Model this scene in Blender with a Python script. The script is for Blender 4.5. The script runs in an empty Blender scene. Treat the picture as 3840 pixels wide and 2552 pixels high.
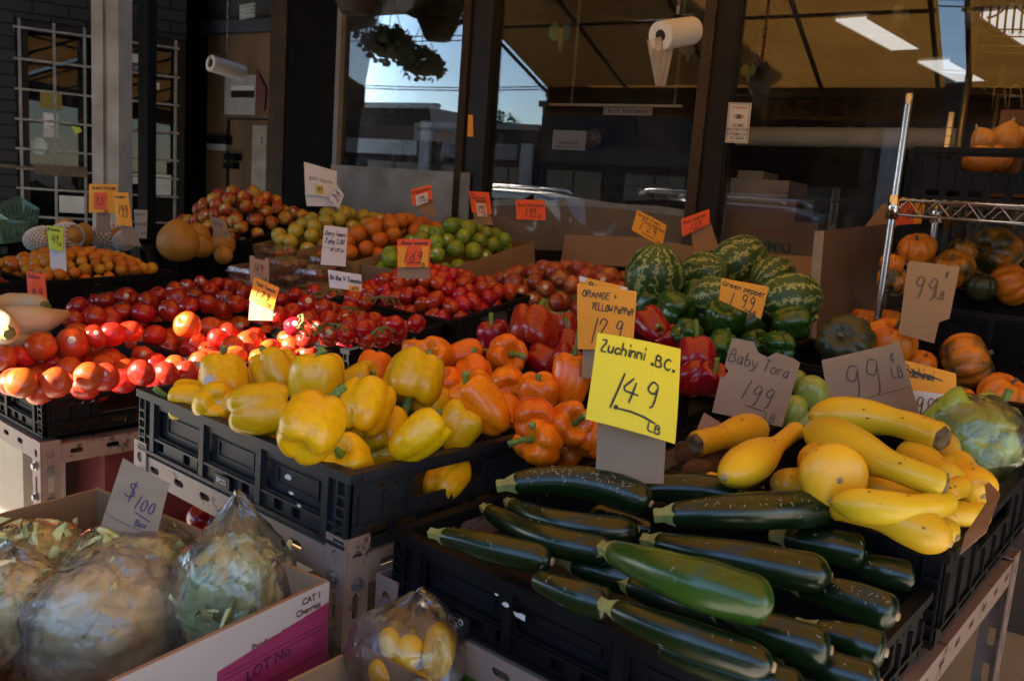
import bpy, bmesh, math, random
from mathutils import Vector, Matrix, Quaternion, noise
from mathutils.geometry import tessellate_polygon
random.seed(7)
V = Vector
pi = math.pi
rad = math.radians
scene = bpy.context.scene
COL = scene.collection

# ------------------------------------------------------------------ camera, sky, sun
# frame: x runs along the fronts of the crates, y towards the shop window, z up
CZ = 1.5                       # eye height
FPX, CX, CY = 3250.0, 1920.0, 1276.0
yaw, pitch, roll = rad(40), rad(9.45), rad(4.2)
_f = V((-math.sin(yaw) * math.cos(pitch), math.cos(yaw) * math.cos(pitch), -math.sin(pitch)))
_r0 = V((math.cos(yaw), math.sin(yaw), 0))
_u0 = _r0.cross(_f)
CR = _r0 * math.cos(roll) + _u0 * math.sin(roll)
CD = _r0 * math.sin(roll) - _u0 * math.cos(roll)
CF = _f
cam = bpy.data.cameras.new("camera")
cam.sensor_width = 36.0
cam.lens = 36.0 * FPX / 3840.0
cam.clip_start = 0.05
cam.clip_end = 2000
cam.dof.use_dof = True
cam.dof.focus_distance = 1.75
cam.dof.aperture_fstop = 9.0
camo = bpy.data.objects.new("camera", cam)
COL.objects.link(camo)
camo.matrix_world = Matrix(((CR.x, -CD.x, -CF.x, 0), (CR.y, -CD.y, -CF.y, 0), (CR.z, -CD.z, -CF.z, CZ), (0, 0, 0, 1)))
scene.camera = camo

SUN = V((-0.36, -0.78, 0.42)).normalized()      # towards the sun
world = bpy.data.worlds.new("World")
scene.world = world
world.use_nodes = True
wn = world.node_tree
sky = wn.nodes.new("ShaderNodeTexSky")
sky.sky_type = 'NISHITA'
sky.sun_disc = False
sky.sun_elevation = math.asin(SUN.z)
sky.sun_rotation = math.atan2(SUN.x, SUN.y)
sky.air_density = 1.0
sky.dust_density = 0.0
sky.ozone_density = 3.0
bg = wn.nodes["Background"]
bg.inputs[1].default_value = 0.052
hsv = wn.nodes.new("ShaderNodeHueSaturation"); hsv.inputs["Saturation"].default_value = 0.95
wn.links.new(sky.outputs[0], hsv.inputs["Color"]); wn.links.new(hsv.outputs[0], bg.inputs[0])
sl = bpy.data.lights.new("sun", 'SUN')
sl.energy = 5.0
sl.angle = rad(0.5)
sl.color = (1.0, 0.88, 0.70)
so = bpy.data.objects.new("sun", sl)
COL.objects.link(so)
so.location = (0, 0, 20)
so.rotation_euler = (-SUN).to_track_quat('-Z', 'Y').to_euler()
scene.view_settings.view_transform = 'Standard'
scene.view_settings.look = 'None'
scene.view_settings.gamma = 1.0
scene.view_settings.use_curve_mapping = False
scene.view_settings.exposure = 3.2
scene.view_settings.use_white_balance = True
scene.view_settings.white_balance_temperature = 6400
scene.view_settings.white_balance_tint = 13
scene.render.engine = 'CYCLES'
scene.cycles.max_bounces = 10
scene.cycles.transparent_max_bounces = 24
scene.cycles.use_denoising = True

# ------------------------------------------------------------------ measuring helpers
CAMP = V((0, 0, CZ))
def ray(px, py): return CF + CR * ((px - CX) / FPX) + CD * ((py - CY) / FPX)
def at(px, py, t): return CAMP + ray(px, py) * t
def onz(px, py, z):                     # z relative to the eye
    r = ray(px, py); return CAMP + r * (z / r.z)
def proj(P):
    q = P - CAMP; z = q.dot(CF)
    return (CX + FPX * q.dot(CR) / z, CY + FPX * q.dot(CD) / z, z)
def cdir(rx, uy, tz): return (CR * rx - CD * uy - CF * tz).normalized()
# shop front frame: s along the glass (to the right), w out from it, z up from the ground
NW = V((0.16848938, -0.98570347, 0))    # out of the shop
TW = V((0.98570347, 0.16848938, 0))
DW = 3.699
def WP(s, w, z): return TW * s - NW * DW + NW * w + V((0, 0, z))
def onwall(px, py, w=0.0):
    r = ray(px, py); t = (w - DW) / r.dot(NW); return CAMP + r * t
def wall_s(P): return P.dot(TW)
def mirw(px, py, w):                    # the real place seen mirrored in the glass at this pixel
    P = onwall(px, py, -w); return P + NW * (2 * w)

# ------------------------------------------------------------------ materials
MATS = {}
def nodes_of(name):
    m = bpy.data.materials.new(name); m.use_nodes = True
    nt = m.node_tree
    return m, nt, nt.nodes["Principled BSDF"]
def lin(c): return (c[0], c[1], c[2], 1.0)
def M(name, c1, c2=None, scale=6.0, rough=0.5, rough2=None, bump=0.0, bscale=60.0, coat=0.0, metal=0.0, var=0.0, hvar=0.0,
      spec=0.5, contrast=(0.35, 0.65), detail=4.0, stretch=None, sss=0.0):
    if name in MATS: return MATS[name]
    m, nt, b = nodes_of(name)
    N, L = nt.nodes, nt.links
    tc = N.new("ShaderNodeTexCoord"); src = tc.outputs["Object"]
    oi = N.new("ShaderNodeObjectInfo")
    mp = N.new("ShaderNodeMapping"); L.new(src, mp.inputs[0])
    if stretch: mp.inputs["Scale"].default_value = stretch
    ad = N.new("ShaderNodeVectorMath"); ad.operation = 'ADD'
    sc_ = N.new("ShaderNodeMath"); sc_.operation = 'MULTIPLY'; sc_.inputs[1].default_value = 37.0
    L.new(oi.outputs["Random"], sc_.inputs[0])
    L.new(mp.outputs[0], ad.inputs[0]); L.new(sc_.outputs[0], ad.inputs[1])
    vec = ad.outputs[0]
    out = None
    if c2 is not None:
        n = N.new("ShaderNodeTexNoise"); n.inputs["Scale"].default_value = scale; n.inputs["Detail"].default_value = detail
        L.new(vec, n.inputs["Vector"])
        r = N.new("ShaderNodeValToRGB")
        r.color_ramp.elements[0].position = contrast[0]; r.color_ramp.elements[0].color = lin(c1)
        r.color_ramp.elements[1].position = contrast[1]; r.color_ramp.elements[1].color = lin(c2)
        L.new(n.outputs[0], r.inputs[0]); out = r.outputs[0]
        if rough2 is not None:
            mr = N.new("ShaderNodeMapRange"); mr.inputs[1].default_value = contrast[0]; mr.inputs[2].default_value = contrast[1]
            mr.inputs[3].default_value = rough; mr.inputs[4].default_value = rough2
            L.new(n.outputs[0], mr.inputs[0]); L.new(mr.outputs[0], b.inputs["Roughness"])
    if var or hvar:
        hs = N.new("ShaderNodeHueSaturation")
        if out is None: hs.inputs["Color"].default_value = lin(c1)
        else: L.new(out, hs.inputs["Color"])
        if var:
            mr = N.new("ShaderNodeMapRange"); mr.inputs[3].default_value = 1 - var; mr.inputs[4].default_value = 1 + var
            L.new(oi.outputs["Random"], mr.inputs[0]); L.new(mr.outputs[0], hs.inputs["Value"])
        if hvar:
            w = N.new("ShaderNodeTexWhiteNoise"); w.noise_dimensions = '1D'
            L.new(oi.outputs["Random"], w.inputs["W"])
            mr = N.new("ShaderNodeMapRange"); mr.inputs[3].default_value = 0.5 - hvar; mr.inputs[4].default_value = 0.5 + hvar
            L.new(w.outputs[0], mr.inputs[0]); L.new(mr.outputs[0], hs.inputs["Hue"])
        out = hs.outputs[0]
    if out is None: b.inputs["Base Color"].default_value = lin(c1)
    else: L.new(out, b.inputs["Base Color"])
    if rough2 is None: b.inputs["Roughness"].default_value = rough
    b.inputs["Metallic"].default_value = metal
    b.inputs["Coat Weight"].default_value = coat
    b.inputs["Coat Roughness"].default_value = 0.12
    b.inputs["Specular IOR Level"].default_value = spec
    if sss:
        b.inputs["Subsurface Weight"].default_value = sss
        b.inputs["Subsurface Radius"].default_value = (1.0, 0.5, 0.2)
        b.inputs["Subsurface Scale"].default_value = 0.008
    if bump:
        n2 = N.new("ShaderNodeTexNoise"); n2.inputs["Scale"].default_value = bscale; n2.inputs["Detail"].default_value = 3
        L.new(vec, n2.inputs["Vector"])
        bp = N.new("ShaderNodeBump"); bp.inputs["Strength"].default_value = bump; bp.inputs["Distance"].default_value = 0.002
        L.new(n2.outputs[0], bp.inputs["Height"]); L.new(bp.outputs[0], b.inputs["Normal"])
    MATS[name] = m
    return m

# ------------------------------------------------------------------ mesh building
class MB:
    def __init__(s): s.v = []; s.f = []; s.m = []
    def add(s, vs, fs, mi=0):
        o = len(s.v); s.v += [tuple(p) for p in vs]
        s.f += [tuple(i + o for i in q) for q in fs]; s.m += [mi] * len(fs)
        return s
    def box(s, a, b, mi=0, mat=None):
        x0, y0, z0 = a; x1, y1, z1 = b
        vs = [V(p) for p in ((x0, y0, z0), (x1, y0, z0), (x1, y1, z0), (x0, y1, z0), (x0, y0, z1), (x1, y0, z1), (x1, y1, z1), (x0, y1, z1))]
        if mat: vs = [mat @ p for p in vs]
        return s.add(vs, [(0, 3, 2, 1), (4, 5, 6, 7), (0, 1, 5, 4), (1, 2, 6, 5), (2, 3, 7, 6), (3, 0, 4, 7)], mi)
    def tube(s, pts, radii, n=8, caps=True, mi=0, flat=None):
        pts = [V(p) for p in pts]
        if not hasattr(radii, '__len__'): radii = [radii] * len(pts)
        rings = []; up = None
        for i, p in enumerate(pts):
            t = (pts[min(i + 1, len(pts) - 1)] - pts[max(i - 1, 0)])
            t = t.normalized() if t.length > 1e-9 else V((0, 0, 1))
            if up is None:
                up = V((0, 0, 1)) if abs(t.z) < 0.9 else V((1, 0, 0))
            up = (up - t * up.dot(t)).normalized(); sd = t.cross(up)
            rings.append([p + (up * math.cos(2 * pi * k / n) + sd * math.sin(2 * pi * k / n)) * radii[i] * (flat[k] if flat else 1) for k in range(n)])
        vs = [q for r in rings for q in r]; fs = []
        for i in range(len(rings) - 1):
            for k in range(n):
                a = i * n + k; b = i * n + (k + 1) % n
                fs.append((a, b, b + n, a + n))
        if caps:
            vs.append(pts[0]); vs.append(pts[-1]); c0 = len(vs) - 2; c1 = len(vs) - 1
            for k in range(n):
                fs.append((c0, (k + 1) % n, k)); e = (len(rings) - 1) * n
                fs.append((c1, e + k, e + (k + 1) % n))
        return s.add(vs, fs, mi)
    def plate(s, outer, holes, th, P, mi=0):
        """flat plate with holes; P(x, y, d) -> point; thickness th along d"""
        loops = [outer] + holes
        tri = tessellate_polygon([[V((x, y, 0)) for x, y in lp] for lp in loops])
        flatp = [q for lp in loops for q in lp]; n = len(flatp)
        vs = [P(x, y, 0) for x, y in flatp] + [P(x, y, th) for x, y in flatp]
        fs = []
        for t in tri:
            a, b, c = t
            (ax, ay), (bx, by), (cx, cy) = flatp[a], flatp[b], flatp[c]
            if (bx - ax) * (cy - ay) - (by - ay) * (cx - ax) < 0: a, c = c, a
            fs.append((a, c, b)); fs.append((a + n, b + n, c + n))
        o = 0
        for lp in loops:
            k = len(lp)
            for i in range(k):
                j = (i + 1) % k
                fs.append((o + i, o + j, o + j + n, o + i + n))
            o += k
        return s.add(vs, fs, mi)
    def build(s, name, mats, parent=None, smooth=False, loc=None):
        me = bpy.data.meshes.new(name)
        vs = s.v
        if loc is not None: vs = [(p[0] - loc[0], p[1] - loc[1], p[2] - loc[2]) for p in vs]
        me.from_pydata(vs, [], s.f)
        for m in (mats if isinstance(mats, (list, tuple)) else [mats]): me.materials.append(m)
        if any(s.m): me.polygons.foreach_set("material_index", s.m)
        if smooth: me.polygons.foreach_set("use_smooth", [True] * len(me.polygons))
        me.update()
        bm = bmesh.new(); bm.from_mesh(me); bmesh.ops.recalc_face_normals(bm, faces=bm.faces); bm.to_mesh(me); bm.free()
        o = bpy.data.objects.new(name, me); COL.objects.link(o)
        if loc is not None: o.location = loc
        if parent is not None: o.parent = parent
        return o
def tag(o, label, cat, group=None, kind=None):
    if label: o["label"] = label
    if cat: o["category"] = cat
    if group: o["group"] = group
    if kind: o["kind"] = kind
    return o
def struct(o): o["kind"] = "structure"; return o
def empty(name, loc, label, cat, group=None, rot=None):
    o = bpy.data.objects.new(name, None); COL.objects.link(o); o.location = loc; o.empty_display_size = 0.05
    if rot is not None: o.rotation_mode = 'QUATERNION'; o.rotation_quaternion = rot
    return tag(o, label, cat, group)
def inst(name, mesh, loc, axis=None, spin=0.0, size=1.0, parent=None):
    o = bpy.data.objects.new(name, mesh); COL.objects.link(o)
    o.location = loc
    if axis is not None:
        q = V((0, 0, 1)).rotation_difference(V(axis).normalized()) @ Quaternion((0, 0, 1), spin)
        o.rotation_mode = 'QUATERNION'; o.rotation_quaternion = q
    o.scale = (size, size, size) if not hasattr(size, '__len__') else size
    if parent is not None: o.parent = parent
    return o
def kid(name, mesh, parent):
    o = bpy.data.objects.new(name, mesh); COL.objects.link(o); o.parent = parent; return o
def mesh_only(mb, name, mats, smooth=True):
    o = mb.build(name, mats, None, smooth); me = o.data
    bpy.data.objects.remove(o); return me
def rrect(x0, y0, x1, y1, r, n=3):
    pts = []
    for cx_, cy_, a0 in ((x1 - r, y0 + r, -pi / 2), (x1 - r, y1 - r, 0), (x0 + r, y1 - r, pi / 2), (x0 + r, y0 + r, pi)):
        for k in range(n + 1):
            a = a0 + pi / 2 * k / n; pts.append((cx_ + r * math.cos(a), cy_ + r * math.sin(a)))
    return pts
ORD = ['', 'first', 'second', 'third', 'fourth', 'fifth', 'sixth', 'seventh', 'eighth', 'ninth', 'tenth', 'eleventh', 'twelfth', 'thirteenth', 'fourteenth', 'fifteenth', 'sixteenth']
def row_labels(objs, desc, pile, per=7):
    """label every piece of a heap by its row (from the bottom of the picture up) and its place in the row"""
    it = sorted(objs, key=lambda o: -proj(o.matrix_basis.translation)[1])
    nrow = max(1, round(len(it) / per)); rows = [it[round(i * len(it) / nrow):round((i + 1) * len(it) / nrow)] for i in range(nrow)]
    for ri, row in enumerate(rows):
        row.sort(key=lambda o: proj(o.matrix_basis.translation)[0])
        for k, o in enumerate(row):
            o["label"] = "%s, %s from left in %s row up of %s" % (desc, ORD[k + 1], ORD[ri + 1], pile)

# ------------------------------------------------------------------ writing
G = {
'0': "39 17 14 22 42 54 57 49 39", '1': "39 22", '2': "07 19 39 48 36 02 53", '3': "08 29 48 36 26 45 43 22 03", '4': "39 05 55|48 32", '5': "59 19 16 36 45 43 22 03",
'6': "49 26 04 12 32 44 36 15", '7': "09 59 22", '8': "48 29 17 44 33 12 03 47 48", '9': "48 29 17 16 35 47 48 42 31", '.': "12 22 23 13 12", ',': "23 11", '-': "15 45", '+': "16 56|38 34",
'$': "48 29 17 45 43 22 03|3a 30", '¢': "46 27 15 13 22 43|38 21", '/': "59 02", "'": "29 27", '_': "02 62", '#': "29 12|49 32|16 56|14 54",
'A': "02 29 52|14 44", 'B': "02 09 39 47 36 06|36 54 42 02", 'C': "58 39 17 04 22 42 53", 'D': "02 09 39 56 43 02", 'E': "59 09 02 52|06 46", 'F': "59 09 02|06 46", 'G': "58 39 17 04 22 52 55 35",
'H': "02 09|52 59|06 56", 'I': "29 22", 'J': "59 53 32 12 04", 'K': "02 09|59 06 52", 'L': "09 02 52", 'M': "02 09 35 69 62", 'N': "02 09 52 59", 'O': "39 17 04 22 42 54 57 39",
'P': "02 09 39 57 46 06", 'Q': "39 17 04 22 42 54 57 39|44 61", 'R': "02 09 39 57 46 06|36 52", 'S': "58 39 17 45 43 22 03", 'T': "09 69|39 32", 'U': "09 04 22 42 54 59", 'V': "09 32 69", 'W': "09 12 36 52 69",
'X': "09 52|59 02", 'Y': "09 36|59 36 22", 'Z': "09 59 02 52",
'a': "46 26 04 12 32 45 46|46 42 52", 'b': "09 02 32 44 36 05", 'c': "45 26 04 12 32 43", 'd': "45 26 04 12 32 44 49|44 42", 'e': "04 45 36 16 04 12 32 43", 'f': "48 29 17 12|05 35", 'g': "45 26 04 13 34 46 41 20 01",
'h': "09 02|05 26 45 42", 'i': "16 12|18 19", 'j': "26 21 10|28 29", 'k': "09 02|46 04 42", 'l': "19 13 22", 'm': "02 06|05 16 25 22|25 46 55 52", 'n': "02 06|05 26 45 42", 'o': "26 05 03 12 32 43 45 26",
'p': "06 00|05 26 45 43 22 03", 'q': "45 26 04 12 33 46|46 40", 'r': "02 06|04 16 36", 's': "45 26 15 34 32 12 03", 't': "18 13 22 33|06 36", 'u': "06 03 12 32 44|46 42", 'v': "06 22 46", 'w': "06 12 24 42 56", 'x': "06 42|46 02",
'y': "06 13 33|46 43 20 00", 'z': "06 46 02 42", ' ': ""}
def strokes(text, jit, rng):
    """single-line hand lettering -> list of polylines in (x, y), cap height 1"""
    x = 0.0; out = []
    for ch in text:
        g = G.get(ch, ""); w = 0
        for st in g.split("|"):
            if not st: continue
            pts = []
            for t in st.split():
                px_ = int(t[0]); py_ = 10 if t[1] == 'a' else int(t[1]); w = max(w, px_)
                pts.append((x + px_ / 7 + rng.uniform(-jit, jit), (py_ - 2) / 7 + rng.uniform(-jit, jit)))
            # round the corners
            if len(pts) > 2:
                q = [pts[0]]
                for i in range(1, len(pts) - 1):
                    a, b, c = pts[i - 1], pts[i], pts[i + 1]
                    q += [((a[0] + 3 * b[0]) / 4, (a[1] + 3 * b[1]) / 4), ((6 * b[0] + a[0] + c[0]) / 8, (6 * b[1] + a[1] + c[1]) / 8), ((c[0] + 3 * b[0]) / 4, (c[1] + 3 * b[1]) / 4)]
                q.append(pts[-1]); pts = q
            out.append(pts)
        x += (w + 1.8) / 7 if g else 0.5
    return out, x
def ribbons(mb, polys, half, P):
    """polys in plane coordinates; P(x, y, off) -> world"""
    for si, pts in enumerate(polys):
        fine = [pts[0]]
        for a, b in zip(pts, pts[1:]):
            m = max(1, int(math.hypot(b[0] - a[0], b[1] - a[1]) / .006)); fine += [(a[0] + (b[0] - a[0]) * k / m, a[1] + (b[1] - a[1]) * k / m) for k in range(1, m + 1)]
        pts = fine; n = len(pts); L = []; R = []
        for i, p in enumerate(pts):
            a = pts[max(i - 1, 0)]; b = pts[min(i + 1, n - 1)]
            dx, dy = b[0] - a[0], b[1] - a[1]; l = math.hypot(dx, dy) or 1
            h = half * (1 if 0 < i < n - 1 else 0.75)
            ox, oy = -dy / l * h, dx / l * h
            e = 0
            if i == 0: e = -half * 0.6
            if i == n - 1: e = half * 0.6
            q = (p[0] + dx / l * e, p[1] + dy / l * e)
            off = 0.0008 + 0.00006 * (si % 7)
            L.append(P(q[0] + ox, q[1] + oy, off)); R.append(P(q[0] - ox, q[1] - oy, off))
        mb.add(L + R, [(i, i + 1, n + i + 1, n + i) for i in range(n - 1)])
def font_mesh(text, align='LEFT', bold=0.0):
    cu = bpy.data.curves.new("t", 'FONT'); cu.body = text; cu.size = 1.0; cu.align_x = align; cu.offset = bold
    cu.resolution_u = 3
    o = bpy.data.objects.new("t", cu); COL.objects.link(o)
    dg = bpy.context.evaluated_depsgraph_get()
    me = bpy.data.meshes.new_from_object(o.evaluated_get(dg))
    vs = [v.co.copy() for v in me.vertices]; fs = [tuple(p.vertices) for p in me.polygons]
    bpy.data.objects.remove(o); bpy.data.curves.remove(cu); bpy.data.meshes.remove(me)
    return vs, fs
def print_on(mb, text, size, P, x, y, align='LEFT', flip=False, spin=False, bold=0.01, off=0.0008):
    vs, fs = font_mesh(text, align, bold)
    out = []
    for v in vs:
        a, b = v.x * size, v.y * size
        if flip: a = -a
        if spin: a, b = -a, -b
        out.append(P(x + a, y + b, off))
    mb.add(out, fs)
# ------------------------------------------------------------------ ground and street
def hdir(a):
    a = rad(a); return V((math.cos(a - rad(130)), math.cos(a - rad(40)), 0))
m_pave = M("pavement_concrete", (0.36, 0.34, 0.31), (0.44, 0.42, 0.38), 3, 0.85, bump=0.4, bscale=90)
m_asph = M("asphalt", (0.04, 0.04, 0.042), (0.065, 0.065, 0.066), 8, 0.9, bump=0.5, bscale=150)
m_paint = M("road_paint", (0.7, 0.7, 0.66), (0.5, 0.5, 0.48), 9, 0.7)
def slab(name, s0, s1, w0, w1, z0, z1, mat):
    mb = MB(); mb.box((s0, w0, z0), (s1, w1, z1))
    mb.v = [tuple(WP(*p)) for p in mb.v]
    return mb.build(name, mat)
struct(slab("ground", -400, 400, -300, 500, -0.5, -0.16, m_asph))
struct(slab("pavement", -60, 60, -9, 5.3, -0.3, 0.0, m_pave))
struct(slab("road", -200, 200, 5.32, 15.0, -0.3, -0.14, m_asph))
struct(slab("far_pavement", -60, 60, 15.02, 18.0, -0.3, 0.0, m_pave))
mb = MB()
for k in range(-8, 9):
    mb.box((k * 5.0, 10.0, -0.139), (k * 5.0 + 2.6, 10.12, -0.135))
mb.v = [tuple(WP(*p)) for p in mb.v]
struct(mb.build("road_markings", m_paint))

# ------------------------------------------------------------------ shop front
m_frame = M("dark_bronze_frame", (0.008, 0.006, 0.005), (0.014, 0.011, 0.008), 12, 0.5, spec=.25)
m_tan = M("worn_brown_paint", (0.060, 0.040, 0.024), (0.034, 0.023, 0.014), 7, 0.6, spec=.25, bump=0.3, bscale=30)
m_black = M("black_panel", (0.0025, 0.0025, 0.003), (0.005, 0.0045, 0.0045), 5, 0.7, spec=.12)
m_ply = M("stained_plywood", (0.15, 0.095, 0.048), (0.09, 0.057, 0.028), 4, 0.65, spec=.2, bump=0.2, bscale=25, stretch=(1, 1, 0.25))
m_white = M("aged_white_paint", (0.55, 0.53, 0.48), (0.45, 0.43, 0.38), 6, 0.6)
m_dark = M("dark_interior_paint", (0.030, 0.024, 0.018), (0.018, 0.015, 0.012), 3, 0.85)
def glass_mat(name, refl=0.12, tint=(0.86, 0.88, 0.86), dirt=0.02):
    m = bpy.data.materials.new(name); m.use_nodes = True; nt = m.node_tree; N, L = nt.nodes, nt.links
    for n in list(N): N.remove(n)
    out = N.new("ShaderNodeOutputMaterial")
    tr = N.new("ShaderNodeBsdfTransparent"); tr.inputs[0].default_value = lin(tint)
    gl = N.new("ShaderNodeBsdfGlossy"); gl.inputs["Roughness"].default_value = 0.0; gl.inputs[0].default_value = (1, 1, 1, 1)
    fr = N.new("ShaderNodeFresnel"); fr.inputs[0].default_value = 1.52
    mu = N.new("ShaderNodeMath"); mu.operation = 'MULTIPLY_ADD'; mu.inputs[1].default_value = refl; mu.inputs[2].default_value = 0.0
    L.new(fr.outputs[0], mu.inputs[0])
    mx = N.new("ShaderNodeMixShader"); L.new(mu.outputs[0], mx.inputs[0]); L.new(tr.outputs[0], mx.inputs[1]); L.new(gl.outputs[0], mx.inputs[2])
    df = N.new("ShaderNodeBsdfDiffuse"); df.inputs[0].default_value = (0.5, 0.5, 0.48, 1)
    tc = N.new("ShaderNodeTexCoord"); no = N.new("ShaderNodeTexNoise"); no.inputs["Scale"].default_value = 3; no.inputs["Detail"].default_value = 6
    L.new(tc.outputs["Object"], no.inputs["Vector"])
    mr = N.new("ShaderNodeMapRange"); mr.inputs[1].default_value = 0.45; mr.inputs[2].default_value = 0.75; mr.inputs[3].default_value = dirt * 0.3; mr.inputs[4].default_value = dirt * 2
    L.new(no.outputs[0], mr.inputs[0])
    mx2 = N.new("ShaderNodeMixShader"); L.new(mr.outputs[0], mx2.inputs[0]); L.new(mx.outputs[0], mx2.inputs[1]); L.new(df.outputs[0], mx2.inputs[2])
    L.new(mx2.outputs[0], out.inputs[0])
    return m
m_glass = glass_mat("shop_window_glass", 1.05, (.95, .96, .95))
def sz(px, py, w=0.0):
    P = onwall(px, py, w); return wall_s(P), P.z
S0 = sz(1262, 400)[0]; SA0, SA1 = sz(1764, 400)[0], sz(1838, 400)[0]; SB0, SB1 = sz(2662, 400)[0], sz(2738, 400)[0]
S1 = 1.6; ZS, ZH = 0.85, 3.25
shop = empty("shop_building", WP(-2, -4, 0), "dark grocery shop front with tall reflecting windows above the fruit stand", "shop building")
def wmesh(name, boxes, mat, parent=None, label=None):
    mb = MB()
    for b in boxes: mb.box(b[0], b[1])
    mb.v = [tuple(WP(*p)) for p in mb.v]
    o = mb.build(name, mat, None)
    if parent is not None:
        o.parent = parent; o.matrix_parent_inverse = Matrix.Translation(parent.location).inverted()
    return o
SD0, SD1 = sz(1004, 500)[0], sz(1062, 500)[0]      # jamb beside the door recess
wmesh("wall", [((S0, -0.12, 0), (S1, 0.02, ZS)), ((SD0 - 2.2, -0.15, ZH), (S1, 0.05, 4.6)), ((S1, -0.3, 0), (9, 0.03, 4.6))], M("painted_render", (0.10, 0.085, 0.07), (0.07, 0.06, 0.05), 5, 0.8), shop)
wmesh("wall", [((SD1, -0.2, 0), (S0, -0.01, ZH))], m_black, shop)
wmesh("jamb", [((SD0, -0.95, 0), (SD1, 0.0, ZH))], m_tan, shop)
wmesh("mullion", [((SA0, -0.09, ZS), (SA1, 0.03, ZH))], m_frame, shop)
wmesh("mullion", [((SB0, -0.09, ZS), (SB1, 0.03, ZH))], m_frame, shop)
wmesh("mullion_cover", [((SB0 - 0.05, -0.06, ZS), (SB0 - 0.002, 0.045, ZH))], m_tan, shop)
wmesh("mullion_cover", [((SA0 - 0.045, -0.06, ZS), (SA0 - 0.002, 0.045, ZH))], M("brown_mullion_paint", (0.034, 0.022, 0.012), (0.024, 0.016, 0.009), 7, 0.6, spec=.2), shop)
wmesh("window_frame", [((S0, -0.05, ZS), (S0 + 0.03, 0.02, ZH))], M("grey_aluminium_trim", (0.20, 0.19, 0.17), (0.15, 0.14, 0.13), 7, 0.5), shop)
for a, b in ((S0 + 0.03, SA0 - 0.045), (SA1, SB0 - 0.05), (SB1, S1)):
    wmesh("window_pane", [((a, -0.024, ZS), (b, -0.018, ZH))], m_glass, shop)
# room behind the glass
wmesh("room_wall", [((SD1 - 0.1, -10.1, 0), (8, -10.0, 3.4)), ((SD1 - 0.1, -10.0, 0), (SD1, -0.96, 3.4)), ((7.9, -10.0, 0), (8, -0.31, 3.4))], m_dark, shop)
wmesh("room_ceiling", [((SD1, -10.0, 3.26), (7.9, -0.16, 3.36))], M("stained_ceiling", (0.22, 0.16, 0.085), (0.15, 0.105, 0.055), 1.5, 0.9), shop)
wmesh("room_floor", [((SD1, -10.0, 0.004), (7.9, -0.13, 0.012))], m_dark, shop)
# recess with the plywood door
sd_l = sz(775, 500, -1.0)[0]; sd_r = sz(1010, 500, -1.0)[0]
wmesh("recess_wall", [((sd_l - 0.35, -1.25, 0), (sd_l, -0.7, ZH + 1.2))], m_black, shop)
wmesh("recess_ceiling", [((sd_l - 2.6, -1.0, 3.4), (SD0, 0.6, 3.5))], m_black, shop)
ztr = sz(890, 128, -1.0)[1]
wmesh("transom", [((sd_l, -1.04, ztr), (sd_r + 0.3, -0.94, ztr + 0.09))], M("blue_black_transom", (0.025, 0.027, 0.04), None, 1, 0.6), shop)
wmesh("transom_panel", [((sd_l, -1.03, ztr + 0.09), (sd_r + 0.3, -1.0, 4.4))], M("dim_transom_board", (0.035, 0.035, 0.032), (0.022, 0.022, 0.022), 4, 0.7), shop)
door = empty("plywood_door", WP((sd_l + sd_r) / 2, -1.0, 0), "brown plywood door in the dark recess, papers taped on it", "door")
def dpart(name, px0, py0, px1, py1, w0, w1, mat, parent, smooth=False):
    s0, za = sz(px0, (py0 + py1) / 2, w1)[0], sz((px0 + px1) / 2, py1, w1)[1]
    s1, zb = sz(px1, (py0 + py1) / 2, w1)[0], sz((px0 + px1) / 2, py0, w1)[1]
    o = wmesh(name, [((s0, w0, za), (s1, w1, zb))], mat, parent); return o
wmesh("door_leaf", [((sd_l, -1.06, 0), (sd_r + 0.3, -1.0, ztr))], m_ply, door)
dpart("door_edge", 848, 445, 1000, 449, -1.0, -0.985, m_frame, door)
dpart("door_edge", 847, 450, 853, 830, -1.0, -0.985, m_frame, door)
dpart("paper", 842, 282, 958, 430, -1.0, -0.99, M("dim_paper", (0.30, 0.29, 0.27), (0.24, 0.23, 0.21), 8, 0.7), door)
dpart("paper_band", 866, 340, 952, 366, -0.99, -0.986, m_frame, door)
dpart("paper", 866, 322, 952, 339, -0.99, -0.986, m_white, door)
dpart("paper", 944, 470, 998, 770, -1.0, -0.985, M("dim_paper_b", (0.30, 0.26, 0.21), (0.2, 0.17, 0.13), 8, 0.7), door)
dpart("lock_box", 775, 506, 846, 538, -1.0, -0.94, m_black, door)
dpart("lock_box", 776, 540, 846, 562, -1.0, -0.95, M("grey_plastic", (0.25, 0.25, 0.24), None, 1, 0.5), door)
dpart("door_knob", 838, 575, 880, 600, -1.0, -0.93, m_black, door)
dpart("deadbolt", 836, 610, 878, 632, -1.0, -0.95, m_black, door)
mb = MB()
s, z = sz(978, 525, -0.985)
print_on(mb, "S", 0.06, lambda x, y, o: WP(s + x, -0.984 + o, z + y), 0, -0.02)
o = mb.build("lettering", m_frame, door); o.matrix_parent_inverse = Matrix.Translation(door.location).inverted()
mb = MB()
s, z = sz(974, 345, -0.98)
pts = [(0, .16), (.11, .03), (.1, -.14), (.02, -.1)]
mb.plate([(s + a - 0.05, z + b) for a, b in pts][::-1], [], 0.004, lambda x, y, d: WP(x, -0.985 + d, y))
o = mb.build("warning_sticker", M("faded_red", (0.09, 0.008, 0.010), (0.11, 0.03, 0.03), 12, 0.6), door); o.matrix_parent_inverse = Matrix.Translation(door.location).inverted()

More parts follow.
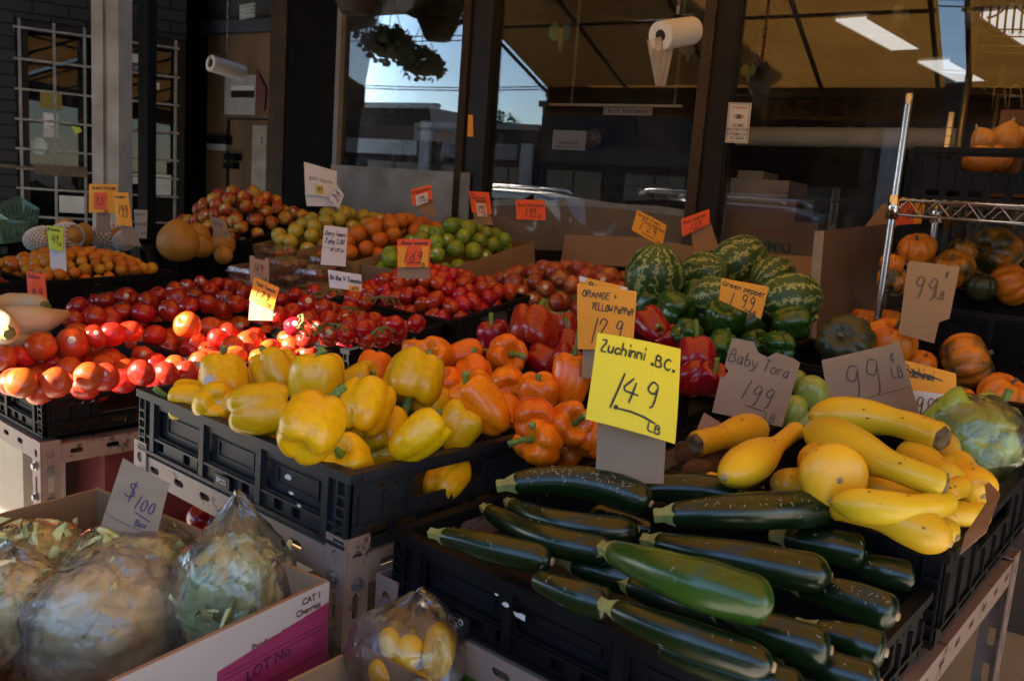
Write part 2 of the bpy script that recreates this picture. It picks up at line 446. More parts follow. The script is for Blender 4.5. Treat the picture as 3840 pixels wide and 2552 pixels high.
# brick wall with the barred window, at an angle to the shop front
BD = hdir(62); BN = V((BD.y, -BD.x, 0))
if BN.dot(CF) > 0: BN = -BN
B0 = at(200, 700, 6.0); B0.z = 0
def bq(px, py, d=0.0):          # pixel -> (along, z) on the brick wall plane
    r = ray(px, py); t = (B0 - CAMP + BN * d).dot(BN) / r.dot(BN); P = CAMP + r * t
    return (P - B0).dot(BD), P.z
def BP(a, d, z): return B0 + BD * a + BN * d + V((0, 0, z))
def brick_mat():
    m, nt, b = nodes_of("dark_grey_brick"); N, L = nt.nodes, nt.links
    tc = N.new("ShaderNodeTexCoord"); mp = N.new("ShaderNodeMapping"); L.new(tc.outputs["Object"], mp.inputs[0])
    br = N.new("ShaderNodeTexBrick"); L.new(mp.outputs[0], br.inputs["Vector"])
    br.inputs["Color1"].default_value = (0.020, 0.020, 0.021, 1); br.inputs["Color2"].default_value = (0.026, 0.025, 0.024, 1); br.inputs["Mortar"].default_value = (0.006, 0.006, 0.007, 1)
    br.inputs["Scale"].default_value = 1.0; br.inputs["Mortar Size"].default_value = 0.006; br.inputs["Brick Width"].default_value = 0.215; br.inputs["Row Height"].default_value = 0.082
    L.new(br.outputs["Color"], b.inputs["Base Color"]); b.inputs["Roughness"].default_value = 0.8; b.inputs["Specular IOR Level"].default_value = .2
    bp = N.new("ShaderNodeBump"); bp.inputs["Strength"].default_value = 0.8; bp.inputs["Distance"].default_value = 0.006; bp.invert = True
    L.new(br.outputs["Fac"], bp.inputs["Height"]); L.new(bp.outputs[0], b.inputs["Normal"])
    return m
m_brick = brick_mat()
ga, gz0 = bq(72, 840); gb = bq(664, 300)[0]; gz1 = bq(360, 118)[1]
mb = MB()
ym = Matrix(((1, 0, 0, 0), (0, 1, 0, 0), (0, 0, 1, 0), (0, 0, 0, 1)))
def bwall(a0, a1, z0, z1): mb.box((a0, z0, -0.12), (a1, z1, 0.0))
bwall(-3.5, ga, 0, 4.4); bwall(ga, gb + 0.06, gz1 + 0.02, 4.4); bwall(ga, gb + 0.06, 0, gz0 - 0.25)
o = mb.build("brick_wall", m_brick)
o.matrix_world = Matrix(((BD.x, 0, BN.x, B0.x), (BD.y, 0, BN.y, B0.y), (0, 1, 0, 0), (0, 0, 0, 1)))
tag(o, "dark grey brick wall at far left around the barred window", "brick wall")
m_steel = M("galvanised_bar", (0.24, 0.235, 0.21), (0.15, 0.14, 0.12), 20, 0.45, metal=0.3)
def bmesh_(name, fn, mat, parent, smooth=False):
    mb = MB(); fn(mb); o = mb.build(name, mat, None, smooth)
    o.parent = parent; o.matrix_parent_inverse = Matrix.Translation(parent.location).inverted(); return o
def bbox(mb, a0, a1, d0, d1, z0, z1):
    k = len(mb.v); mb.box((a0, d0, z0), (a1, d1, z1)); mb.v[k:] = [tuple(BP(*p)) for p in mb.v[k:]]
bw = empty("side_window", BP((ga + gb) / 2, 0, gz0), "dark window with stickers behind the steel bars", "window")
bmesh_("window_frame", lambda m_: [bbox(m_, ga, ga + 0.07, -0.1, -0.03, gz0 - 0.25, gz1 + 0.02), bbox(m_, gb - 0.01, gb + 0.06, -0.1, -0.03, gz0 - 0.25, gz1 + 0.02), bbox(m_, ga + 0.07, gb - 0.01, -0.1, -0.03, gz1 - 0.05, gz1 + 0.02), bbox(m_, ga + .58, ga + .64, -0.1, -0.03, gz0 - 0.25, gz1 - 0.05)], m_frame, bw)
bmesh_("window_pane", lambda m_: bbox(m_, ga + 0.07, gb - 0.01, -0.07, -0.064, gz0 - 0.25, gz1 - 0.05), glass_mat("side_window_glass", 0.5, (0.5, 0.5, 0.5)), bw)
bmesh_("blind", lambda m_: bbox(m_, ga + 0.02, gb, -0.4, -0.39, gz0 - 0.4, gz1), m_black, bw)
def sticker(mb_, px0, py0, px1, py1, d=-0.06):
    a0, zb = bq(px0, (py0 + py1) / 2)[0], bq((px0 + px1) / 2, py1)[1]
    a1, zt = bq(px1, (py0 + py1) / 2)[0], bq((px0 + px1) / 2, py0)[1]
    bbox(mb_, a0, a1, d, d + 0.003, zb, zt); return a0, a1, zb, zt
m_paper = M("white_paper", (0.62, 0.61, 0.58), (0.55, 0.54, 0.5), 8, 0.6)
m_ink = M("black_ink", (0.012, 0.012, 0.016), None, 1, 0.5)
m_redink = M("red_ink", (0.45, 0.05, 0.04), None, 1, 0.5)
m_brownink = M("brown_ink", (0.10, 0.02, 0.018), None, 1, 0.6)
for box, mat, nm in (((162, 422, 218, 514), m_paper, "warning_sticker"), ((150, 338, 232, 408), M("olive_sticker", (0.22, 0.16, 0.02), None, 1, 0.6), "sticker"), ((495, 200, 522, 232), m_paper, "sticker"), ((575, 308, 602, 334), m_paper, "sticker"), ((497, 233, 522, 262), M("navy_sticker", (.03, .03, .08), None, 1, .5), "sticker"),
                     ((222, 736, 322, 800), m_paper, "paper"), ((575, 655, 645, 732), m_paper, "paper"), ((500, 652, 520, 690), m_paper, "paper")):
    bmesh_(nm, lambda m_: sticker(m_, *box), mat, bw)
def acme(mb_, P, w_, h_):
    for i, (t, sc_) in enumerate((("ACME", .11), ("PROTECTIVE", .1), ("SYSTEMS LTD.", .085), ("731-8204", .1))):
        print_on(mb_, t, h_ * sc_, P, w_ / 2, h_ * (.40 - .105 * i), 'CENTER')
    # the eye
    eye = [(w_ * (.5 + .2 * math.cos(k * pi / 8)), h_ * (.655 + .045 * math.sin(k * pi / 8))) for k in range(17)]
    ribbons(mb_, [eye], h_ * .009, P)
    ribbons(mb_, [[(w_ * (.5 + .07 * math.cos(k * pi / 6)), h_ * (.655 + .03 * math.sin(k * pi / 6))) for k in range(13)]], h_ * .02, P)
    ribbons(mb_, [[(w_ * .06, h_ * .03), (w_ * .94, h_ * .03), (w_ * .94, h_ * .97), (w_ * .06, h_ * .97), (w_ * .06, h_ * .03)]], h_ * .006, P)
a0, z0 = bq(162, 468)[0], bq(190, 514)[1]; a1, z1 = bq(218, 468)[0], bq(190, 422)[1]
bmesh_("lettering", lambda m_: acme(m_, lambda x, y, o: BP(a0 + x, -0.057 + o, z0 + y), a1 - a0, z1 - z0), m_ink, bw)
oc, oz = bq(145, 548)
bmesh_("alarm_sticker", lambda m_: m_.plate([(oc + .055 * math.cos(k * pi / 4 + pi / 8), oz + .062 * math.sin(k * pi / 4 + pi / 8)) for k in range(8)], [], .003, lambda x, y, d: BP(x, -.06 + d, y)), M("pale_green_sticker", (.42, .5, .44), None, 1, .5), bw)
yc, yz = bq(288, 487)
bmesh_("sticky_note", lambda m_: m_.plate([(yc - .035, yz + .025), (yc - .005, yz - .03), (yc + .035, yz - .005), (yc + .02, yz + .02)], [], .003, lambda x, y, d: BP(x, -.06 + d, y)), M("lime_note", (.5, .6, .03), None, 1, .5), bw)
a_, z_ = bq(499, 258); a2_, z2_ = bq(577, 330)
def _tx(m_):
    print_on(m_, "ON", .03, lambda x, y, o: BP(a_ + .008 + x, -.056 + o, z_ + .006 + y), 0, 0)
bmesh_("lettering", _tx, m_paper, bw)
gr = empty("window_grille", BP((ga + gb) / 2, 0.05, gz0), "galvanised steel security bars over the far left window", "window grille")
vb = [bq(78, 400)[0], bq(206, 400)[0], bq(318, 400)[0], bq(318, 400)[0] + 0.22, bq(318, 400)[0] + 0.44, bq(318, 400)[0] + 0.66, bq(655, 400)[0]]
for a in sorted(set(round(v, 3) for v in vb)):
    if a <= gb + 0.02: bmesh_("upright_bar", lambda m_: bbox(m_, a - 0.009, a + 0.009, 0.03, 0.048, gz0 - 0.2, gz1 + 0.01), m_steel, gr)
zrows = [bq(215, y)[1] for y in (125, 240, 350, 460, 568, 640, 712, 815)]
for z in zrows:
    bmesh_("cross_bar", lambda m_: bbox(m_, ga - 0.01, gb + 0.01, 0.048, 0.062, z - 0.007, z + 0.007), m_steel, gr)
za = bq(190, 634)[1]
bmesh_("latch_bar", lambda m_: [bbox(m_, ga - 0.1, ga + 0.1, 0.064, 0.08, za - 0.008, za + 0.008), bbox(m_, ga + 0.1, ga + 0.42, 0.064, 0.085, za - 0.04, za + 0.03)], M("rusty_brown_steel", (0.06, 0.035, 0.02), (0.1, 0.06, 0.02), 15, 0.6), gr)

# posts that carry the awning
e1, e2 = hdir(92), hdir(2)
Pc = at(445, 500, 4.6); Pc.z = 0
def post_mesh(mb, L1, L2, z0, z1):
    prof = [(0, 0), (-L1 * .42, 0), (-L1 * .45, .012), (-L1 * .55, .012), (-L1 * .58, 0), (-L1, 0), (-L1, L2), (0, L2)]
    n = len(prof)
    vs = [Pc + e1 * a + e2 * b + V((0, 0, z)) for z in (z0, z1) for a, b in prof]
    mb.add(vs, [(i, (i + 1) % n, n + (i + 1) % n, n + i) for i in range(n)] + [tuple(range(n))[::-1], tuple(range(n, 2 * n))])
mb = MB(); post_mesh(mb, .145, .15, 0, 3.9)
o = mb.build("awning_post", M("weathered_grey_post_paint", (0.30, 0.28, 0.26), (0.20, 0.175, 0.15), 5, 0.65, bump=0.3, bscale=40))
tag(o, "thick weathered grey post with a groove behind the citrus", "post")
Pd = at(552, 500, 5.2); Pd.z = 0
mb = MB(); mb.box((-.036, -.036, 0), (.036, .036, 3.9), mat=Matrix.Translation(Pd) @ Matrix.Rotation(rad(20), 4, 'Z'))
tag(mb.build("steel_post", m_black), "slim black steel post right of the grey post", "post")

# ------------------------------------------------------------------ awning
def fabric(name, col, trans):
    m = bpy.data.materials.new(name); m.use_nodes = True; nt = m.node_tree; N, L = nt.nodes, nt.links
    b = N["Principled BSDF"]; out = N["Material Output"]
    tc = N.new("ShaderNodeTexCoord"); no = N.new("ShaderNodeTexNoise"); no.inputs["Scale"].default_value = 1.3; no.inputs["Detail"].default_value = 5
    L.new(tc.outputs["Object"], no.inputs["Vector"])
    r = N.new("ShaderNodeValToRGB"); r.color_ramp.elements[0].position = .35; r.color_ramp.elements[1].position = .7
    r.color_ramp.elements[0].color = lin(col); r.color_ramp.elements[1].color = lin([c * .65 for c in col]); L.new(no.outputs[0], r.inputs[0])
    L.new(r.outputs[0], b.inputs["Base Color"]); b.inputs["Roughness"].default_value = .85
    t = N.new("ShaderNodeBsdfTranslucent"); L.new(r.outputs[0], t.inputs[0])
    mx = N.new("ShaderNodeMixShader"); mx.inputs[0].default_value = trans
    L.new(b.outputs[0], mx.inputs[1]); L.new(t.outputs[0], mx.inputs[2]); L.new(mx.outputs[0], out.inputs[0])
    return m
m_fab = fabric("awning_canvas", (0.36, 0.18, 0.036), 0.33)
m_val = fabric("awning_valance_canvas", (0.08, 0.03, 0.010), 0.12)
WA, ZA, ZV, SLOPE = 3.8, 2.55, 2.29, 0.33
def awning(s0, s1, text, label, skew=0.0):
    a = empty("awning", WP((s0 + s1) / 2, 0, ZA), label, "awning", "awnings over the pavement")
    inv = Matrix.Translation(a.location).inverted()
    def put(mb, name, mat, smooth=False):
        mb.v = [tuple(WP(*p)) for p in mb.v]; o = mb.build(name, mat, None, smooth); o.parent = a; o.matrix_parent_inverse = inv; return o
    n = max(4, int((s1 - s0) / .25)); mb = MB(); vs = []
    for j in range(13):
        w = WA * j / 12
        for i in range(n + 1):
            s = s0 + skew * (WA - w) + (s1 - s0 - skew * (WA - w)) * i / n
            sag = -.035 * math.sin(pi * j / 12) * (1 - abs(math.cos(pi * (s - s0) / .86))) * 1.0
            vs.append((s, w, ZA + SLOPE * (WA - w) + sag))
    fs = [(j * (n + 1) + i, j * (n + 1) + i + 1, (j + 1) * (n + 1) + i + 1, (j + 1) * (n + 1) + i) for j in range(12) for i in range(n)]
    mb.add(vs, fs); put(mb, "canopy_canvas", m_fab, True)
    mb = MB(); mb.box((s0, WA, ZV), (s1, WA + .004, ZA)); put(mb, "valance", m_val)
    mb = MB(); mb.box((s0, WA - .004, ZV - .0), (s1, WA - .002, ZV + .03)); put(mb, "valance_hem", M("amber_hem", (.25, .12, .02), None, 1, .8))
    if text:
        mb = MB(); sc = .27; vs, fs = font_mesh(text, 'CENTER', .03)
        mb.add([((s0 + s1) / 2 + .70 + v.x * sc, WA - .006, ZV + .045 + v.y * sc) for v in vs], fs); put(mb, "valance_lettering", fabric("amber_letter_film", (.62, .36, .05), .6))
    k = max(2, round((s1 - s0) / .86))
    for i in range(k + 1):
        s = s0 + .03 + (s1 - s0 - .06) * i / k
        mb = MB(); mb.tube([(s + (skew * (WA - .05) if i == 0 else 0), .05, ZA + SLOPE * (WA - .05) - .07), (s, WA - .03, ZA - .06)], .017, 6); put(mb, "rafter", m_black, True)
        mb = MB(); mb.tube([(max(s, s0 + skew * WA), .03, ZA + .1), (s, 1.9, ZA + SLOPE * 1.9 - .09)], .014, 6); put(mb, "brace", m_black, True)
    for w in (1.3, 2.6, WA - .02):
        mb = MB(); mb.tube([(s0 + skew * (WA - w), w, ZA + SLOPE * (WA - w) - .085), (s1, w, ZA + SLOPE * (WA - w) - .085)], .014, 6); put(mb, "purlin", m_black, True)
    return a
awning(-4.22, -0.75, "MARKET LTD", "long brown canvas awning lettered on its valance, mirrored in the windows")
awning(-12.0, -6.5, None, "brown canvas awning left of the sunny gap")
awning(-0.60, 5.0, None, "brown canvas awning right of the bright strip of sky in the glass")

# ------------------------------------------------------------------ across the street
m_navy = M("navy_render", (0.012, 0.014, 0.026), (0.010, 0.010, 0.018), 2, 0.7)
m_lgt = M("pale_render", (0.45, 0.44, 0.42), (0.38, 0.37, 0.35), 3, 0.8)
m_wing = M("street_window_glass", (0.02, 0.025, 0.03), (0.05, 0.06, 0.07), .8, 0.08)
def building(s0, s1, h, w0, mat, label, nwin, trim):
    b = empty("street_building", WP((s0 + s1) / 2, w0 + 4, 0), label, "building", "buildings across the street")
    inv = Matrix.Translation(b.location).inverted()
    def put(name, boxes, mt):
        o = wmesh(name, boxes, mt); o.parent = b; o.matrix_parent_inverse = inv; return o
    put("wall", [((s0, w0, 0), (s1, w0 + 8, h))], mat)
    put("cornice", [((s0 - .05, w0 - .15, h - .02), (s1 + .05, w0 + .1, h + .14))], trim)
    for i in range(nwin):
        a = s0 + (s1 - s0) * (i + .12) / nwin; c = s0 + (s1 - s0) * (i + .88) / nwin
        f = put("window", [((a, w0 - .05, .5), (c, w0 - .012, 2.35))], m_frame)
        o = wmesh("pane", [((a + .06, w0 - .06, .56), ((a + c) / 2 - .03, w0 - .052, 2.29)), (((a + c) / 2 + .03, w0 - .06, .56), (c - .06, w0 - .052, 2.29))], m_wing); o.parent = f
    put("pillar", [((s1 - .45, w0 - .2, 0), (s1 - .1, w0 - .06, h - .4))], m_lgt)
    put("sign_band", [((s0 + .3, w0 - .14, 2.5), (s1 - .6, w0 - .03, 2.95))], trim)
    return b
hA = mirw(1900, 437, 18.1).z; hB = mirw(1560, 392, 18.1).z; hC = mirw(3600, 312, 18.1).z
sL = wall_s(mirw(2030, 437, 18.1)); sM = wall_s(mirw(1640, 437, 18.1))
building(sL, sL + 9.5, hA + .3, 18.1, m_navy, "low navy shop across the street, widest of the row", 4, M("dark_trim", (.05, .045, .05), None, 1, .6))
building(sM, sL - .05, hA - .35, 18.1, M("slate_render", (.022, .024, .03), (.016, .018, .022), 2, .7), "small slate grey shop across the street between two taller ones", 2, M("grey_trim", (.2, .2, .2), None, 1, .6))
building(sM - 12, sM - .05, hB - .1, 18.1, M("brown_brickwork", (.035, .022, .017), (.028, .018, .014), 4, .8), "brown brick shop across the street at the left end", 4, m_lgt)
building(sL + 9.6, sL + 24, hC, 18.1, M("cream_render", (.045, .04, .032), (.035, .032, .026), 3, .8), "cream shop across the street at the right end", 5, m_lgt)
m_bark = M("bark", (.06, .045, .035), (.1, .08, .06), 10, .9)
m_leaf = M("street_tree_leaf", (.035, .075, .02), (.06, .11, .03), 3, .7, var=.3)
def tree(P, h, cr, label):
    t = empty("street_tree", P, label, "tree", "street trees")
    rng = random.Random(int(P.x * 100)); mb = MB()
    mb.tube([(0, 0, 0), (.05, .02, h * .4), (.0, .05, h * .75)], [.16, .11, .05], 8)
    for k in range(6):
        a = k * 1.05; mb.tube([(0.03, .02, h * .42), (cr * .4 * math.cos(a), cr * .4 * math.sin(a), h * .65), (cr * .7 * math.cos(a), cr * .7 * math.sin(a), h * .8)], [.06, .035, .012], 5)
    mb.build("trunk", m_bark, t, True)
    mb = MB(); cl = [(V((rng.gauss(0, .5), rng.gauss(0, .5), rng.gauss(0, .35))) * cr, rng.uniform(.3, .5) * cr) for _ in range(14)]
    for _ in range(2600):
        c, r_ = rng.choice(cl); d = V((rng.gauss(0, 1), rng.gauss(0, 1), rng.gauss(0, 1))).normalized() * r_ * rng.uniform(.6, 1.05)
        p = c + d + V((0, 0, h * .8)); a = V((rng.gauss(0, 1), rng.gauss(0, 1), rng.gauss(0, 1))).normalized(); b_ = a.orthogonal().normalized(); l = rng.uniform(.09, .17)
        mb.add([p, p + a * l * .5 + b_ * l * .3, p + a * l, p + a * l * .5 - b_ * l * .3], [(0, 1, 2, 3)])
    mb.build("crown", m_leaf, t)
Pt = mirw(1885, 480, 29.0); Pt.z = 0; tree(Pt, mirw(1885, 425, 29.0).z / .95, 1.25, "leafy tree rising behind the slate grey shop's roof")
m_wire = M("black_wire", (.015, .015, .015), None, 1, .6)
pl = empty("power_line", WP(-16, 16.2, 0), "overhead street wires with wooden poles, mirrored against the sky", "power line")
inv = Matrix.Translation(pl.location).inverted()
for s in (-24.0, -3.4, 16.0):
    mb = MB(); mb.tube([WP(s, 16.2, 0), WP(s, 16.2, 9.4)], [.14, .1], 8); mb.tube([WP(s, 15.4, 8.6), WP(s, 17.0, 8.6)], .06, 6); mb.tube([WP(s, 15.6, 7.2), WP(s, 16.8, 7.2)], .05, 6)
    for k in range(3):
        for zz in (8.66, 7.26): mb.tube([WP(s, 15.6 + .5 * k, zz), WP(s, 15.6 + .5 * k, zz + .16)], [.05, .03], 6)
    o = mb.build("pole", m_bark, None, True); o.parent = pl; o.matrix_parent_inverse = inv
mb = MB()
for w, z in ((15.6, 8.8), (16.1, 8.8), (16.6, 8.8), (15.7, 7.4), (16.6, 7.4), (16.0, 5.9), (16.1, 6.05), (15.9, 4.6), (16.1, 4.7)):
    for a, b in ((-24.0, -3.4), (-3.4, 16.0)):
        mb.tube([WP(a + (b - a) * k / 10, w, z - .45 * math.sin(pi * k / 10)) for k in range(11)], .016, 5, False)
mb.tube([WP(-26, 10.5, 5.6), WP(20, 10.5, 5.6)], .014, 5, False); mb.tube([WP(-26, 12.2, 5.6), WP(20, 12.2, 5.6)], .014, 5, False)
o = mb.build("wires", m_wire, None); o.parent = pl; o.matrix_parent_inverse = inv

m_tyre = M("tyre_rubber", (.02, .02, .02), None, 1, .8)
m_alloy = M("alloy_rim", (.55, .55, .56), None, 1, .3, metal=.9)
m_carglass = M("car_glass", (.012, .016, .02), None, 1, .05)
m_lamp = M("lamp_lens", (.75, .76, .78), None, 1, .1, coat=1)
m_chrome = M("chrome", (.75, .75, .76), None, 1, .18, metal=1.0)
def car(s, w, mat, label, flip=False, L=4.6, H=1.7):
    """parked estate or off-roader; x along the kerb, nose towards +x"""
    c = empty("parked_car", WP(s, w, -.14), label, "car", "cars parked along the street")
    c.rotation_euler = (0, 0, math.atan2(TW.y, TW.x) + (pi if flip else 0))
    hw = .9
    lower = [(-L / 2, .38), (-L / 2 - .04, .62), (-L / 2 + .02, .98), (L / 2 - 1.32, 1.02), (L / 2 - .5, .95), (L / 2 - .06, .78), (L / 2, .55), (L / 2 - .05, .32)]
    upper = [(-L / 2 + .04, .98), (-L / 2 + .34, H - .06), (-L / 2 + .9, H), (L / 2 - 2.35, H - .01), (L / 2 - 2.0, H - .08), (L / 2 - 1.25, 1.02)]
    mb = MB()
    def loft(prof, ys):
        n = len(prof); o = len(mb.v); vs = []
        for y, kx, kz in ys:
            for x, z in prof: vs.append((x * kx, y, 1.0 + (z - 1.0) * kz if kz != 1 else z))
        fs = []
        for r in range(len(ys) - 1):
            for i in range(n): fs.append((r * n + i, r * n + (i + 1) % n, (r + 1) * n + (i + 1) % n, (r + 1) * n + i))
        fs.append(tuple(range(n))[::-1]); fs.append(tuple(range((len(ys) - 1) * n, len(ys) * n))); mb.add(vs, fs)
    loft(lower, [(-hw, .96, .97), (-hw + .06, .99, 1), (-hw + .2, 1, 1), (hw - .2, 1, 1), (hw - .06, .99, 1), (hw, .96, .97)])
    loft(upper, [(-hw + .14, .93, .9), (-hw + .2, .97, .98), (0, 1, 1.02), (hw - .2, .97, .98), (hw - .14, .93, .9)])
    mb.build("body", mat, c, False)
    mb = MB()
    for sg in (-1, 1):
        y = sg * (hw - .128)
        for q in ([(-L / 2 + .33, 1.06), (-L / 2 + .5, H - .19), (-L / 2 + 1.25, H - .17), (-L / 2 + 1.25, 1.06)], [(-L / 2 + 1.33, 1.06), (-L / 2 + 1.33, H - .17), (L / 2 - 2.38, H - .17), (L / 2 - 2.38, 1.06)], [(L / 2 - 2.3, 1.06), (L / 2 - 2.3, H - .17), (L / 2 - 2.2, H - .2), (L / 2 - 1.55, 1.06)]):
            mb.add([(x * .96, y, z) for x, z in q] + [(x * .96, y - sg * .02, z) for x, z in q], [(0, 1, 2, 3), (7, 6, 5, 4), (0, 1, 5, 4), (2, 3, 7, 6), (1, 2, 6, 5), (3, 0, 4, 7)])
    mb.build("side_windows", m_carglass, c)
    mb = MB(); mb.add([(L / 2 - 1.27, -.66, 1.07), (L / 2 - 1.27, .66, 1.07), (L / 2 - 1.97, .58, H - .09), (L / 2 - 1.97, -.58, H - .09)], [(0, 1, 2, 3)]); mb.v = [(x + .012, y, z + .012) for x, y, z in mb.v]
    mb.build("windscreen", m_carglass, c)
    for x in (-L / 2 + .85, L / 2 - .88):
        for sg in (-1, 1):
            wb = MB(); wb.tube([(x, sg * (hw - .2), .34), (x, sg * (hw - .18), .34), (x, sg * (hw - .02), .34), (x, sg * (hw + .005), .34)], [.3, .34, .34, .3], 20); wo = wb.build("wheel", m_tyre, c, True)
            rb = MB(); rb.tube([(x, sg * (hw - .0), .34), (x, sg * (hw + .012), .34)], [.22, .2], 16)
            for k in range(5): rb.tube([(x, sg * (hw + .014), .34), (x + .2 * math.cos(k * 1.257), sg * (hw + .014), .34 + .2 * math.sin(k * 1.257))], .022, 5)
            rb.build("rim", m_alloy, wo, True)
    for sg in (-1, 1):
        lb = MB(); lb.box((L / 2 - .2, sg * .62 - .18, .68), (L / 2 - .02, sg * .62 + .18, .84)); lb.build("headlight", m_lamp, c)
        rb = MB(); rb.tube([(-L / 2 + .6, sg * .66, H + .03), (-L / 2 + .7, sg * .66, H + .08), (L / 2 - 2.4, sg * .66, H + .08), (L / 2 - 2.3, sg * .66, H + .02)], .022, 6); rb.build("roof_rail", m_chrome, c, True)
        mbx = MB(); mbx.box((L / 2 - 1.6, sg * (hw + .1) - .08, .98), (L / 2 - 1.48, sg * (hw + .1) + .08, 1.12)); mbx.build("side_mirror", mat, c)
    gb_ = MB()
    for k in range(4): gb_.box((L / 2 - .06, -.4, .56 + .07 * k), (L / 2 + .02, .4, .6 + .07 * k))
    gb_.build("grille", m_chrome, c)
    bb = MB(); bb.box((L / 2 - .12, -.86, .3), (L / 2 + .08, .86, .5)); bb.box((-L / 2 - .1, -.86, .36), (-L / 2 + .1, .86, .54)); bb.build("bumper", mat, c)
def carpaint(n, c): return M(n, c, None, 1, .25, coat=1.0, metal=.3)
car(wall_s(mirw(2080, 800, 12.0)), 12.0, carpaint("silver_car_paint", (.62, .63, .64)), "silver estate car with roof rails parked across the street", False, 4.6, 1.75)
car(wall_s(mirw(2990, 800, 6.6)), 6.6, carpaint("navy_car_paint", (.02, .03, .06)), "dark navy car with roof rails at the near kerb", False, 4.6, 1.74)
car(wall_s(mirw(1560, 800, 13.4)), 13.4, carpaint("blue_grey_car_paint", (.12, .17, .24)), "blue grey car parked behind the silver one", False, 4.4, 1.6)

# hanging flower baskets in the sunny gap
def basket(s_, w_, z_, r_, lab):
    P = WP(s_, w_, z_); e = empty("hanging_basket", P, lab, "hanging basket", "flower baskets hung beside the awning"); rng = random.Random(int(s_ * 77 + w_ * 31)); mb = MB(); n = 20; vs = []
    for k, zz in ((.45, -.62), (.75, -.45), (.92, -.1), (.95, .0)):
        for i in range(n): vs.append((r_ * k * math.cos(2 * pi * i / n), r_ * k * math.sin(2 * pi * i / n), r_ * zz))
    mb.add(vs, [(k * n + i, k * n + (i + 1) % n, (k + 1) * n + (i + 1) % n, (k + 1) * n + i) for k in range(3) for i in range(n)] + [tuple(range(n))[::-1], tuple(range(3 * n, 4 * n))]); mb.build("basket", M("dark_coir", (.05, .035, .02), (.03, .022, .014), 12, .9), e, True)
    mb = MB()
    for _ in range(420):
        d = V((rng.gauss(0, 1), rng.gauss(0, 1), rng.gauss(.3, .7))).normalized(); p = V((d.x * 1.12, d.y * 1.12, d.z * .8 - .05)) * r_ * rng.uniform(.75, 1.08); a = V((rng.gauss(0, 1), rng.gauss(0, 1), rng.gauss(-.4, .8))).normalized() * .06; b = a.orthogonal().normalized() * .03; mb.add([p, p + a * .5 + b, p + a, p + a * .5 - b], [(0, 1, 2, 3)])
    mb.build("foliage", m_leaf, e); mb = MB()
    for k in range(3): mb.tube([(r_ * .95 * math.cos(k * 2.09), r_ * .95 * math.sin(k * 2.09), 0), (0, 0, r_ * 2.2)], .004, 5)
    mb.tube([(0, 0, r_ * 2.2), (0, 0, 3.9 - z_)], .004, 5); mb.build("hanger", m_wire, e)
mb = MB(); mb.tube([WP(-4.62, .02, 3.88), WP(-4.62, 3.4, 3.88)], .02, 8); tag(mb.build("basket_rail", m_black, None, True, tuple(WP(-4.62, .02, 3.88))), "black rail carrying the hanging flower baskets", "rail")
basket(-4.95, 2.75, 2.62, .17, "hanging flower basket farthest from the shop window")
basket(-4.80, 2.10, 2.66, .17, "hanging flower basket in the middle of the black rail")
basket(-4.60, 1.35, 2.72, .16, "hanging flower basket nearest the shop window")

# slabs, cut board and end wall out of view, added to block light
mb = MB(); mb.box((-20, 0.06, 4.6), (-6.30, 9.3, 4.75)); mb.box((-6.30, 0.06, 4.6), (-4.4, 7.2, 4.75)); mb.v = [tuple(WP(*p)) for p in mb.v]
tag(mb.build("sun_block_slab", m_tan, None, False, tuple(WP(-8, .06, 4.6))), "flat slab added overhead at far left to block the sun", "light blocker")  # unseen slabs added overhead to bound the sunlit band on the tomatoes
sb = empty("sun_block_board", WP(-2.5, 5.1, 0), "large dark board on posts, added at the kerb to block sun, left side slanting", "signboard"); inv = Matrix.Translation(sb.location).inverted()  # added sun blocker, its outline cut to fit the sunlit patch
mb = MB(); mb.plate([(-2.85, 1.8), (-1.5, 1.8), (-1.5, 3.2), (-3.95, 3.2), (-3.28, 2.5)], [], .03, lambda x, y, d: WP(x, 5.1 + d, y)); o = mb.build("board", m_black); o.parent = sb; o.matrix_parent_inverse = inv
for s_ in (-2.8, -1.7):
    mb = MB(); mb.tube([WP(s_, 5.17, 0), WP(s_, 5.17, 3.2)], .035, 8); o = mb.build("post", m_steel, None, True); o.parent = sb; o.matrix_parent_inverse = inv
mb = MB(); mb.box((2.1, .06, 0), (2.3, 2.2, 4.2)); mb.v = [tuple(WP(*p)) for p in mb.v]
tag(mb.build("skylight_block_wall", m_brick, None, False, tuple(WP(2.1, .06, 0))), "dark wall added at the right end to block skylight", "wall")  # unseen wall added to keep skylight off the crates' right sides
# ------------------------------------------------------------------ produce: materials
def waxy(name, c1, c2, **k):
    k.setdefault('rough', .28); k.setdefault('coat', .25); k.setdefault('var', .12); k.setdefault('hvar', .008); k.setdefault('scale', 9)
    return M(name, c1, c2, **k)
m_yel = waxy("yellow_pepper_skin", (.80, .49, .001), (.74, .39, .001), scale=9, rough=.27, coat=.18, bump=.12, bscale=60)
m_ora = waxy("orange_pepper_skin", (.85, .20, .001), (.76, .14, .001), scale=14, rough=.26, coat=.2, bump=.12, bscale=60)
m_redp = waxy("red_pepper_skin", (.36, .008, .006), (.24, .004, .004), scale=14, rough=.22, coat=.35, bump=.12, bscale=60)
m_grnp = waxy("green_pepper_skin", (.030, .105, .012), (.014, .05, .006), scale=12, rough=.25, coat=.35, bump=.12, bscale=60, var=.25)
m_stem = M("pepper_stem", (.15, .26, .04), (.08, .16, .025), 30, .5, bump=.3, bscale=120, var=.25)
m_stemcut = M("cut_stem_end", (.30, .32, .12), None, 1, .7)
m_tom = waxy("field_tomato_skin", (.55, .062, .012), (.48, .036, .008), scale=8, rough=.28, coat=.2, hvar=.012, var=.15)
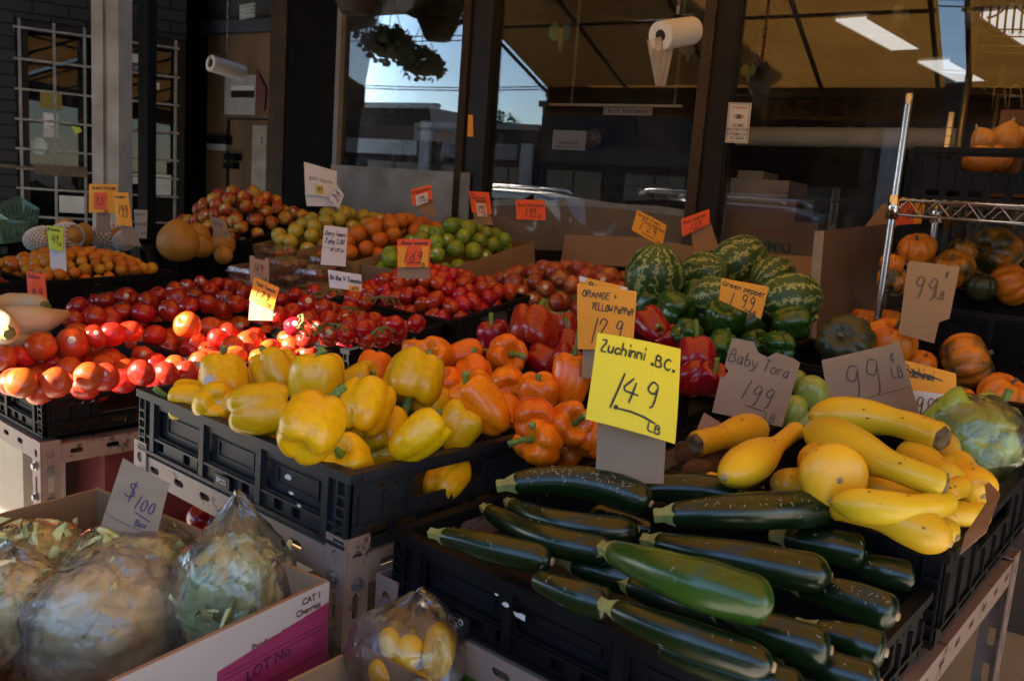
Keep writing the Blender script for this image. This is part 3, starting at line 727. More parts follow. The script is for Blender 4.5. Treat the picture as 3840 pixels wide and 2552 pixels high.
m_beef = waxy("beefsteak_tomato_skin", (.34, .014, .008), (.27, .010, .006), scale=8, rough=.22, coat=.35, hvar=.008, var=.2)
m_vine = waxy("vine_tomato_skin", (.44, .012, .007), (.38, .009, .006), scale=8, rough=.2, coat=.4)
m_roma = waxy("roma_tomato_skin", (.46, .020, .008), (.38, .012, .006), scale=8, rough=.22, coat=.35, hvar=.015, var=.2)
m_cal = M("dry_green_calyx", (.07, .11, .025), (.05, .07, .02), 20, .7)
m_vstem = M("vine_stem", (.16, .17, .045), (.10, .12, .03), 15, .7)
def apple_mat(name, base, blush, streak, lo=.42, hi=.62):
    m, nt, b = nodes_of(name); N, L = nt.nodes, nt.links
    tc = N.new("ShaderNodeTexCoord"); oi = N.new("ShaderNodeObjectInfo")
    mu = N.new("ShaderNodeMath"); mu.operation = 'MULTIPLY'; mu.inputs[1].default_value = 53; L.new(oi.outputs["Random"], mu.inputs[0])
    def nz(scale, detail, stretch):
        mp = N.new("ShaderNodeMapping"); mp.inputs["Scale"].default_value = stretch; L.new(tc.outputs["Object"], mp.inputs[0])
        ad = N.new("ShaderNodeVectorMath"); ad.operation = 'ADD'; L.new(mp.outputs[0], ad.inputs[0]); L.new(mu.outputs[0], ad.inputs[1])
        n = N.new("ShaderNodeTexNoise"); n.inputs["Scale"].default_value = scale; n.inputs["Detail"].default_value = detail; L.new(ad.outputs[0], n.inputs["Vector"]); return n
    n1 = nz(1.6, 2, (1, 1, 1)); n2 = nz(9, 4, (1, 1, .12))
    r1 = N.new("ShaderNodeMapRange"); r1.inputs[1].default_value = lo; r1.inputs[2].default_value = hi; L.new(n1.outputs[0], r1.inputs[0])
    r2 = N.new("ShaderNodeMapRange"); r2.inputs[1].default_value = .35; r2.inputs[2].default_value = .7; L.new(n2.outputs[0], r2.inputs[0])
    mx = N.new("ShaderNodeMix"); mx.data_type = 'RGBA'; mx.inputs[6].default_value = lin(blush); mx.inputs[7].default_value = lin(streak); L.new(r2.outputs[0], mx.inputs[0])
    mx2 = N.new("ShaderNodeMix"); mx2.data_type = 'RGBA'; mx2.inputs[6].default_value = lin(base); L.new(mx.outputs[2], mx2.inputs[7]); L.new(r1.outputs[0], mx2.inputs[0])
    hs = N.new("ShaderNodeHueSaturation"); L.new(mx2.outputs[2], hs.inputs["Color"])
    mr = N.new("ShaderNodeMapRange"); mr.inputs[3].default_value = .8; mr.inputs[4].default_value = 1.15; L.new(oi.outputs["Random"], mr.inputs[0]); L.new(mr.outputs[0], hs.inputs["Value"])
    L.new(hs.outputs[0], b.inputs["Base Color"]); b.inputs["Roughness"].default_value = .33; b.inputs["Coat Weight"].default_value = .2
    return m
m_gala = apple_mat("gala_apple_skin", (.52, .34, .05), (.33, .020, .010), (.42, .09, .02), .40, .54)
m_fuji = apple_mat("fuji_apple_skin", (.42, .16, .04), (.22, .018, .014), (.33, .06, .03), .34, .55)
m_yap = waxy("yellow_apple_skin", (.50, .38, .04), (.42, .33, .05), rough=.35, coat=.15)
m_gap = waxy("green_apple_skin", (.16, .28, .018), (.23, .30, .03), rough=.32, coat=.2, var=.25, hvar=.015)
m_org = waxy("orange_peel", (.60, .17, .006), (.52, .13, .005), rough=.45, coat=.1, bump=.35, bscale=220)
m_man = waxy("mandarin_peel", (.60, .22, .006), (.50, .17, .006), rough=.42, coat=.1, bump=.3, bscale=260, hvar=.02, var=.2)
m_pom = M("pomelo_rind", (.44, .22, .03), (.36, .16, .02), 10, .5, bump=.4, bscale=160, var=.12)
m_plu = waxy("plum_skin", (.16, .008, .010), (.24, .03, .012), rough=.35, scale=3)
m_dai = M("daikon_skin", (.56, .47, .32), (.48, .37, .22), 6, .45, bump=.25, bscale=50, var=.1)
m_cho = waxy("chayote_skin", (.28, .36, .06), (.22, .30, .05), rough=.4)
m_taro = M("hairy_taro_skin", (.16, .075, .030), (.05, .024, .012), 18, .9, bump=1.0, bscale=90, var=.3)
m_sq = M("yellow_squash_skin", (.76, .49, .015), (.70, .39, .008), 5, .38, coat=.12, bump=.15, bscale=45, var=.14, hvar=.012, stretch=(1, 1, .3))
m_sqcut = M("dry_squash_stem", (.20, .15, .06), (.07, .05, .03), 60, .85, bump=.6, bscale=120)
m_scar = M("tan_blossom_scar", (.42, .32, .18), (.3, .2, .1), 80, .8)
m_ztip = M("pale_zucchini_stem", (.28, .30, .09), (.2, .2, .05), 40, .65, bump=.4, bscale=90)
def zuc_mat(name, c1, c2, scratch=.25):
    m, nt, b = nodes_of(name); N, L = nt.nodes, nt.links
    tc = N.new("ShaderNodeTexCoord")
    n = N.new("ShaderNodeTexNoise"); n.inputs["Scale"].default_value = 5; n.inputs["Detail"].default_value = 3; L.new(tc.outputs["Object"], n.inputs["Vector"])
    n2 = N.new("ShaderNodeTexVoronoi"); n2.inputs["Scale"].default_value = 170; L.new(tc.outputs["Object"], n2.inputs["Vector"])
    r = N.new("ShaderNodeValToRGB"); r.color_ramp.elements[0].position = .35; r.color_ramp.elements[1].position = .65
    r.color_ramp.elements[0].color = lin(c1); r.color_ramp.elements[1].color = lin(c2); L.new(n.outputs[0], r.inputs[0])
    sp = N.new("ShaderNodeMapRange"); sp.inputs[1].default_value = .0; sp.inputs[2].default_value = .25; sp.inputs[3].default_value = .5; sp.inputs[4].default_value = 0; L.new(n2.outputs["Distance"], sp.inputs[0])
    mx = N.new("ShaderNodeMix"); mx.data_type = 'RGBA'; L.new(sp.outputs[0], mx.inputs[0]); L.new(r.outputs[0], mx.inputs[6]); mx.inputs[7].default_value = lin([c * 2.2 + .01 for c in c2])
    # pale scuffs
    mp = N.new("ShaderNodeMapping"); mp.inputs["Scale"].default_value = (26, 60, 60); mp.inputs["Rotation"].default_value = (0.3, .4, .9); L.new(tc.outputs["Object"], mp.inputs[0])
    n3 = N.new("ShaderNodeTexNoise"); n3.inputs["Scale"].default_value = 1.0; n3.inputs["Detail"].default_value = 6; n3.inputs["Distortion"].default_value = 2.0; L.new(mp.outputs[0], n3.inputs["Vector"])
    n4 = N.new("ShaderNodeTexNoise"); n4.inputs["Scale"].default_value = 9; L.new(tc.outputs["Object"], n4.inputs["Vector"])
    a = N.new("ShaderNodeMapRange"); a.inputs[1].default_value = .66; a.inputs[2].default_value = .71; L.new(n3.outputs[0], a.inputs[0])
    c = N.new("ShaderNodeMapRange"); c.inputs[1].default_value = .56; c.inputs[2].default_value = .66; c.inputs[4].default_value = scratch; L.new(n4.outputs[0], c.inputs[0])
    mu = N.new("ShaderNodeMath"); mu.operation = 'MULTIPLY'; L.new(a.outputs[0], mu.inputs[0]); L.new(c.outputs[0], mu.inputs[1])
    mx2 = N.new("ShaderNodeMix"); mx2.data_type = 'RGBA'; L.new(mu.outputs[0], mx2.inputs[0]); L.new(mx.outputs[2], mx2.inputs[6]); mx2.inputs[7].default_value = (.35, .36, .28, 1)
    L.new(mx2.outputs[2], b.inputs["Base Color"]); b.inputs["Roughness"].default_value = .26; b.inputs["Coat Weight"].default_value = .2; b.inputs["Coat Roughness"].default_value = .2
    bp = N.new("ShaderNodeBump"); bp.inputs["Strength"].default_value = .15; bp.inputs["Distance"].default_value = .002; L.new(n.outputs[0], bp.inputs["Height"]); L.new(bp.outputs[0], b.inputs["Normal"])
    return m
m_zuc = zuc_mat("dark_zucchini_skin", (.0018, .0095, .0022), (.0050, .0200, .0040), .95)
m_zucg = zuc_mat("bright_zucchini_skin", (.018, .055, .006), (.034, .085, .009), .4)
def melon_mat():
    m, nt, b = nodes_of("watermelon_rind"); N, L = nt.nodes, nt.links
    tc = N.new("ShaderNodeTexCoord"); sx = N.new("ShaderNodeSeparateXYZ"); L.new(tc.outputs["Object"], sx.inputs[0])
    at2 = N.new("ShaderNodeMath"); at2.operation = 'ARCTAN2'; L.new(sx.outputs[1], at2.inputs[0]); L.new(sx.outputs[0], at2.inputs[1])
    no = N.new("ShaderNodeTexNoise"); no.inputs["Scale"].default_value = 14; no.inputs["Detail"].default_value = 4; L.new(tc.outputs["Object"], no.inputs["Vector"])
    ma = N.new("ShaderNodeMath"); ma.operation = 'MULTIPLY_ADD'; ma.inputs[1].default_value = 1.1; L.new(no.outputs[0], ma.inputs[0]); L.new(at2.outputs[0], ma.inputs[2])
    mu = N.new("ShaderNodeMath"); mu.operation = 'MULTIPLY'; mu.inputs[1].default_value = 11; L.new(ma.outputs[0], mu.inputs[0])
    si = N.new("ShaderNodeMath"); si.operation = 'SINE'; L.new(mu.outputs[0], si.inputs[0])
    r = N.new("ShaderNodeValToRGB"); L.new(si.outputs[0], r.inputs[0])
    r.color_ramp.elements[0].position = .0; r.color_ramp.elements[0].color = (.030, .080, .018, 1); r.color_ramp.elements[1].position = .9; r.color_ramp.elements[1].color = (.34, .38, .13, 1)
    e = r.color_ramp.elements.new(.55); e.color = (.040, .10, .022, 1)
    L.new(r.outputs[0], b.inputs["Base Color"]); b.inputs["Roughness"].default_value = .4
    return m
m_melon = melon_mat()
def pump_mat(name, org, grn, lo, hi):
    m, nt, b = nodes_of(name); N, L = nt.nodes, nt.links
    tc = N.new("ShaderNodeTexCoord"); oi = N.new("ShaderNodeObjectInfo")
    mu = N.new("ShaderNodeMath"); mu.operation = 'MULTIPLY'; mu.inputs[1].default_value = 31; L.new(oi.outputs["Random"], mu.inputs[0])
    ad = N.new("ShaderNodeVectorMath"); ad.operation = 'ADD'; L.new(tc.outputs["Object"], ad.inputs[0]); L.new(mu.outputs[0], ad.inputs[1])
    no = N.new("ShaderNodeTexNoise"); no.inputs["Scale"].default_value = 1.6; no.inputs["Detail"].default_value = 6; no.inputs["Roughness"].default_value = .65; L.new(ad.outputs[0], no.inputs["Vector"])
    r = N.new("ShaderNodeValToRGB"); r.color_ramp.elements[0].position = lo; r.color_ramp.elements[1].position = hi
    r.color_ramp.elements[0].color = lin(org); r.color_ramp.elements[1].color = lin(grn); L.new(no.outputs[0], r.inputs[0])
    L.new(r.outputs[0], b.inputs["Base Color"]); b.inputs["Roughness"].default_value = .42; b.inputs["Coat Weight"].default_value = .1
    return m
m_pmo = pump_mat("orange_squash_skin", (.72, .21, .006), (.56, .14, .008), .45, .6)
m_pmg = pump_mat("green_orange_squash_skin", (.58, .19, .010), (.025, .035, .010), .40, .56)
m_pmd = pump_mat("dark_green_squash_skin", (.05, .05, .012), (.018, .026, .010), .35, .6)
m_stick = M("sticker_paper", (.70, .68, .62), (.25, .24, .22), 260, .5, contrast=(.52, .56))
m_net = M("white_foam_net", (.72, .68, .64), None, 1, .8)

# ------------------------------------------------------------------ produce: shapes (unit diameter unless noted)
def lathe(fn, nu=24, nv=16):
    """fn(th, ph) -> point, ph from top pole 0 to pi"""
    mb = MB(); vs = [fn(0, 0)]
    for j in range(1, nv):
        for i in range(nu): vs.append(fn(2 * pi * i / nu, pi * j / nv))
    vs.append(fn(0, pi)); fs = []
    for i in range(nu): fs.append((0, 1 + i, 1 + (i + 1) % nu))
    for j in range(nv - 2):
        for i in range(nu):
            a = 1 + j * nu + i; b = 1 + j * nu + (i + 1) % nu; fs.append((a, a + nu, b + nu, b))
    e = len(vs) - 1; o = 1 + (nv - 2) * nu
    for i in range(nu): fs.append((e, o + (i + 1) % nu, o + i))
    mb.add(vs, fs); return mb
def pepper_mesh(name, mat, seed, n, hh, taper):
    rng = random.Random(seed); p0 = rng.uniform(0, 6); ox, oy = rng.uniform(-1, 1), rng.uniform(-1, 1); lobs = [rng.uniform(.9, 1.08) for _ in range(n)]
    def fn(th, ph):
        s = math.sin(ph) ** .66 if ph not in (0, pi) else 0; c = math.cos(ph); zz = math.copysign(abs(c) ** .8, c) * hh * .5
        k = 1 - taper * (.5 - .5 * c) ** 1.3
        a = th + p0 + .25 * c * .5; ph_l = (n * a / 2)
        lb = abs(math.cos(ph_l)); crease = (1 - lb) ** 2
        lob = lobs[int((ph_l / pi + .5)) % n]
        r = .5 * s * k * (1 - (.10 + .16 * abs(c)) * crease) * (1 + (lob - 1) * lb)
        rho = r / .5
        if c > 0: zz -= .22 * math.exp(-(rho / .42) ** 2) - .05 * lb * rho * (1 if c < .9 else .5)
        else: zz += .16 * math.exp(-(rho / .33) ** 2) * (1 if taper < .4 else .3); zz -= .05 * lb * rho
        x, y = r * math.cos(th), r * math.sin(th)
        nz = noise.noise(V((x * 3 + ox * 5, y * 3 + oy * 5, zz * 3 + seed))) * .05
        return (x * (1 + nz) + .10 * zz * ox, y * (1 + nz) + .10 * zz * oy, zz)
    me = mesh_only(lathe(fn, 36, 24), name, mat); me["ztop"] = fn(0, 0)[2]; me["dx"] = .10 * me["ztop"] * ox; me["dy"] = .10 * me["ztop"] * oy
    return me
def pepper_stem(seed, ln):
    rng = random.Random(seed); a = rng.uniform(0, 6.28); bend = rng.uniform(.1, .5) * ln
    mb = MB(); pts = []; rr = []
    for k in range(7):
        u = k / 6; pts.append((bend * u * u * math.cos(a), bend * u * u * math.sin(a), -.02 + u * ln * (1 - .25 * u * bend / max(ln, .01)))); rr.append([.085, .06, .05, .046, .048, .052, .058][k])
    mb.tube(pts, rr, 8)
    # calyx
    n = 10; vs = [(0, 0, .05)]; fs = []
    for i in range(n):
        r = .17 if i % 2 == 0 else .12; vs.append((r * math.cos(2 * pi * i / n), r * math.sin(2 * pi * i / n), .005))
    for i in range(n): vs.append((vs[1 + i][0] * .98, vs[1 + i][1] * .98, -.05))
    for i in range(n): j = (i + 1) % n; fs.append((0, 1 + i, 1 + j)); fs.append((1 + i, 1 + n + i, 1 + n + j, 1 + j))
    mb.add(vs, fs)
    mb.tube([pts[-1], tuple(V(pts[-1]) + (V(pts[-1]) - V(pts[-2])).normalized() * .004)], .052, 8, mi=1)
    return mesh_only(mb, "stem", [m_stem, m_stemcut])
PEP = {}
for col, mt in (("yellow", m_yel), ("orange", m_ora), ("red", m_redp), ("green", m_grnp)):
    PEP[col] = [pepper_mesh(col + "_pepper", mt, i * 7 + len(col), n, hh, tp) for i, (n, hh, tp) in enumerate(((4, .98, .10), (3, 1.05, .2), (4, .90, .06), (3, 1.2, .42), (4, 1.05, .22)))]
STEMS = [pepper_stem(i, l) for i, l in enumerate((.24, .34, .48, .18, .62))]
def tomato_mesh(name, mat, seed, lob=.02, sq=.84, n=5):
    def fn(th, ph):
        s, c = math.sin(ph), math.cos(ph); r = .5 * s ** .9 if s > 0 else 0; r *= 1 + lob * math.cos(n * th + seed) * (.5 + .5 * c) - .0
        z = .5 * sq * c
        if c > 0: z -= .10 * math.exp(-(r / .13) ** 2)
        else: z += .02 * math.exp(-(r / .05) ** 2)
        k = 1 + .05 * noise.noise(V((r * math.cos(th) * 3 + seed, r * math.sin(th) * 3, z * 3)))
        return (r * math.cos(th) * k, r * math.sin(th) * k, z)
    return mesh_only(lathe(fn, 24, 16), name, mat)
TOM = [tomato_mesh("field_tomato", m_tom, i * 1.7, .03, q) for i, q in enumerate((.86, .9, .8))]
BEEF = [tomato_mesh("beefsteak_tomato", m_beef, i * 1.3 + 5, l, q, k) for i, (l, q, k) in enumerate(((.05, .8, 5), (.03, .86, 6), (.08, .76, 5)))]
VIN = [tomato_mesh("vine_tomato", m_vine, i + 9, .015, q) for i, q in enumerate((.93, .88))]
ROM = []
for i, hh in enumerate((1.3, 1.15, 1.42)):
    def fn(th, ph, hh=hh, i=i):
        s, c = math.sin(ph), math.cos(ph); r = .5 * (s ** .85 if s > 0 else 0) * (1 - .12 * c) * (1 + .03 * math.cos(3 * th + i)); return (r * math.cos(th), r * math.sin(th), .5 * hh * c - (.05 * math.exp(-(r / .1) ** 2) if c > 0 else 0))
    ROM.append(mesh_only(lathe(fn, 20, 14), "roma_tomato", m_roma))
def star(n, r0, r1, droop, mat, name):
    mb = MB(); vs = [(0, 0, .02)]; fs = []
    for i in range(n):
        a = 2 * pi * i / n; da = .28
        b = len(vs); vs += [(r0 * math.cos(a - da), r0 * math.sin(a - da), .01), (r1 * .6 * math.cos(a), r1 * .6 * math.sin(a), .05), (r1 * math.cos(a), r1 * math.sin(a), .05 - droop), (r0 * math.cos(a + da), r0 * math.sin(a + da), .01)]
        fs += [(0, b, b + 1), (b, b + 2, b + 1), (0, b + 1, b + 3), (b + 1, b + 2, b + 3)]
    mb.add(vs, fs); mb.tube([(0, 0, 0), (.02, 0, .1)], [.03, .025], 6)
    return mesh_only(mb, name, mat, False)
CALYX = star(5, .06, .26, .03, m_cal, "calyx")
def apple_mesh(name, mat, seed, sq=.9, n=5):
    def fn(th, ph):
        s, c = math.sin(ph), math.cos(ph); r = .5 * (s if s > 0 else 0) * (1 + .10 * c) * .97 * (1 + .025 * math.cos(n * th + seed) * (.4 - .6 * c))
        z = .5 * sq * c
        if c > 0: z -= .15 * math.exp(-(r / .12) ** 2)
        else: z += .10 * math.exp(-(r / .11) ** 2)
        k = 1 + .04 * noise.noise(V((r * math.cos(th) * 2 + seed, r * math.sin(th) * 2, z * 2)))
        return (r * math.cos(th) * k, r * math.sin(th) * k, z)
    return mesh_only(lathe(fn, 24, 16), name, mat)
APST = MB(); APST.tube([(0, 0, .25), (.01, 0, .38), (.04, 0, .46)], [.014, .012, .018], 6); APST = mesh_only(APST, "stalk", M("apple_stalk", (.08, .05, .02), None, 1, .8))
GALA = [apple_mesh("gala_apple", m_gala, i * 2.1, q) for i, q in enumerate((.9, .96))]
FUJI = [apple_mesh("fuji_apple", m_fuji, i * 2.4, q) for i, q in enumerate((.86, .92))]
YAP = [apple_mesh("yellow_apple", m_yap, i * 2.7, q) for i, q in enumerate((.95, 1.0))]
GAP = [apple_mesh("green_apple", m_gap, i * 2.9, q) for i, q in enumerate((.88, .94))]
def ball_mesh(name, mat, seed, sq, dip=.03, top=0.0, nu=20, nv=14):
    def fn(th, ph):
        s, c = math.sin(ph), math.cos(ph); r = .5 * (s if s > 0 else 0); z = .5 * sq * c + (top * max(c, 0) ** 6)
        if c > 0: z -= dip * math.exp(-(r / .07) ** 2)
        k = 1 + .06 * noise.noise(V((r * math.cos(th) * 2.2 + seed, r * math.sin(th) * 2.2, z * 2.2)))
        return (r * math.cos(th) * k, r * math.sin(th) * k, z * k)
    return mesh_only(lathe(fn, nu, nv), name, mat)
ORA = [ball_mesh("orange", m_org, i, q) for i, q in enumerate((.95, 1.0))]
MAN = [ball_mesh("mandarin", m_man, i + 3, q) for i, q in enumerate((.8, .88, .95))]
POM = [ball_mesh("pomelo", m_pom, i + 6, q, .04, .1, 32, 22) for i, q in enumerate((1.0, .92))]
PLU = [ball_mesh("plum", m_plu, i + 8, q, .06) for i, q in enumerate((.95, 1.0))]
BUTTON = MB(); BUTTON.tube([(0, 0, .44), (0, 0, .485)], [.05, .035], 7); BUTTON = mesh_only(BUTTON, "stem_button", M("dry_button", (.12, .14, .04), None, 1, .8))
MEL = ball_mesh("watermelon", m_melon, 4, 1.18, .02, 0, 40, 28)
def pumpkin_mesh(name, mat, seed, n=10, hh=.8, tap=.0):
    def fn(th, ph):
        s, c = math.sin(ph), math.cos(ph); k = abs(math.cos(n * th / 2 + seed)) ** .5; r = .5 * (s ** .8 if s > 0 else 0) * (.84 + .16 * k) * (1 + tap * c); z = .5 * hh * c
        if c > 0: z -= .14 * math.exp(-(r / .16) ** 2)
        else: z += .06 * math.exp(-(r / .12) ** 2)
        q = 1 + .05 * noise.noise(V((r * math.cos(th) * 2 + seed, r * math.sin(th) * 2, z * 2)))
        return (r * math.cos(th) * q, r * math.sin(th) * q, z)
    return mesh_only(lathe(fn, 60, 20), name, mat)
PUM = {"o": [pumpkin_mesh("carnival_squash", m_pmo, 1, 10, .82), pumpkin_mesh("carnival_squash", m_pmo, 3, 9, .9, .12)], "g": [pumpkin_mesh("carnival_squash", m_pmg, 2, 10, .85), pumpkin_mesh("carnival_squash", m_pmg, 5, 9, .95, .1)], "d": [pumpkin_mesh("acorn_squash", m_pmd, 4, 10, .95, .08)]}
PST = MB(); PST.tube([(0, 0, .22), (.0, 0, .34), (.03, 0, .44)], [.06, .035, .045], 6); PST = mesh_only(PST, "stem", m_sqcut)
STK = MB(); STK.add([(0, 0, .004)] + [(.13 * math.cos(k * pi / 8), .13 * math.sin(k * pi / 8), -.012) for k in range(16)], [(0, 1 + k, 1 + (k + 1) % 16) for k in range(16)]); STK = mesh_only(STK, "sticker", m_stick)
def sticker_on(o, mesh_r, P_dir, R):
    """small round sticker lying on the skin, facing world direction P_dir"""
    q = o.rotation_quaternion.inverted() @ V(P_dir).normalized()
    # first surface hit from outside along q
    me = o.data; best = None
    for v in me.vertices:
        if v.co.length > 0 and v.co.normalized().dot(q) > .9:
            s_ = v.co.dot(q)
            if best is None or v.co.normalized().dot(q) > best[0]: best = (v.co.normalized().dot(q), v.co.copy(), v.normal.copy())
    if best is None: return
    k = inst("sticker", STK, best[1] + best[2] * .012, best[2], 0, mesh_r, o); return k
TOCAM = lambda P: (CAMP - P).normalized()
def rdir(rng, up=.3):
    return V((rng.gauss(0, 1), rng.gauss(0, 1), rng.gauss(up, .8))).normalized()
# ------------------------------------------------------------------ crates and tables
m_crate = M("black_crate_plastic", (.004, .004, .0045), (.008, .008, .009), 6, .45, rough2=.62, spec=.14, bump=.15, bscale=50)
m_crate2 = M("crate_inner_plastic", (.004, .004, .005), None, 1, .55)
m_crateg = M("dark_grey_crate_plastic", (.013, .014, .017), (.022, .023, .027), 7, .5, spec=.25, bump=.15, bscale=60)
m_dex = M("pinkish_slotted_steel", (.40, .29, .24), (.34, .24, .20), 6, .55, bump=.1, bscale=40)
def dexion_mat():
    m, nt, b = nodes_of("chipped_pinkish_paint"); N, L = nt.nodes, nt.links
    tc = N.new("ShaderNodeTexCoord"); n = N.new("ShaderNodeTexNoise"); n.inputs["Scale"].default_value = 26; n.inputs["Detail"].default_value = 8; n.inputs["Roughness"].default_value = .7; L.new(tc.outputs["Object"], n.inputs["Vector"])
    n2 = N.new("ShaderNodeTexNoise"); n2.inputs["Scale"].default_value = 5; L.new(tc.outputs["Object"], n2.inputs["Vector"])
    ad = N.new("ShaderNodeMath"); ad.operation = 'ADD'; L.new(n.outputs[0], ad.inputs[0])
    h = N.new("ShaderNodeMath"); h.operation = 'MULTIPLY'; h.inputs[1].default_value = .45; L.new(n2.outputs[0], h.inputs[0]); L.new(h.outputs[0], ad.inputs[1])
    r = N.new("ShaderNodeValToRGB"); r.color_ramp.elements[0].position = .84; r.color_ramp.elements[0].color = (.27, .19, .15, 1); r.color_ramp.elements[1].position = .90; r.color_ramp.elements[1].color = (.055, .035, .025, 1)
    L.new(ad.outputs[0], r.inputs[0]); L.new(r.outputs[0], b.inputs["Base Color"]); b.inputs["Roughness"].default_value = .5
    return m
m_dex = dexion_mat()
m_bolt = M("zinc_bolt", (.35, .36, .37), (.25, .25, .26), 30, .35, metal=.8)
CR_CACHE = {}
def crate_meshes(L, W, H, style):
    key = (round(L, 3), round(W, 3), round(H, 3), style)
    if key in CR_CACHE: return CR_CACHE[key]
    body = m_crateg if style == 'grey' else m_crate
    def long_side():
        mb = MB(); nw = 3 if L > .45 else 2; P = lambda x, z, d: (x, d, z)
        holes = []; a = .05; w = (L - .10) / nw
        for i in range(nw):
            x0 = -L + a + i * w + .010; x1 = x0 + w - .022
            holes.append(rrect(x0, -H + .036, x1, -.026, .006, 2))
        for i in range(int((L - .1) / .045)):
            x0 = -L + .06 + i * .045
            if i % 3 != 1: holes.append(rrect(x0, -H + .010, x0 + .022, -H + .026, .002, 1))
        mb.plate([(-L, -H), (0, -H), (0, -.004), (-L, -.004)], holes, .004, P)
        mb.box((-L + .004, .010, -H + .004), (-.004, .0125, -.01), 0)                 # recessed back panel
        for i in range(nw):                                                          # raised inner frames and a fine grid in each panel
            x0 = -L + a + i * w + .030; x1 = x0 + w - .062; z0, z1 = -H + .046, -.036
            for q in ((x0, z0, x1, z0 + .003), (x0, z1 - .003, x1, z1), (x0, z0 + .003, x0 + .003, z1 - .003), (x1 - .003, z0 + .003, x1, z1 - .003)): mb.box((q[0], .0075, q[1]), (q[2], .0099, q[3]))
        mb.box((-L - .006, -.008, -.014), (.006, .012, 0))                            # rim
        mb.box((-L, -.005, -H + .029), (0, -.0003, -H + .033)); mb.box((-L, -.007, -H), (0, -.0004, -H + .006))
        for i in range(nw + 1):
            x = -L + a + i * w; mb.box((x - .008, -.006, -H + .0065), (x + .006, -.0005, -.0145))
        for sx in (-L + .002, -.026):                                                # ladder corners
            for k in range(5):
                z = -H + .008 + k * (H - .03) / 5; mb.box((sx, -.0065, z), (sx + .024, -.0006, z + .004))
            for q in (0, .021): mb.box((sx + q, -.0062, -H + .007), (sx + q + .003, -.0007, -.015))
        return mb
    def short_side():
        mb = MB(); P = lambda y, z, d: (-d, y, z); holes = []
        holes.append(rrect(W * .30, -.060, W * .68, -.022, .010, 3))
        for y in (.05, .075, .10, W - .12, W - .095, W - .07): holes.append(rrect(y, -.030, y + .012, -.024, .002, 1))
        for k in range(6): 
            y = .03 + k * (W - .06) / 6; holes.append(rrect(y + .006, -H + .008, y + (W - .06) / 6 - .012, -H + .024, .003, 1))
        mb.plate([(0, -H), (W, -H), (W, -.004), (0, -.004)], holes, .004, P)
        mb.box((-.012, .0125, -.013), (.0075, W - .0125, 0.0005)); mb.box((.0003, .004, -H + .028), (.005, W - .004, -H + .033))
        for k in range(9):
            y = .012 + k * (W - .03) / 8
            if k in (3, 4, 5): mb.box((.0004, y, -H + .034), (.005, y + .005, -.066))
            else: mb.box((.0004, y, -H + .034), (.005, y + .005, -.035))
        mb.box((-.009, .01, -H + .026), (-.0045, W - .01, -.068), 1)
        return mb
    def base():
        mb = MB(); mb.box((-L + .013, .013, -H + .004), (-.0125, W - .013, -H + .010)); return mb
    r = (mesh_only(long_side(), "long_side", [body, m_crate2], False), mesh_only(short_side(), "short_side", [body, m_crate2], False), mesh_only(base(), "base", m_crate2, False))
    CR_CACHE[key] = r; return r
def crate(x0, y0, zf, L, W, tilt, H, label, style='black', rz=0.0, logo=None, scraps=()):
    """x0, y0, zf: front right corner of the rim (zf relative to the eye)"""
    e = empty("produce_crate", (x0, y0, CZ + zf), label, "crate", "black produce crates on the stands")
    e.rotation_euler = (rad(tilt), 0, rad(rz))
    ls, ss, ba = crate_meshes(L, W, H, style)
    o = kid("long_side", ls, e)
    if logo:
        mb = MB(); print_on(mb, "IFCO", .0125, lambda x, y, of: (x, -.0080 - of, y), logo[0], logo[1], 'CENTER', bold=.03); mb.build("logo", m_paper, o)
        mb = MB(); mb.box((logo[0] - .022, -.0078, logo[1] - .006), (logo[0] + .022, -.0045, logo[1] + .013)); mb.build("logo_plate", m_crate2, o)
    for (sx_, sz_, w_) in scraps:
        rg = random.Random(int(sx_ * 999)); n_ = 9; mb = MB(); mb.plate([(sx_ + w_ * (.6 + .5 * rg.random()) * math.cos(k_ * 2 * pi / n_), sz_ + .45 * w_ * (.5 + .7 * rg.random()) * math.sin(k_ * 2 * pi / n_)) for k_ in range(n_)], [], .0006, lambda x, y, d: (x, -.0096 + d, y)); mb.build("label_scrap", m_paper, o)
    o = kid("long_side", ls, e); o.location = (-L, W, 0); o.rotation_euler = (0, 0, pi)
    kid("short_side", ss, e)
    o = kid("short_side", ss, e); o.location = (-L, W, 0); o.rotation_euler = (0, 0, pi)
    kid("base", ba, e)
    mat = Matrix.Translation((x0, y0, CZ + zf)) @ Matrix.Rotation(rad(rz), 4, 'Z') @ Matrix.Rotation(rad(tilt), 4, 'X')
    return mat
K = {}
K['yel'] = crate(-.90, .75, -.395, .60, .40, -1, .112, "dark grey crate of yellow bell peppers, its long side lettered", 'grey', logo=(-.315, -.100), scraps=((-.135, -.040, .010), (-.125, -.062, .007), (-.105, -.075, .006)))
K['ora'] = crate(-.90, 1.165, -.405, .60, .40, 1, .112, "black crate of orange bell peppers behind the yellow ones")
K['red'] = crate(-.90, 1.575, -.405, .60, .40, 4, .112, "black crate of red bell peppers behind the orange ones")
K['grn'] = crate(-.90, 1.985, -.375, .60, .40, 6, .112, "black crate of green bell peppers in front of the watermelons")
K['zuc'] = crate(-.258, .80, -.475, .60, .40, 0, .10, "black crate of dark zucchini at the near corner", logo=(-.468, -.088), scraps=((-.385, -.030, .007), (-.36, -.036, .012), (-.40, -.022, .004)))
K['squ'] = crate(-.245, 1.215, -.42, .42, .60, 2, .14, "black crate of yellow crookneck squash behind the zucchini")
K['tom'] = crate(-2.04, .79, -.526, .60, .40, 1, .10, "black crate of field tomatoes caught by the sun, nearest the stand's corner")
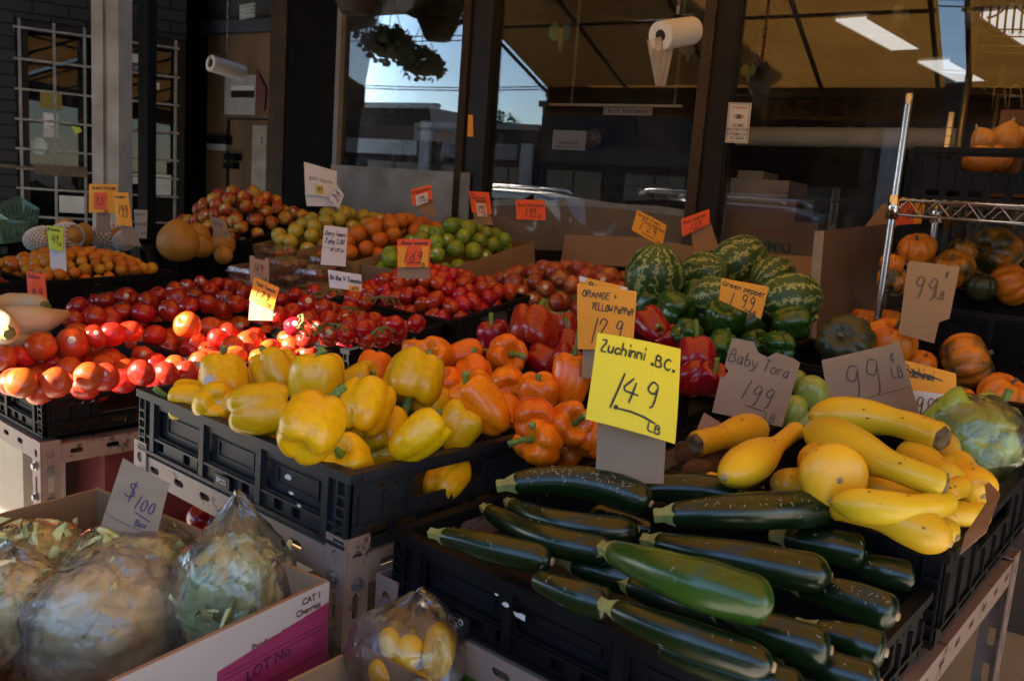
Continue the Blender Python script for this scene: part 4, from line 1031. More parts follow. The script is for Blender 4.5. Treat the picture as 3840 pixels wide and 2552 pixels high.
K['tom2'] = crate(-2.01, 1.205, -.497, .60, .38, 2, .10, "black crate of field tomatoes, second from the corner, under the orange price card")
K['vin'] = crate(-1.955, 1.60, -.476, .60, .38, 8, .11, "black crate of tomatoes on the vine")
K['rom'] = crate(-1.925, 1.985, -.412, .60, .40, 10, .12, "black crate of roma tomatoes in front of the green apples")
K['bee'] = crate(-2.665, 1.24, -.495, .60, .40, 3, .10, "black crate of dark red beefsteak tomatoes beside the daikon")
K['bee2'] = crate(-2.665, 1.65, -.47, .60, .40, 5, .10, "black crate of dark red beefsteak tomatoes beside the plastic boxes")
K['dai'] = crate(-2.665, .80, -.52, .60, .42, 1, .10, "black crate of pale daikon at the left edge")
K['plu'] = crate(-3.27, .84, -.435, .60, .40, 2, .12, "black crate of dark plums at the left edge")
K['man'] = crate(-3.27, 1.25, -.425, .60, .52, 3, .12, "black crate of small mandarins below the tall white card")
K['pap'] = crate(-3.90, 1.20, -.40, .60, .55, 2, .14, "black crate of papayas in foam nets at far left")
K['pom'] = crate(-3.84, 2.10, -.375, .60, .44, 5, .15, "black crate of big pomelos with one seen through its handle")
K['gal'] = crate(-3.62, 2.28, -.30, .72, .50, 12, .16, "black crate heaped with gala apples by the shop door")
K['cho'] = crate(-.255, 1.825, -.375, .62, .26, 2, .12, "black crate of pale green chayote behind the cardboard price cards")
K['pum'] = crate(-.19, 2.10, -.36, .72, .26, 6, .12, "black crate of carnival squash below the wire shelf")
K['upp'] = crate(-.08, 2.38, -.20, .60, .40, 4, .14, "black crate of carnival squash raised beneath the wire shelf")

def angle_post(mb, x, y, z0, z1, sx, sy, w=.045):
    """L-shaped slotted post: one wing along x (sign sx), one along y (sign sy)"""
    th = .003; holes = []
    n = int((z1 - z0) / .075)
    for k in range(n):
        z = z1 - .03 - k * .075
        if k == 0: holes.append([(w * .5 + .010 * math.cos(a * pi / 4), z + .010 * math.sin(a * pi / 4)) for a in range(8)])
        else: holes.append(rrect(w * .5 - .006, z - .02, w * .5 + .006, z + .02, .005, 2))
    out = [(0, z0), (w, z0), (w, z1), (0, z1)]
    mb.plate(out, holes, th, lambda a, z, d: (x + sx * a, y + sy * d, z))
    mb.plate([(th * 1.2, z0), (w, z0), (w, z1), (th * 1.2, z1)], holes, th, lambda a, z, d: (x + sx * d, y + sy * a, z))
def rail_x(mb, x0, x1, y, ztop, h=.046, sy=1):
    holes = []; x = .05
    while x < (x1 - x0) - .05: holes.append(rrect(x, h * .42, x + .032, h * .42 + .012, .006, 3)); x += .085
    mb.plate([(0, 0), (x1 - x0, 0), (x1 - x0, h), (0, h)], holes, .003, lambda a, z, d: (x0 + a, y + sy * d, ztop - h + z))
    mb.box((x0, min(y + sy * .0035, y + sy * .045), ztop - .0035), (x1, max(y + sy * .0035, y + sy * .045), ztop - .0005))
def rail_y(mb, y0, y1, x, ztop, h=.046, sx=-1):
    holes = []; y = .06
    while y < (y1 - y0) - .05: holes.append(rrect(y, h * .42, y + .032, h * .42 + .012, .006, 3)); y += .085
    mb.plate([(0, 0), (y1 - y0, 0), (y1 - y0, h), (0, h)], holes, .003, lambda a, z, d: (x + sx * d, y0 + a, ztop - h + z))
    mb.box((min(x + sx * .0035, x + sx * .045), y0, ztop - .0036), (max(x + sx * .0035, x + sx * .045), y1, ztop - .0006))
def table(xl, xr, yf, yb, zt, label, ear=.0):
    zt += CZ; cx = (xl + xr) / 2
    t = empty("steel_stand", (cx, (yf + yb) / 2, 0), label, "display stand", "slotted steel display stands")
    inv = Matrix.Translation(t.location).inverted()
    def put(mb, name, mat, par=None, smooth=False):
        o = mb.build(name, mat, None, smooth); o.parent = par or t
        if not par: o.matrix_parent_inverse = inv
        return o
    for x, sx in ((xl, 1), (xr, -1)):
        for y, sy in ((yf, 1), (yb, -1)):
            mb = MB(); angle_post(mb, x, y, 0, zt + (ear if y == yf else 0), sx, sy); leg = put(mb, "leg", m_dex)
            if y == yf:
                for k, dz in ((1, .06), (2, .135)):
                    mb = MB(); p = (x + sx * .022, y - .0005, zt + ear - dz); mb.tube([p, (p[0], y - .004, p[2])], .010, 12); mb.tube([(p[0], y - .004, p[2]), (p[0], y - .010, p[2])], .0075, 6); put(mb, "bolt", m_bolt, leg)
                    p = (x - sx * .0005, y + .022, zt + ear - dz - .01); mb = MB(); mb.tube([p, (x - sx * .004, p[1], p[2])], .010, 12); mb.tube([(x - sx * .004, p[1], p[2]), (x - sx * .010, p[1], p[2])], .0075, 6); put(mb, "bolt", m_bolt, leg)
    for y, sy in ((yf + .0035, 1), (yb - .0035, -1)):
        mb = MB(); rail_x(mb, xl + .004, xr - .004, y, zt - .004, sy=sy); put(mb, "rail", m_dex)
    for x, sx in ((xl + .0035, 1), (xr - .0035, -1)):
        mb = MB(); rail_y(mb, yf + .008, yb - .008, x, zt - .012, sx=sx); put(mb, "rail", m_dex)
    mb = MB(); mb.box((xl + .01, yf + .01, zt - .030), (xr - .01, yb - .01, zt - .018)); put(mb, "shelf_board", M("dark_shelf_board", (.06, .045, .03), (.04, .03, .02), 5, .8))
    return t
table(-1.515, -.898, .742, 1.96, -.511, "slotted steel stand carrying the bell peppers, rusty spots on its pinkish legs", .02)
table(-.885, -.243, .79, 1.80, -.578, "slotted steel stand carrying the zucchini and squash at the near corner", .03)
table(-2.65, -2.03, .775, 2.36, -.632, "slotted steel stand carrying the field and vine tomatoes", .0)
table(-3.26, -2.66, .775, 2.36, -.63, "slotted steel stand carrying the daikon and beefsteak tomatoes")
table(-3.90, -3.26, .80, 2.2, -.56, "slotted steel stand carrying the plums and mandarins")
table(-4.60, -3.91, .90, 2.9, -.555, "slotted steel stand carrying the papayas, farthest left")
table(-.885, -.16, 1.82, 2.40, -.50, "slotted steel stand carrying the carnival squash and chayote")
table(-3.90, -1.40, 2.42, 3.02, -.46, "long slotted steel stand carrying the apple boxes and melons along the window")
for k in ('pom', 'gal', 'rom', 'grn', 'upp'):
    pass
# boards that prop the tilted crates
def prop(name, x0, x1, y0, y1, z0, z1, mat, label, cat="box"):
    mb = MB(); mb.box((x0, y0, CZ + z0), (x1, y1, CZ + z1)); c = ((x0 + x1) / 2, (y0 + y1) / 2, CZ + z0)
    return tag(mb.build(name, mat, None, False, c), label, cat)
m_card = M("corrugated_cardboard", (.30, .185, .095), (.25, .15, .075), 4, .8, bump=.15, bscale=70, stretch=(1, 1, .4))
m_cardg = M("greyish_cardboard", (.30, .215, .145), (.25, .175, .12), 5, .8, bump=.15, bscale=80)
m_wood = M("old_plywood_bin", (.12, .065, .035), (.075, .04, .022), 4, .7, bump=.25, bscale=30, stretch=(1, 1, .2))
m_woode = M("pale_plywood_edge", (.30, .22, .15), (.22, .16, .1), 20, .7)

# ------------------------------------------------------------------ heaps
ALLP = {}
def hand(items, name, meshes, group, cat, zdef, kids=None, seed=1, dmin=.04, dmax=.2, label=None, pile=None, per=7):
    """items: (px, py, width px, dz, axis(cam right, up, toward) or None)"""
    rng = random.Random(seed); out = []
    for n, it in enumerate(items):
        px, py, w = it[:3]; dz = it[3] if len(it) > 3 else 0
        P = onz(px, py, zdef(px, py) + dz) if callable(zdef) else onz(px, py, zdef + dz)
        t = (P - CAMP).dot(CF); d = min(dmax, max(dmin, w * t / FPX))
        ax = cdir(*it[4]) if len(it) > 4 and it[4] else rdir(rng, .6)
        o = inst(name, meshes[(it[5] if len(it) > 5 else n) % len(meshes)], P, ax, rng.uniform(0, 6.28), d)
        o["category"] = cat; o["group"] = group
        if kids: kids(o, n, rng)
        out.append(o)
    if label: row_labels(out, label, pile, per)
    return out
def heap(mat, L, W, R, h0, hb, name, meshes, group, cat, seed, label, pile, layers=2, reg=None, pack=.92, kids=None, up=.4, per=8, cap=400, tries=4000, smin=.9, smax=1.08):
    """irregular heap inside a crate; local frame x in [-L, 0], y in [0, W]; h0 rim height of centres, hb bulge"""
    rng = random.Random(seed); pts = []; x0, x1, y0, y1 = reg or (-L + .025 + R, -.025 - R, .025 + R, W - .025 - R)
    def hf(x, y):
        u = 2 * (x - x0) / max(x1 - x0, 1e-6) - 1; v = 2 * (y - y0) / max(y1 - y0, 1e-6) - 1
        return h0 + hb * (1 - abs(u) ** 2.4) * (1 - abs(v) ** 2.4)
    for lay in range(layers):
        for _ in range(tries):
            x, y = rng.uniform(x0, x1), rng.uniform(y0, y1); z = hf(x, y) - lay * R * 1.25 + rng.uniform(-.12, .12) * R
            ok = True
            for q in pts:
                if (q[0] - x) ** 2 + (q[1] - y) ** 2 + (q[2] - z) ** 2 < (2 * R * pack) ** 2: ok = False; break
            if ok: pts.append((x, y, z))
            if len(pts) >= cap: break
    ap = [(mat @ V(p)) for p in pts]
    # leave out what nothing can see: covered from the eye and from a step to either side
    eyes = [CAMP, CAMP + CR * .4, CAMP - CR * .4]
    keep = []
    for i, p in enumerate(ap):
        vis = False
        for e in eyes:
            d = p - e; l = d.length; d = d / l; sd = d.orthogonal().normalized(); s2 = d.cross(sd)
            for k in range(9):
                off = (sd * math.cos(k * .785) + s2 * math.sin(k * .785)) * R * (.75 if k < 8 else 0)
                tp = p + off; blocked = False
                for j, q in enumerate(ap):
                    if j == i: continue
                    m_ = q - tp; s_ = -m_.dot(d)
                    if s_ > R * .5 and (m_ + d * s_).length < R * .97: blocked = True; break
                if not blocked: vis = True; break
            if vis: break
        if vis: keep.append(p)
    out = []
    for n, p in enumerate(keep):
        o = inst(name, meshes[n % len(meshes)], p, rdir(rng, up), rng.uniform(0, 6.28), 2 * R * rng.uniform(smin, smax))
        o["category"] = cat; o["group"] = group
        if kids: kids(o, n, rng)
        out.append(o)
    row_labels(out, label, pile, per)
    return out
def k_stem(o, n, rng):
    c = kid("stem", STEMS[n % 5], o); c.location = (o.data["dx"], o.data["dy"], o.data["ztop"]); c.scale = (1.3, 1.3, 1.25)
def k_apple(o, n, rng):
    kid("stalk", APST, o)
    if n % 5 == 0: sticker_on(o, .9, TOCAM(o.location) + V((rng.uniform(-.4, .4), 0, .4)), 1)
def k_button(o, n, rng): kid("stem_button", BUTTON, o)
def k_tom(o, n, rng):
    if n % 6 == 2: c = kid("calyx", CALYX, o); c.location = (0, 0, .31)
def k_cal(o, n, rng): c = kid("calyx", CALYX, o); c.location = (0, 0, .36)
def k_stick(o, n, rng):
    if n % 7 == 0: sticker_on(o, .8, TOCAM(o.location) + V((0, 0, .3)), 1)

# peppers, placed one by one: (px, py, width, dz, stem axis, variant, label)
YP = [(839, 1425, 185, .02, (-.2, .9, -.5), 0, "yellow pepper at the crate's left end, propped behind the barcode-stickered one"),
      (715, 1508, 120, -.02, (-.9, .1, .1), 2, "small low yellow pepper at the crate's far left corner"),
      (812, 1515, 150, 0, (-.3, -.2, -.8), 0, "yellow pepper with a round barcode sticker near the left end"),
      (973, 1532, 215, .03, (1, .1, -.4), 4, "long yellow pepper lying on its side along the front edge"),
      (1185, 1427, 215, .05, (0, 1, .05), 0, "tall yellow pepper with a pale green stem pointing straight up"),
      (1040, 1403, 175, .03, (-.3, .9, -.3), 4, "yellow pepper leaning left against the one with upright stem"),
      (1168, 1603, 245, .06, (.15, .55, -.75), 0, "greenish yellow pepper with its star-shaped base facing out, front row"),
      (1374, 1528, 208, .04, (.2, .8, -.4), 4, "big creased yellow pepper right of the greenish one"),
      (1558, 1421, 220, .065, (-.3, -.85, .35), 2, "big yellow pepper on top with its stem hanging down left"),
      (1566, 1640, 180, .02, (.7, .65, -.2), 3, "pointed yellow pepper tilted left in the front right corner"),
      (1719, 1600, 170, 0.01, (.55, .7, .1), 4, "yellow pepper with a hooked green stem, rightmost in its crate"),
      (1640, 1537, 140, .01, (-.3, .8, .2), 0, "yellow pepper behind the hooked-stem one"),
      (1329, 1440, 155, .0, (.8, .3, .2), 3, "yellow pepper peeking out under the topmost one, stem to right"),
      (1302, 1730, 150, -.02, (-.1, .4, .6), 4, "small yellow pepper with a long looping stem at the near corner"),
      (1471, 1700, 150, -.045, (.9, .2, .2), 1, "low yellow pepper with a dark stem along the right side"),
      (1080, 1660, 120, -.05, (-.9, .2, .1), 0, "low yellow pepper half hidden at the front long side"),
      (1675, 1800, 170, -.075, (.2, .4, -.4), 1, "yellow pepper seen through the crate's handle hole"),
      (1250, 1520, 160, .0, (.2, .6, -.2), 1, "yellow pepper buried between the greenish one and the creased one"),
      (1450, 1620, 150, -.01, (0, .5, -.4), 0, "yellow pepper buried behind the pointed one"),
      (930, 1440, 130, -.01, (0, .8, -.2), 2, "yellow pepper buried behind the long lying one")]
def peppers(lst, col, zc, dmin, dmax, mag=1.0):
    rng = random.Random(hash(col) % 97 if False else len(col) * 13)
    for n, (px, py, w, dz, ax, vi, lab) in enumerate(lst):
        P = onz(px, py, zc + dz); t = (P - CAMP).dot(CF); d = min(dmax, max(dmin, mag * w * t / FPX))
        o = inst(col + "_pepper", PEP[col][vi], P, cdir(*ax), rng.uniform(0, 6.28), d)
        tag(o, lab, "bell pepper", col + " bell peppers in their crate")
        k_stem(o, n + 1, rng)
        yield o
yl = list(peppers(YP, "yellow", -.385, .082, .115, 1.07))
sticker_on(yl[2], 1.25, TOCAM(yl[2].location) + V((.2, 0, .25)), 1); sticker_on(yl[0], 1.0, TOCAM(yl[0].location) + CR * -.6, 1)
OP = [(1630, 1335, 150, .02, (-.25, .35, .9), 0, "orange pepper with its stem facing out, behind the topmost yellow one"),
      (1735, 1330, 130, .02, (.9, .3, -.2), 3, "orange pepper lying on its side behind, at the crate's left back"),
      (1401, 1388, 125, 0, (.2, .7, -.4), 1, "orange pepper at the crate's left end by the tomatoes"),
      (1902, 1332, 154, .03, (.35, .1, .92), 0, "round orange pepper with its thick stem facing straight out, top row"),
      (1810, 1517, 205, .035, (-.55, .75, .2), 3, "big pointed orange pepper leaning right from its curved stem"),
      (1905, 1436, 130, .01, (0, .2, -.9), 0, "orange pepper with a smooth base facing out, mid crate"),
      (1776, 1402, 125, .01, (-.2, .6, -.6), 2, "orange pepper tucked behind the big pointed one"),
      (2013, 1470, 150, .01, (.1, .85, .3), 2, "squat orange pepper with a hollow top, centre right"),
      (2142, 1430, 165, .03, (.15, .9, -.2), 3, "tall glossy orange pepper behind the big yellow price card"),
      (2007, 1571, 170, .02, (.1, -.15, .95), 0, "orange pepper facing out with short thick stem, front row"),
      (2135, 1591, 140, .015, (.25, .1, .9), 4, "orange pepper with long drooping stem beside the price card"),
      (2024, 1655, 125, -.01, (-.4, .2, .5), 2, "small orange pepper in the near right corner of its crate"),
      (2115, 1668, 130, -.035, (.3, .3, -.5), 1, "low orange pepper at the right rim"),
      (2224, 1625, 115, 0, (.5, .6, -.2), 0, "orange pepper half hidden by the price card's stalk"),
      (1688, 1456, 140, -.02, (-.4, .6, .4), 1, "dark orange pepper in the gap behind the yellow ones"),
      (1880, 1560, 140, -.03, (0, .5, -.4), 1, "orange pepper buried below the big pointed one"),
      (2100, 1510, 130, -.02, (0, .6, .2), 4, "orange pepper buried behind the squat one"),
      (1560, 1330, 110, -.01, (0, .9, 0), 1, "orange pepper deep behind the topmost yellow one")]
list(peppers(OP, "orange", -.375, .078, .108, 1.08))
RP = [(1849, 1267, 128, .0, (-.1, .8, .2), 0, "red pepper at the left end of its crate beside the roma tomatoes"),
      (2003, 1231, 172, .04, (.3, .9, -.3), 2, "biggest red pepper, two fat lobes stacked at the top of the heap"),
      (2116, 1222, 100, .01, (-.1, 1, 0), 0, "red pepper with upright curled stem by the white carton"),
      (2118, 1300, 115, 0, (.1, .6, -.4), 4, "red pepper just left of the orange and yellow price card"),
      (2040, 1352, 120, -.01, (-.4, .2, -.4), 1, "dark red pepper below the biggest one"),
      (2110, 1365, 115, .0, (.6, .6, .5), 3, "red pepper with a cut stem leaning to the right"),
      (1960, 1310, 120, -.02, (.2, .6, .2), 0, "red pepper buried behind the round orange one"),
      (2451, 1225, 132, .03, (-.3, .5, -.5), 3, "bright red pepper right of the orange card, behind the zucchini card"),
      (2612, 1330, 140, .015, (.1, .8, -.3), 2, "tall red pepper beside the Baby card at the right end"),
      (2600, 1420, 125, -.02, (.4, .3, .3), 1, "red pepper low at the right rim, behind the yellow zucchini card"),
      (2660, 1424, 80, -.015, (.3, .7, .5), 4, "small red pepper in the right rim corner"),
      (2520, 1280, 115, .0, (-.5, .6, .2), 0, "red pepper between the bright red one and the tall one"),
      (1900, 1330, 110, -.04, (0, .7, 0), 2, "red pepper low behind the orange ones"),
      (2350, 1250, 125, 0, (0, .7, -.1), 1, "red pepper hidden mostly behind the orange price card")]
list(peppers(RP, "red", -.345, .078, .12, 1.1))
GP = [(2537, 1167, 140, .015, (-.2, .4, -.8), 0, "glossy green pepper below the biggest watermelon"),
      (2422, 1150, 100, 0, (.4, .7, .2), 3, "yellowish green pepper at the left end of its crate"),
      (2600, 1118, 120, .03, (.3, .8, -.3), 4, "dark green pepper at the back, against the melons"),
      (2715, 1196, 150, .02, (0, .75, .65), 0, "green pepper with a deep hollow top facing out, front of the green card"),
      (2800, 1215, 115, .0, (.8, .4, .1), 1, "dark green pepper right of the hollow-topped one"),
      (2965, 1214, 128, .02, (.95, .05, .2), 4, "green pepper with pale stem pointing right by the wooden bin"),
      (2923, 1298, 104, -.01, (-.1, .3, -.8), 0, "bright green pepper with four lobes facing out, lowest row"),
      (2579, 1249, 95, -.005, (-.8, .4, .4), 2, "light green pepper with long stem above the red ones"),
      (2707, 1298, 115, -.02, (.2, .4, -.6), 1, "green pepper behind the Baby card's left edge"),
      (2867, 1186, 95, .01, (.2, .7, .2), 3, "green pepper under the green card's right corner"),
      (2640, 1200, 110, -.02, (0, .8, 0), 2, "green pepper buried behind the hollow-topped one"),
      (2830, 1290, 95, -.02, (.3, .3, .5), 2, "small green pepper between the hollow-topped one and the four-lobed one")]
list(peppers(GP, "green", -.30, .076, .118, 1.1))

# field tomatoes
FT = [(x / 1.6857, 850 + y / 1.6857, w / 1.6857) for x, y, w in ((455, 745, 225), (260, 755, 190), (135, 820, 130), (30, 830, 125), (410, 850, 205), (655, 805, 170), (185, 900, 160), (50, 910, 140), (135, 985, 140), (260, 930, 135), (355, 985, 195), (262, 1040, 125), (545, 890, 165), (565, 945, 140), (665, 950, 180), (540, 1012, 120), (775, 975, 150), (795, 912, 120), (895, 925, 165), (1050, 930, 130), (1175, 920, 125), (905, 820, 125), (985, 870, 155), (1045, 752, 205), (1110, 885, 125), (1215, 785, 165), (1310, 790, 125), (1360, 855, 130), (1490, 820, 150), (1480, 715, 120), (1600, 705, 150), (1680, 682, 125), (1580, 780, 135), (1720, 775, 125), (1650, 840, 150), (1810, 720, 130), (1840, 765, 150), (1805, 828, 125), (1950, 815, 120), (710, 680, 170), (880, 725, 175), (500, 680, 175), (605, 690, 130), (980, 690, 150), (1130, 680, 135), (1185, 620, 175), (1335, 640, 150), (1250, 712, 120), (1385, 725, 120), (1510, 640, 165), (1655, 615, 150), (740, 860, 130), (1420, 650, 130), (820, 660, 130), (320, 850, 130), (1270, 860, 120), (90, 980, 120), (1000, 960, 110))]
def zft(px, py):
    z = -.50
    for _ in range(4):
        P = onz(px, py, z); u = min(1, max(-1, (P.x + 2.34) / .30)); v = (P.y - .79) / .78
        z = -.535 + .065 * v + .075 * (1 - abs(u) ** 2.2) + (.03 if u < 0 else 0) * min(1, -u)
    return z
hand(FT, "field_tomato", TOM, "field tomatoes in the two front crates", "tomato", zft, lambda o, n, r: (k_tom(o, n, r), k_stick(o, n, r)), 3, .066, .105, "ripe field tomato", "the front tomato crates", 9)
BT = [(x / 1.6857, 850 + y / 1.6857, w / 1.6857) for x, y, w in ((490, 510, 145), (600, 580, 170), (690, 580, 150), (660, 470, 125), (800, 455, 150), (940, 470, 130), (770, 535, 140), (905, 545, 150), (1070, 530, 150), (1110, 410, 130), (1120, 462, 150), (1275, 355, 105), (1440, 390, 130), (1330, 400, 110), (1370, 360, 90), (1230, 435, 115), (1310, 490, 130), (1400, 530, 150), (1420, 455, 105), (1500, 485, 110), (1195, 500, 110), (1000, 425, 90), (460, 590, 110), (1590, 500, 110), (880, 620, 120), (1180, 380, 80), (1540, 420, 110))]
def zbt(px, py):
    z = -.42
    for _ in range(4):
        P = onz(px, py, z); u = min(1, max(-1, (P.x + 2.96) / .30)); v = (P.y - 1.25) / .8
        z = -.49 + .05 * v + .055 * (1 - abs(u) ** 2.2)
    return z
hand(BT, "beefsteak_tomato", BEEF, "beefsteak tomatoes behind the field tomatoes", "tomato", zbt, lambda o, n, r: ((k_cal(o, n, r) if n % 3 == 0 else None), k_stick(o, n + 3, r)), 5, .06, .105, "dark beefsteak tomato", "the darker tomato crates", 7)
VT = [(900 + x / 1.6857, 650 + y / 1.6857, w / 1.6857) for x, y, w in ((340, 970, 130), (470, 990, 130), (560, 1030, 130), (665, 1020, 130), (770, 990, 110), (430, 830, 140), (530, 850, 120), (640, 715, 110), (720, 790, 130), (660, 920, 110), (760, 900, 120), (890, 1040, 140), (1000, 1020, 130), (1115, 950, 120), (1000, 890, 120), (880, 920, 120), (890, 830, 105), (350, 770, 105), (470, 745, 95), (590, 785, 100), (965, 800, 90), (330, 870, 105), (255, 800, 95), (240, 890, 105), (800, 1050, 100), (430, 920, 110), (560, 920, 110), (690, 850, 110), (790, 820, 100), (980, 960, 100), (1060, 860, 90), (420, 1040, 90))]
def zvt(px, py):
    z = -.42
    for _ in range(4):
        P = onz(px, py, z); u = min(1, max(-1, (P.x + 2.26) / .30)); v = (P.y - 1.6) / .38
        z = -.475 + .05 * v + .055 * (1 - abs(u) ** 2.2)
    return z
vts = hand(VT, "vine_tomato", VIN, "vine tomatoes in their crate", "tomato", zvt, lambda o, n, r: (k_cal(o, n, r) if n % 2 else None, sticker_on(o, 1.1, TOCAM(o.location) + V((0, 0, .5)), 1) if n in (0, 1, 2, 5, 8, 9, 12) else None), 8, .058, .085, "glossy vine tomato", "the vine tomato crate", 8)
for key, me, nm, cat_, grp, sd, dsc, pil in (('tom', TOM, "field_tomato", "tomato", "field tomatoes lower in the heaps", 61, "low field tomato", "the corner crate"), ('tom2', TOM, "field_tomato", "tomato", "field tomatoes lower in the heaps", 62, "low field tomato", "the second crate"), ('bee', BEEF, "beefsteak_tomato", "tomato", "beefsteak tomatoes lower in the heaps", 63, "low beefsteak tomato", "the crate by daikon"), ('bee2', BEEF, "beefsteak_tomato", "tomato", "beefsteak tomatoes lower in the heaps", 64, "low beefsteak tomato", "the farther beefsteak crate"), ('vin', VIN, "vine_tomato", "tomato", "vine tomatoes lower in the heap", 65, "low vine tomato", "its crate")):
    heap(K[key], .6, .38, .035, -.030, .05, nm, me, grp, cat_, sd, dsc, pil, layers=1, per=8, pack=.95)
# the green trusses lying over them: each belongs to the cluster under it
def truss(pts, lab):
    mb = MB(); P = [onz(900 + x / 1.6857, 650 + y / 1.6857, zvt(900 + x / 1.6857, 650 + y / 1.6857) + .05) for x, y in pts]
    mb.tube(P, .0042, 7); rng = random.Random(int(pts[0][0]))
    for p in P[1:]:
        for s in (-1, 1):
            q = p + CR * s * rng.uniform(.008, .016) + V((0, 0, -rng.uniform(.012, .02))); mb.tube([p, p.lerp(q, .6) + V((0, 0, .004)), q], [.003, .0025, .002], 5)
            for k in range(3):
                e = q + V((rng.uniform(-.014, .014), rng.uniform(-.014, .014), rng.uniform(-.004, .008))); mb.tube([q, e], [.0016, .0007], 4)
    tag(mb.build("tomato_truss", m_vstem, None, True, tuple(P[0])), lab, "vine stem", "green trusses on the vine tomatoes")
truss([(370, 905), (395, 895), (400, 935), (395, 985)], "drooping green truss between the two stickered front tomatoes")
truss([(470, 1020), (510, 965), (555, 950), (640, 960)], "forked green truss over the front row of vine tomatoes")
truss([(430, 770), (520, 745), (590, 735), (640, 745)], "green truss at the back left under the white card")
truss([(650, 850), (720, 850), (770, 860)], "dark curled truss in the middle of the vine tomatoes")
truss([(790, 800), (880, 780), (950, 790), (990, 800)], "green truss at the back right of the vine tomatoes")
truss([(830, 1020), (880, 980), (930, 975)], "dry truss at the front right of the vine tomatoes")
heap(K['rom'], .6, .4, .0265, .015, .07, "roma_tomato", ROM, "roma tomatoes in their crate", "tomato", 11, "red roma tomato", "the roma crate", pack=.86, up=0, per=9, kids=lambda o, n, r: None)
heap(K['man'], .6, .52, .0235, .01, .055, "mandarin", MAN, "mandarins in their crate", "mandarin", 12, "small orange mandarin", "its heap", pack=.9, per=11, kids=lambda o, n, r: kid("stem_button", BUTTON, o) if n % 3 == 0 else None)
heap(K['plu'], .6, .4, .036, .01, .05, "plum", PLU, "plums in their crate", "plum", 13, "dark red plum", "the plum crate", per=7, kids=lambda o, n, r: sticker_on(o, .9, TOCAM(o.location) + V((0, 0, .5)), 1) if n % 6 == 0 else None)
heap(K['gal'], .72, .5, .036, .03, .14, "gala_apple", GALA, "gala apples in their heap", "apple", 14, "red and yellow gala apple", "the gala heap", per=10, kids=k_apple)
# ------------------------------------------------------------------ apple boxes by the window
def open_box(x0, y0, zf, L, W, H, tilt, mat, label, th=.006, rz=0.0, cat="box", name="cardboard_tray"):
    e = empty(name, (x0, y0, CZ + zf), label, cat); e.rotation_euler = (rad(tilt), 0, rad(rz))
    for nm, a, b in (("side", (-L, 0, -H), (0, th, 0)), ("side", (-L, W - th, -H), (0, W, 0)), ("side", (-L, th, -H), (-L + th, W - th, -.001)), ("side", (-th, th, -H), (0, W - th, -.001)), ("base", (-L + th, th, -H), (-th, W - th, -H + th))):
        mb = MB(); mb.box(a, b); mb.build(nm, mat, e)
    return Matrix.Translation((x0, y0, CZ + zf)) @ Matrix.Rotation(rad(rz), 4, 'Z') @ Matrix.Rotation(rad(tilt), 4, 'X')
K['gap'] = open_box(-2.47, 2.40, -.335, .42, .66, .13, 12, m_card, "brown tray heaped with green apples behind the roma tomatoes")
K['org'] = open_box(-2.90, 2.37, -.325, .36, .66, .13, 12, m_card, "brown tray heaped with oranges between green and yellow apples")
K['yap'] = open_box(-3.27, 2.34, -.315, .34, .66, .13, 12, m_card, "brown tray heaped with yellow apples beside the gala apples")
heap(K['gap'], .42, .66, .038, .02, .09, "green_apple", GAP, "green apples in their tray", "apple", 21, "green apple", "the green apple tray", per=8, kids=k_apple)
heap(K['org'], .36, .66, .038, .02, .07, "orange", ORA, "oranges in their tray", "orange", 22, "round orange", "the orange tray", per=7, kids=k_button)
heap(K['yap'], .34, .66, .037, .02, .07, "yellow_apple", YAP, "yellow apples in their tray", "apple", 23, "pale yellow apple", "the yellow apple tray", per=6, kids=k_apple)
K['fuj'] = open_box(-1.52, 2.34, -.385, .80, .55, .14, 10, M("white_carton_board", (.5, .47, .40), (.42, .39, .33), 5, .7), "white edged carton of fuji apples right of the roma tomatoes")
heap(K['fuj'], .80, .55, .038, .005, .065, "fuji_apple", FUJI, "fuji apples in their carton", "apple", 24, "dusky red fuji apple", "the fuji carton", per=9, kids=k_apple)
# the back of the display: brown boards and liners along the glass
def board(px, w0, mat, label, name="cardboard_sheet", th=.004, cat="cardboard", top_white=False, lean=0.0):
    """cardboard sheet standing at distance w0 from the glass; px: pixel outline"""
    pts = [onwall(x, y, w0) for x, y in px]; loc = pts[0].copy()
    out = [((p - loc).dot(TW), p.z - loc.z) for p in pts]
    ar = sum(out[i][0] * out[(i + 1) % len(out)][1] - out[(i + 1) % len(out)][0] * out[i][1] for i in range(len(out)))
    if ar < 0: out = out[::-1]
    mb = MB(); mb.plate(out, [], th, lambda x, z, d: loc + TW * x - NW * d + V((0, 0, z)))
    o = mb.build(name, mat, None, False, tuple(loc)); return tag(o, label, cat), loc
board([(1240, 617), (1762, 648), (1755, 850), (1250, 800)], .045, M("greased_frosted_paper", (.21, .205, .18), (.15, .148, .13), 7, .35, rough2=.6), "greyish frosted paper across the bottom of the left window", "window_paper", cat="paper")
o_, l_ = board([(1845, 770), (1960, 765), (2100, 760), (2230, 772), (2400, 790), (2560, 800), (2640, 818), (2640, 960), (1845, 930)], -.05, M("pale_cardboard", (.45, .31, .18), (.38, .26, .15), 4, .8), "brown cardboard along the bottom of the middle window")
board([(1845, 752), (1930, 746), (2060, 752), (2150, 740), (2240, 752), (2330, 765), (2470, 772), (2560, 786), (2640, 792), (2640, 822), (2400, 793), (2230, 775), (1960, 768), (1845, 772)], -.04, M("torn_white_paper", (.6, .57, .5), (.45, .42, .36), 12, .7), "torn white paper strip along the top of the brown window cardboard", "torn_paper", cat="paper")
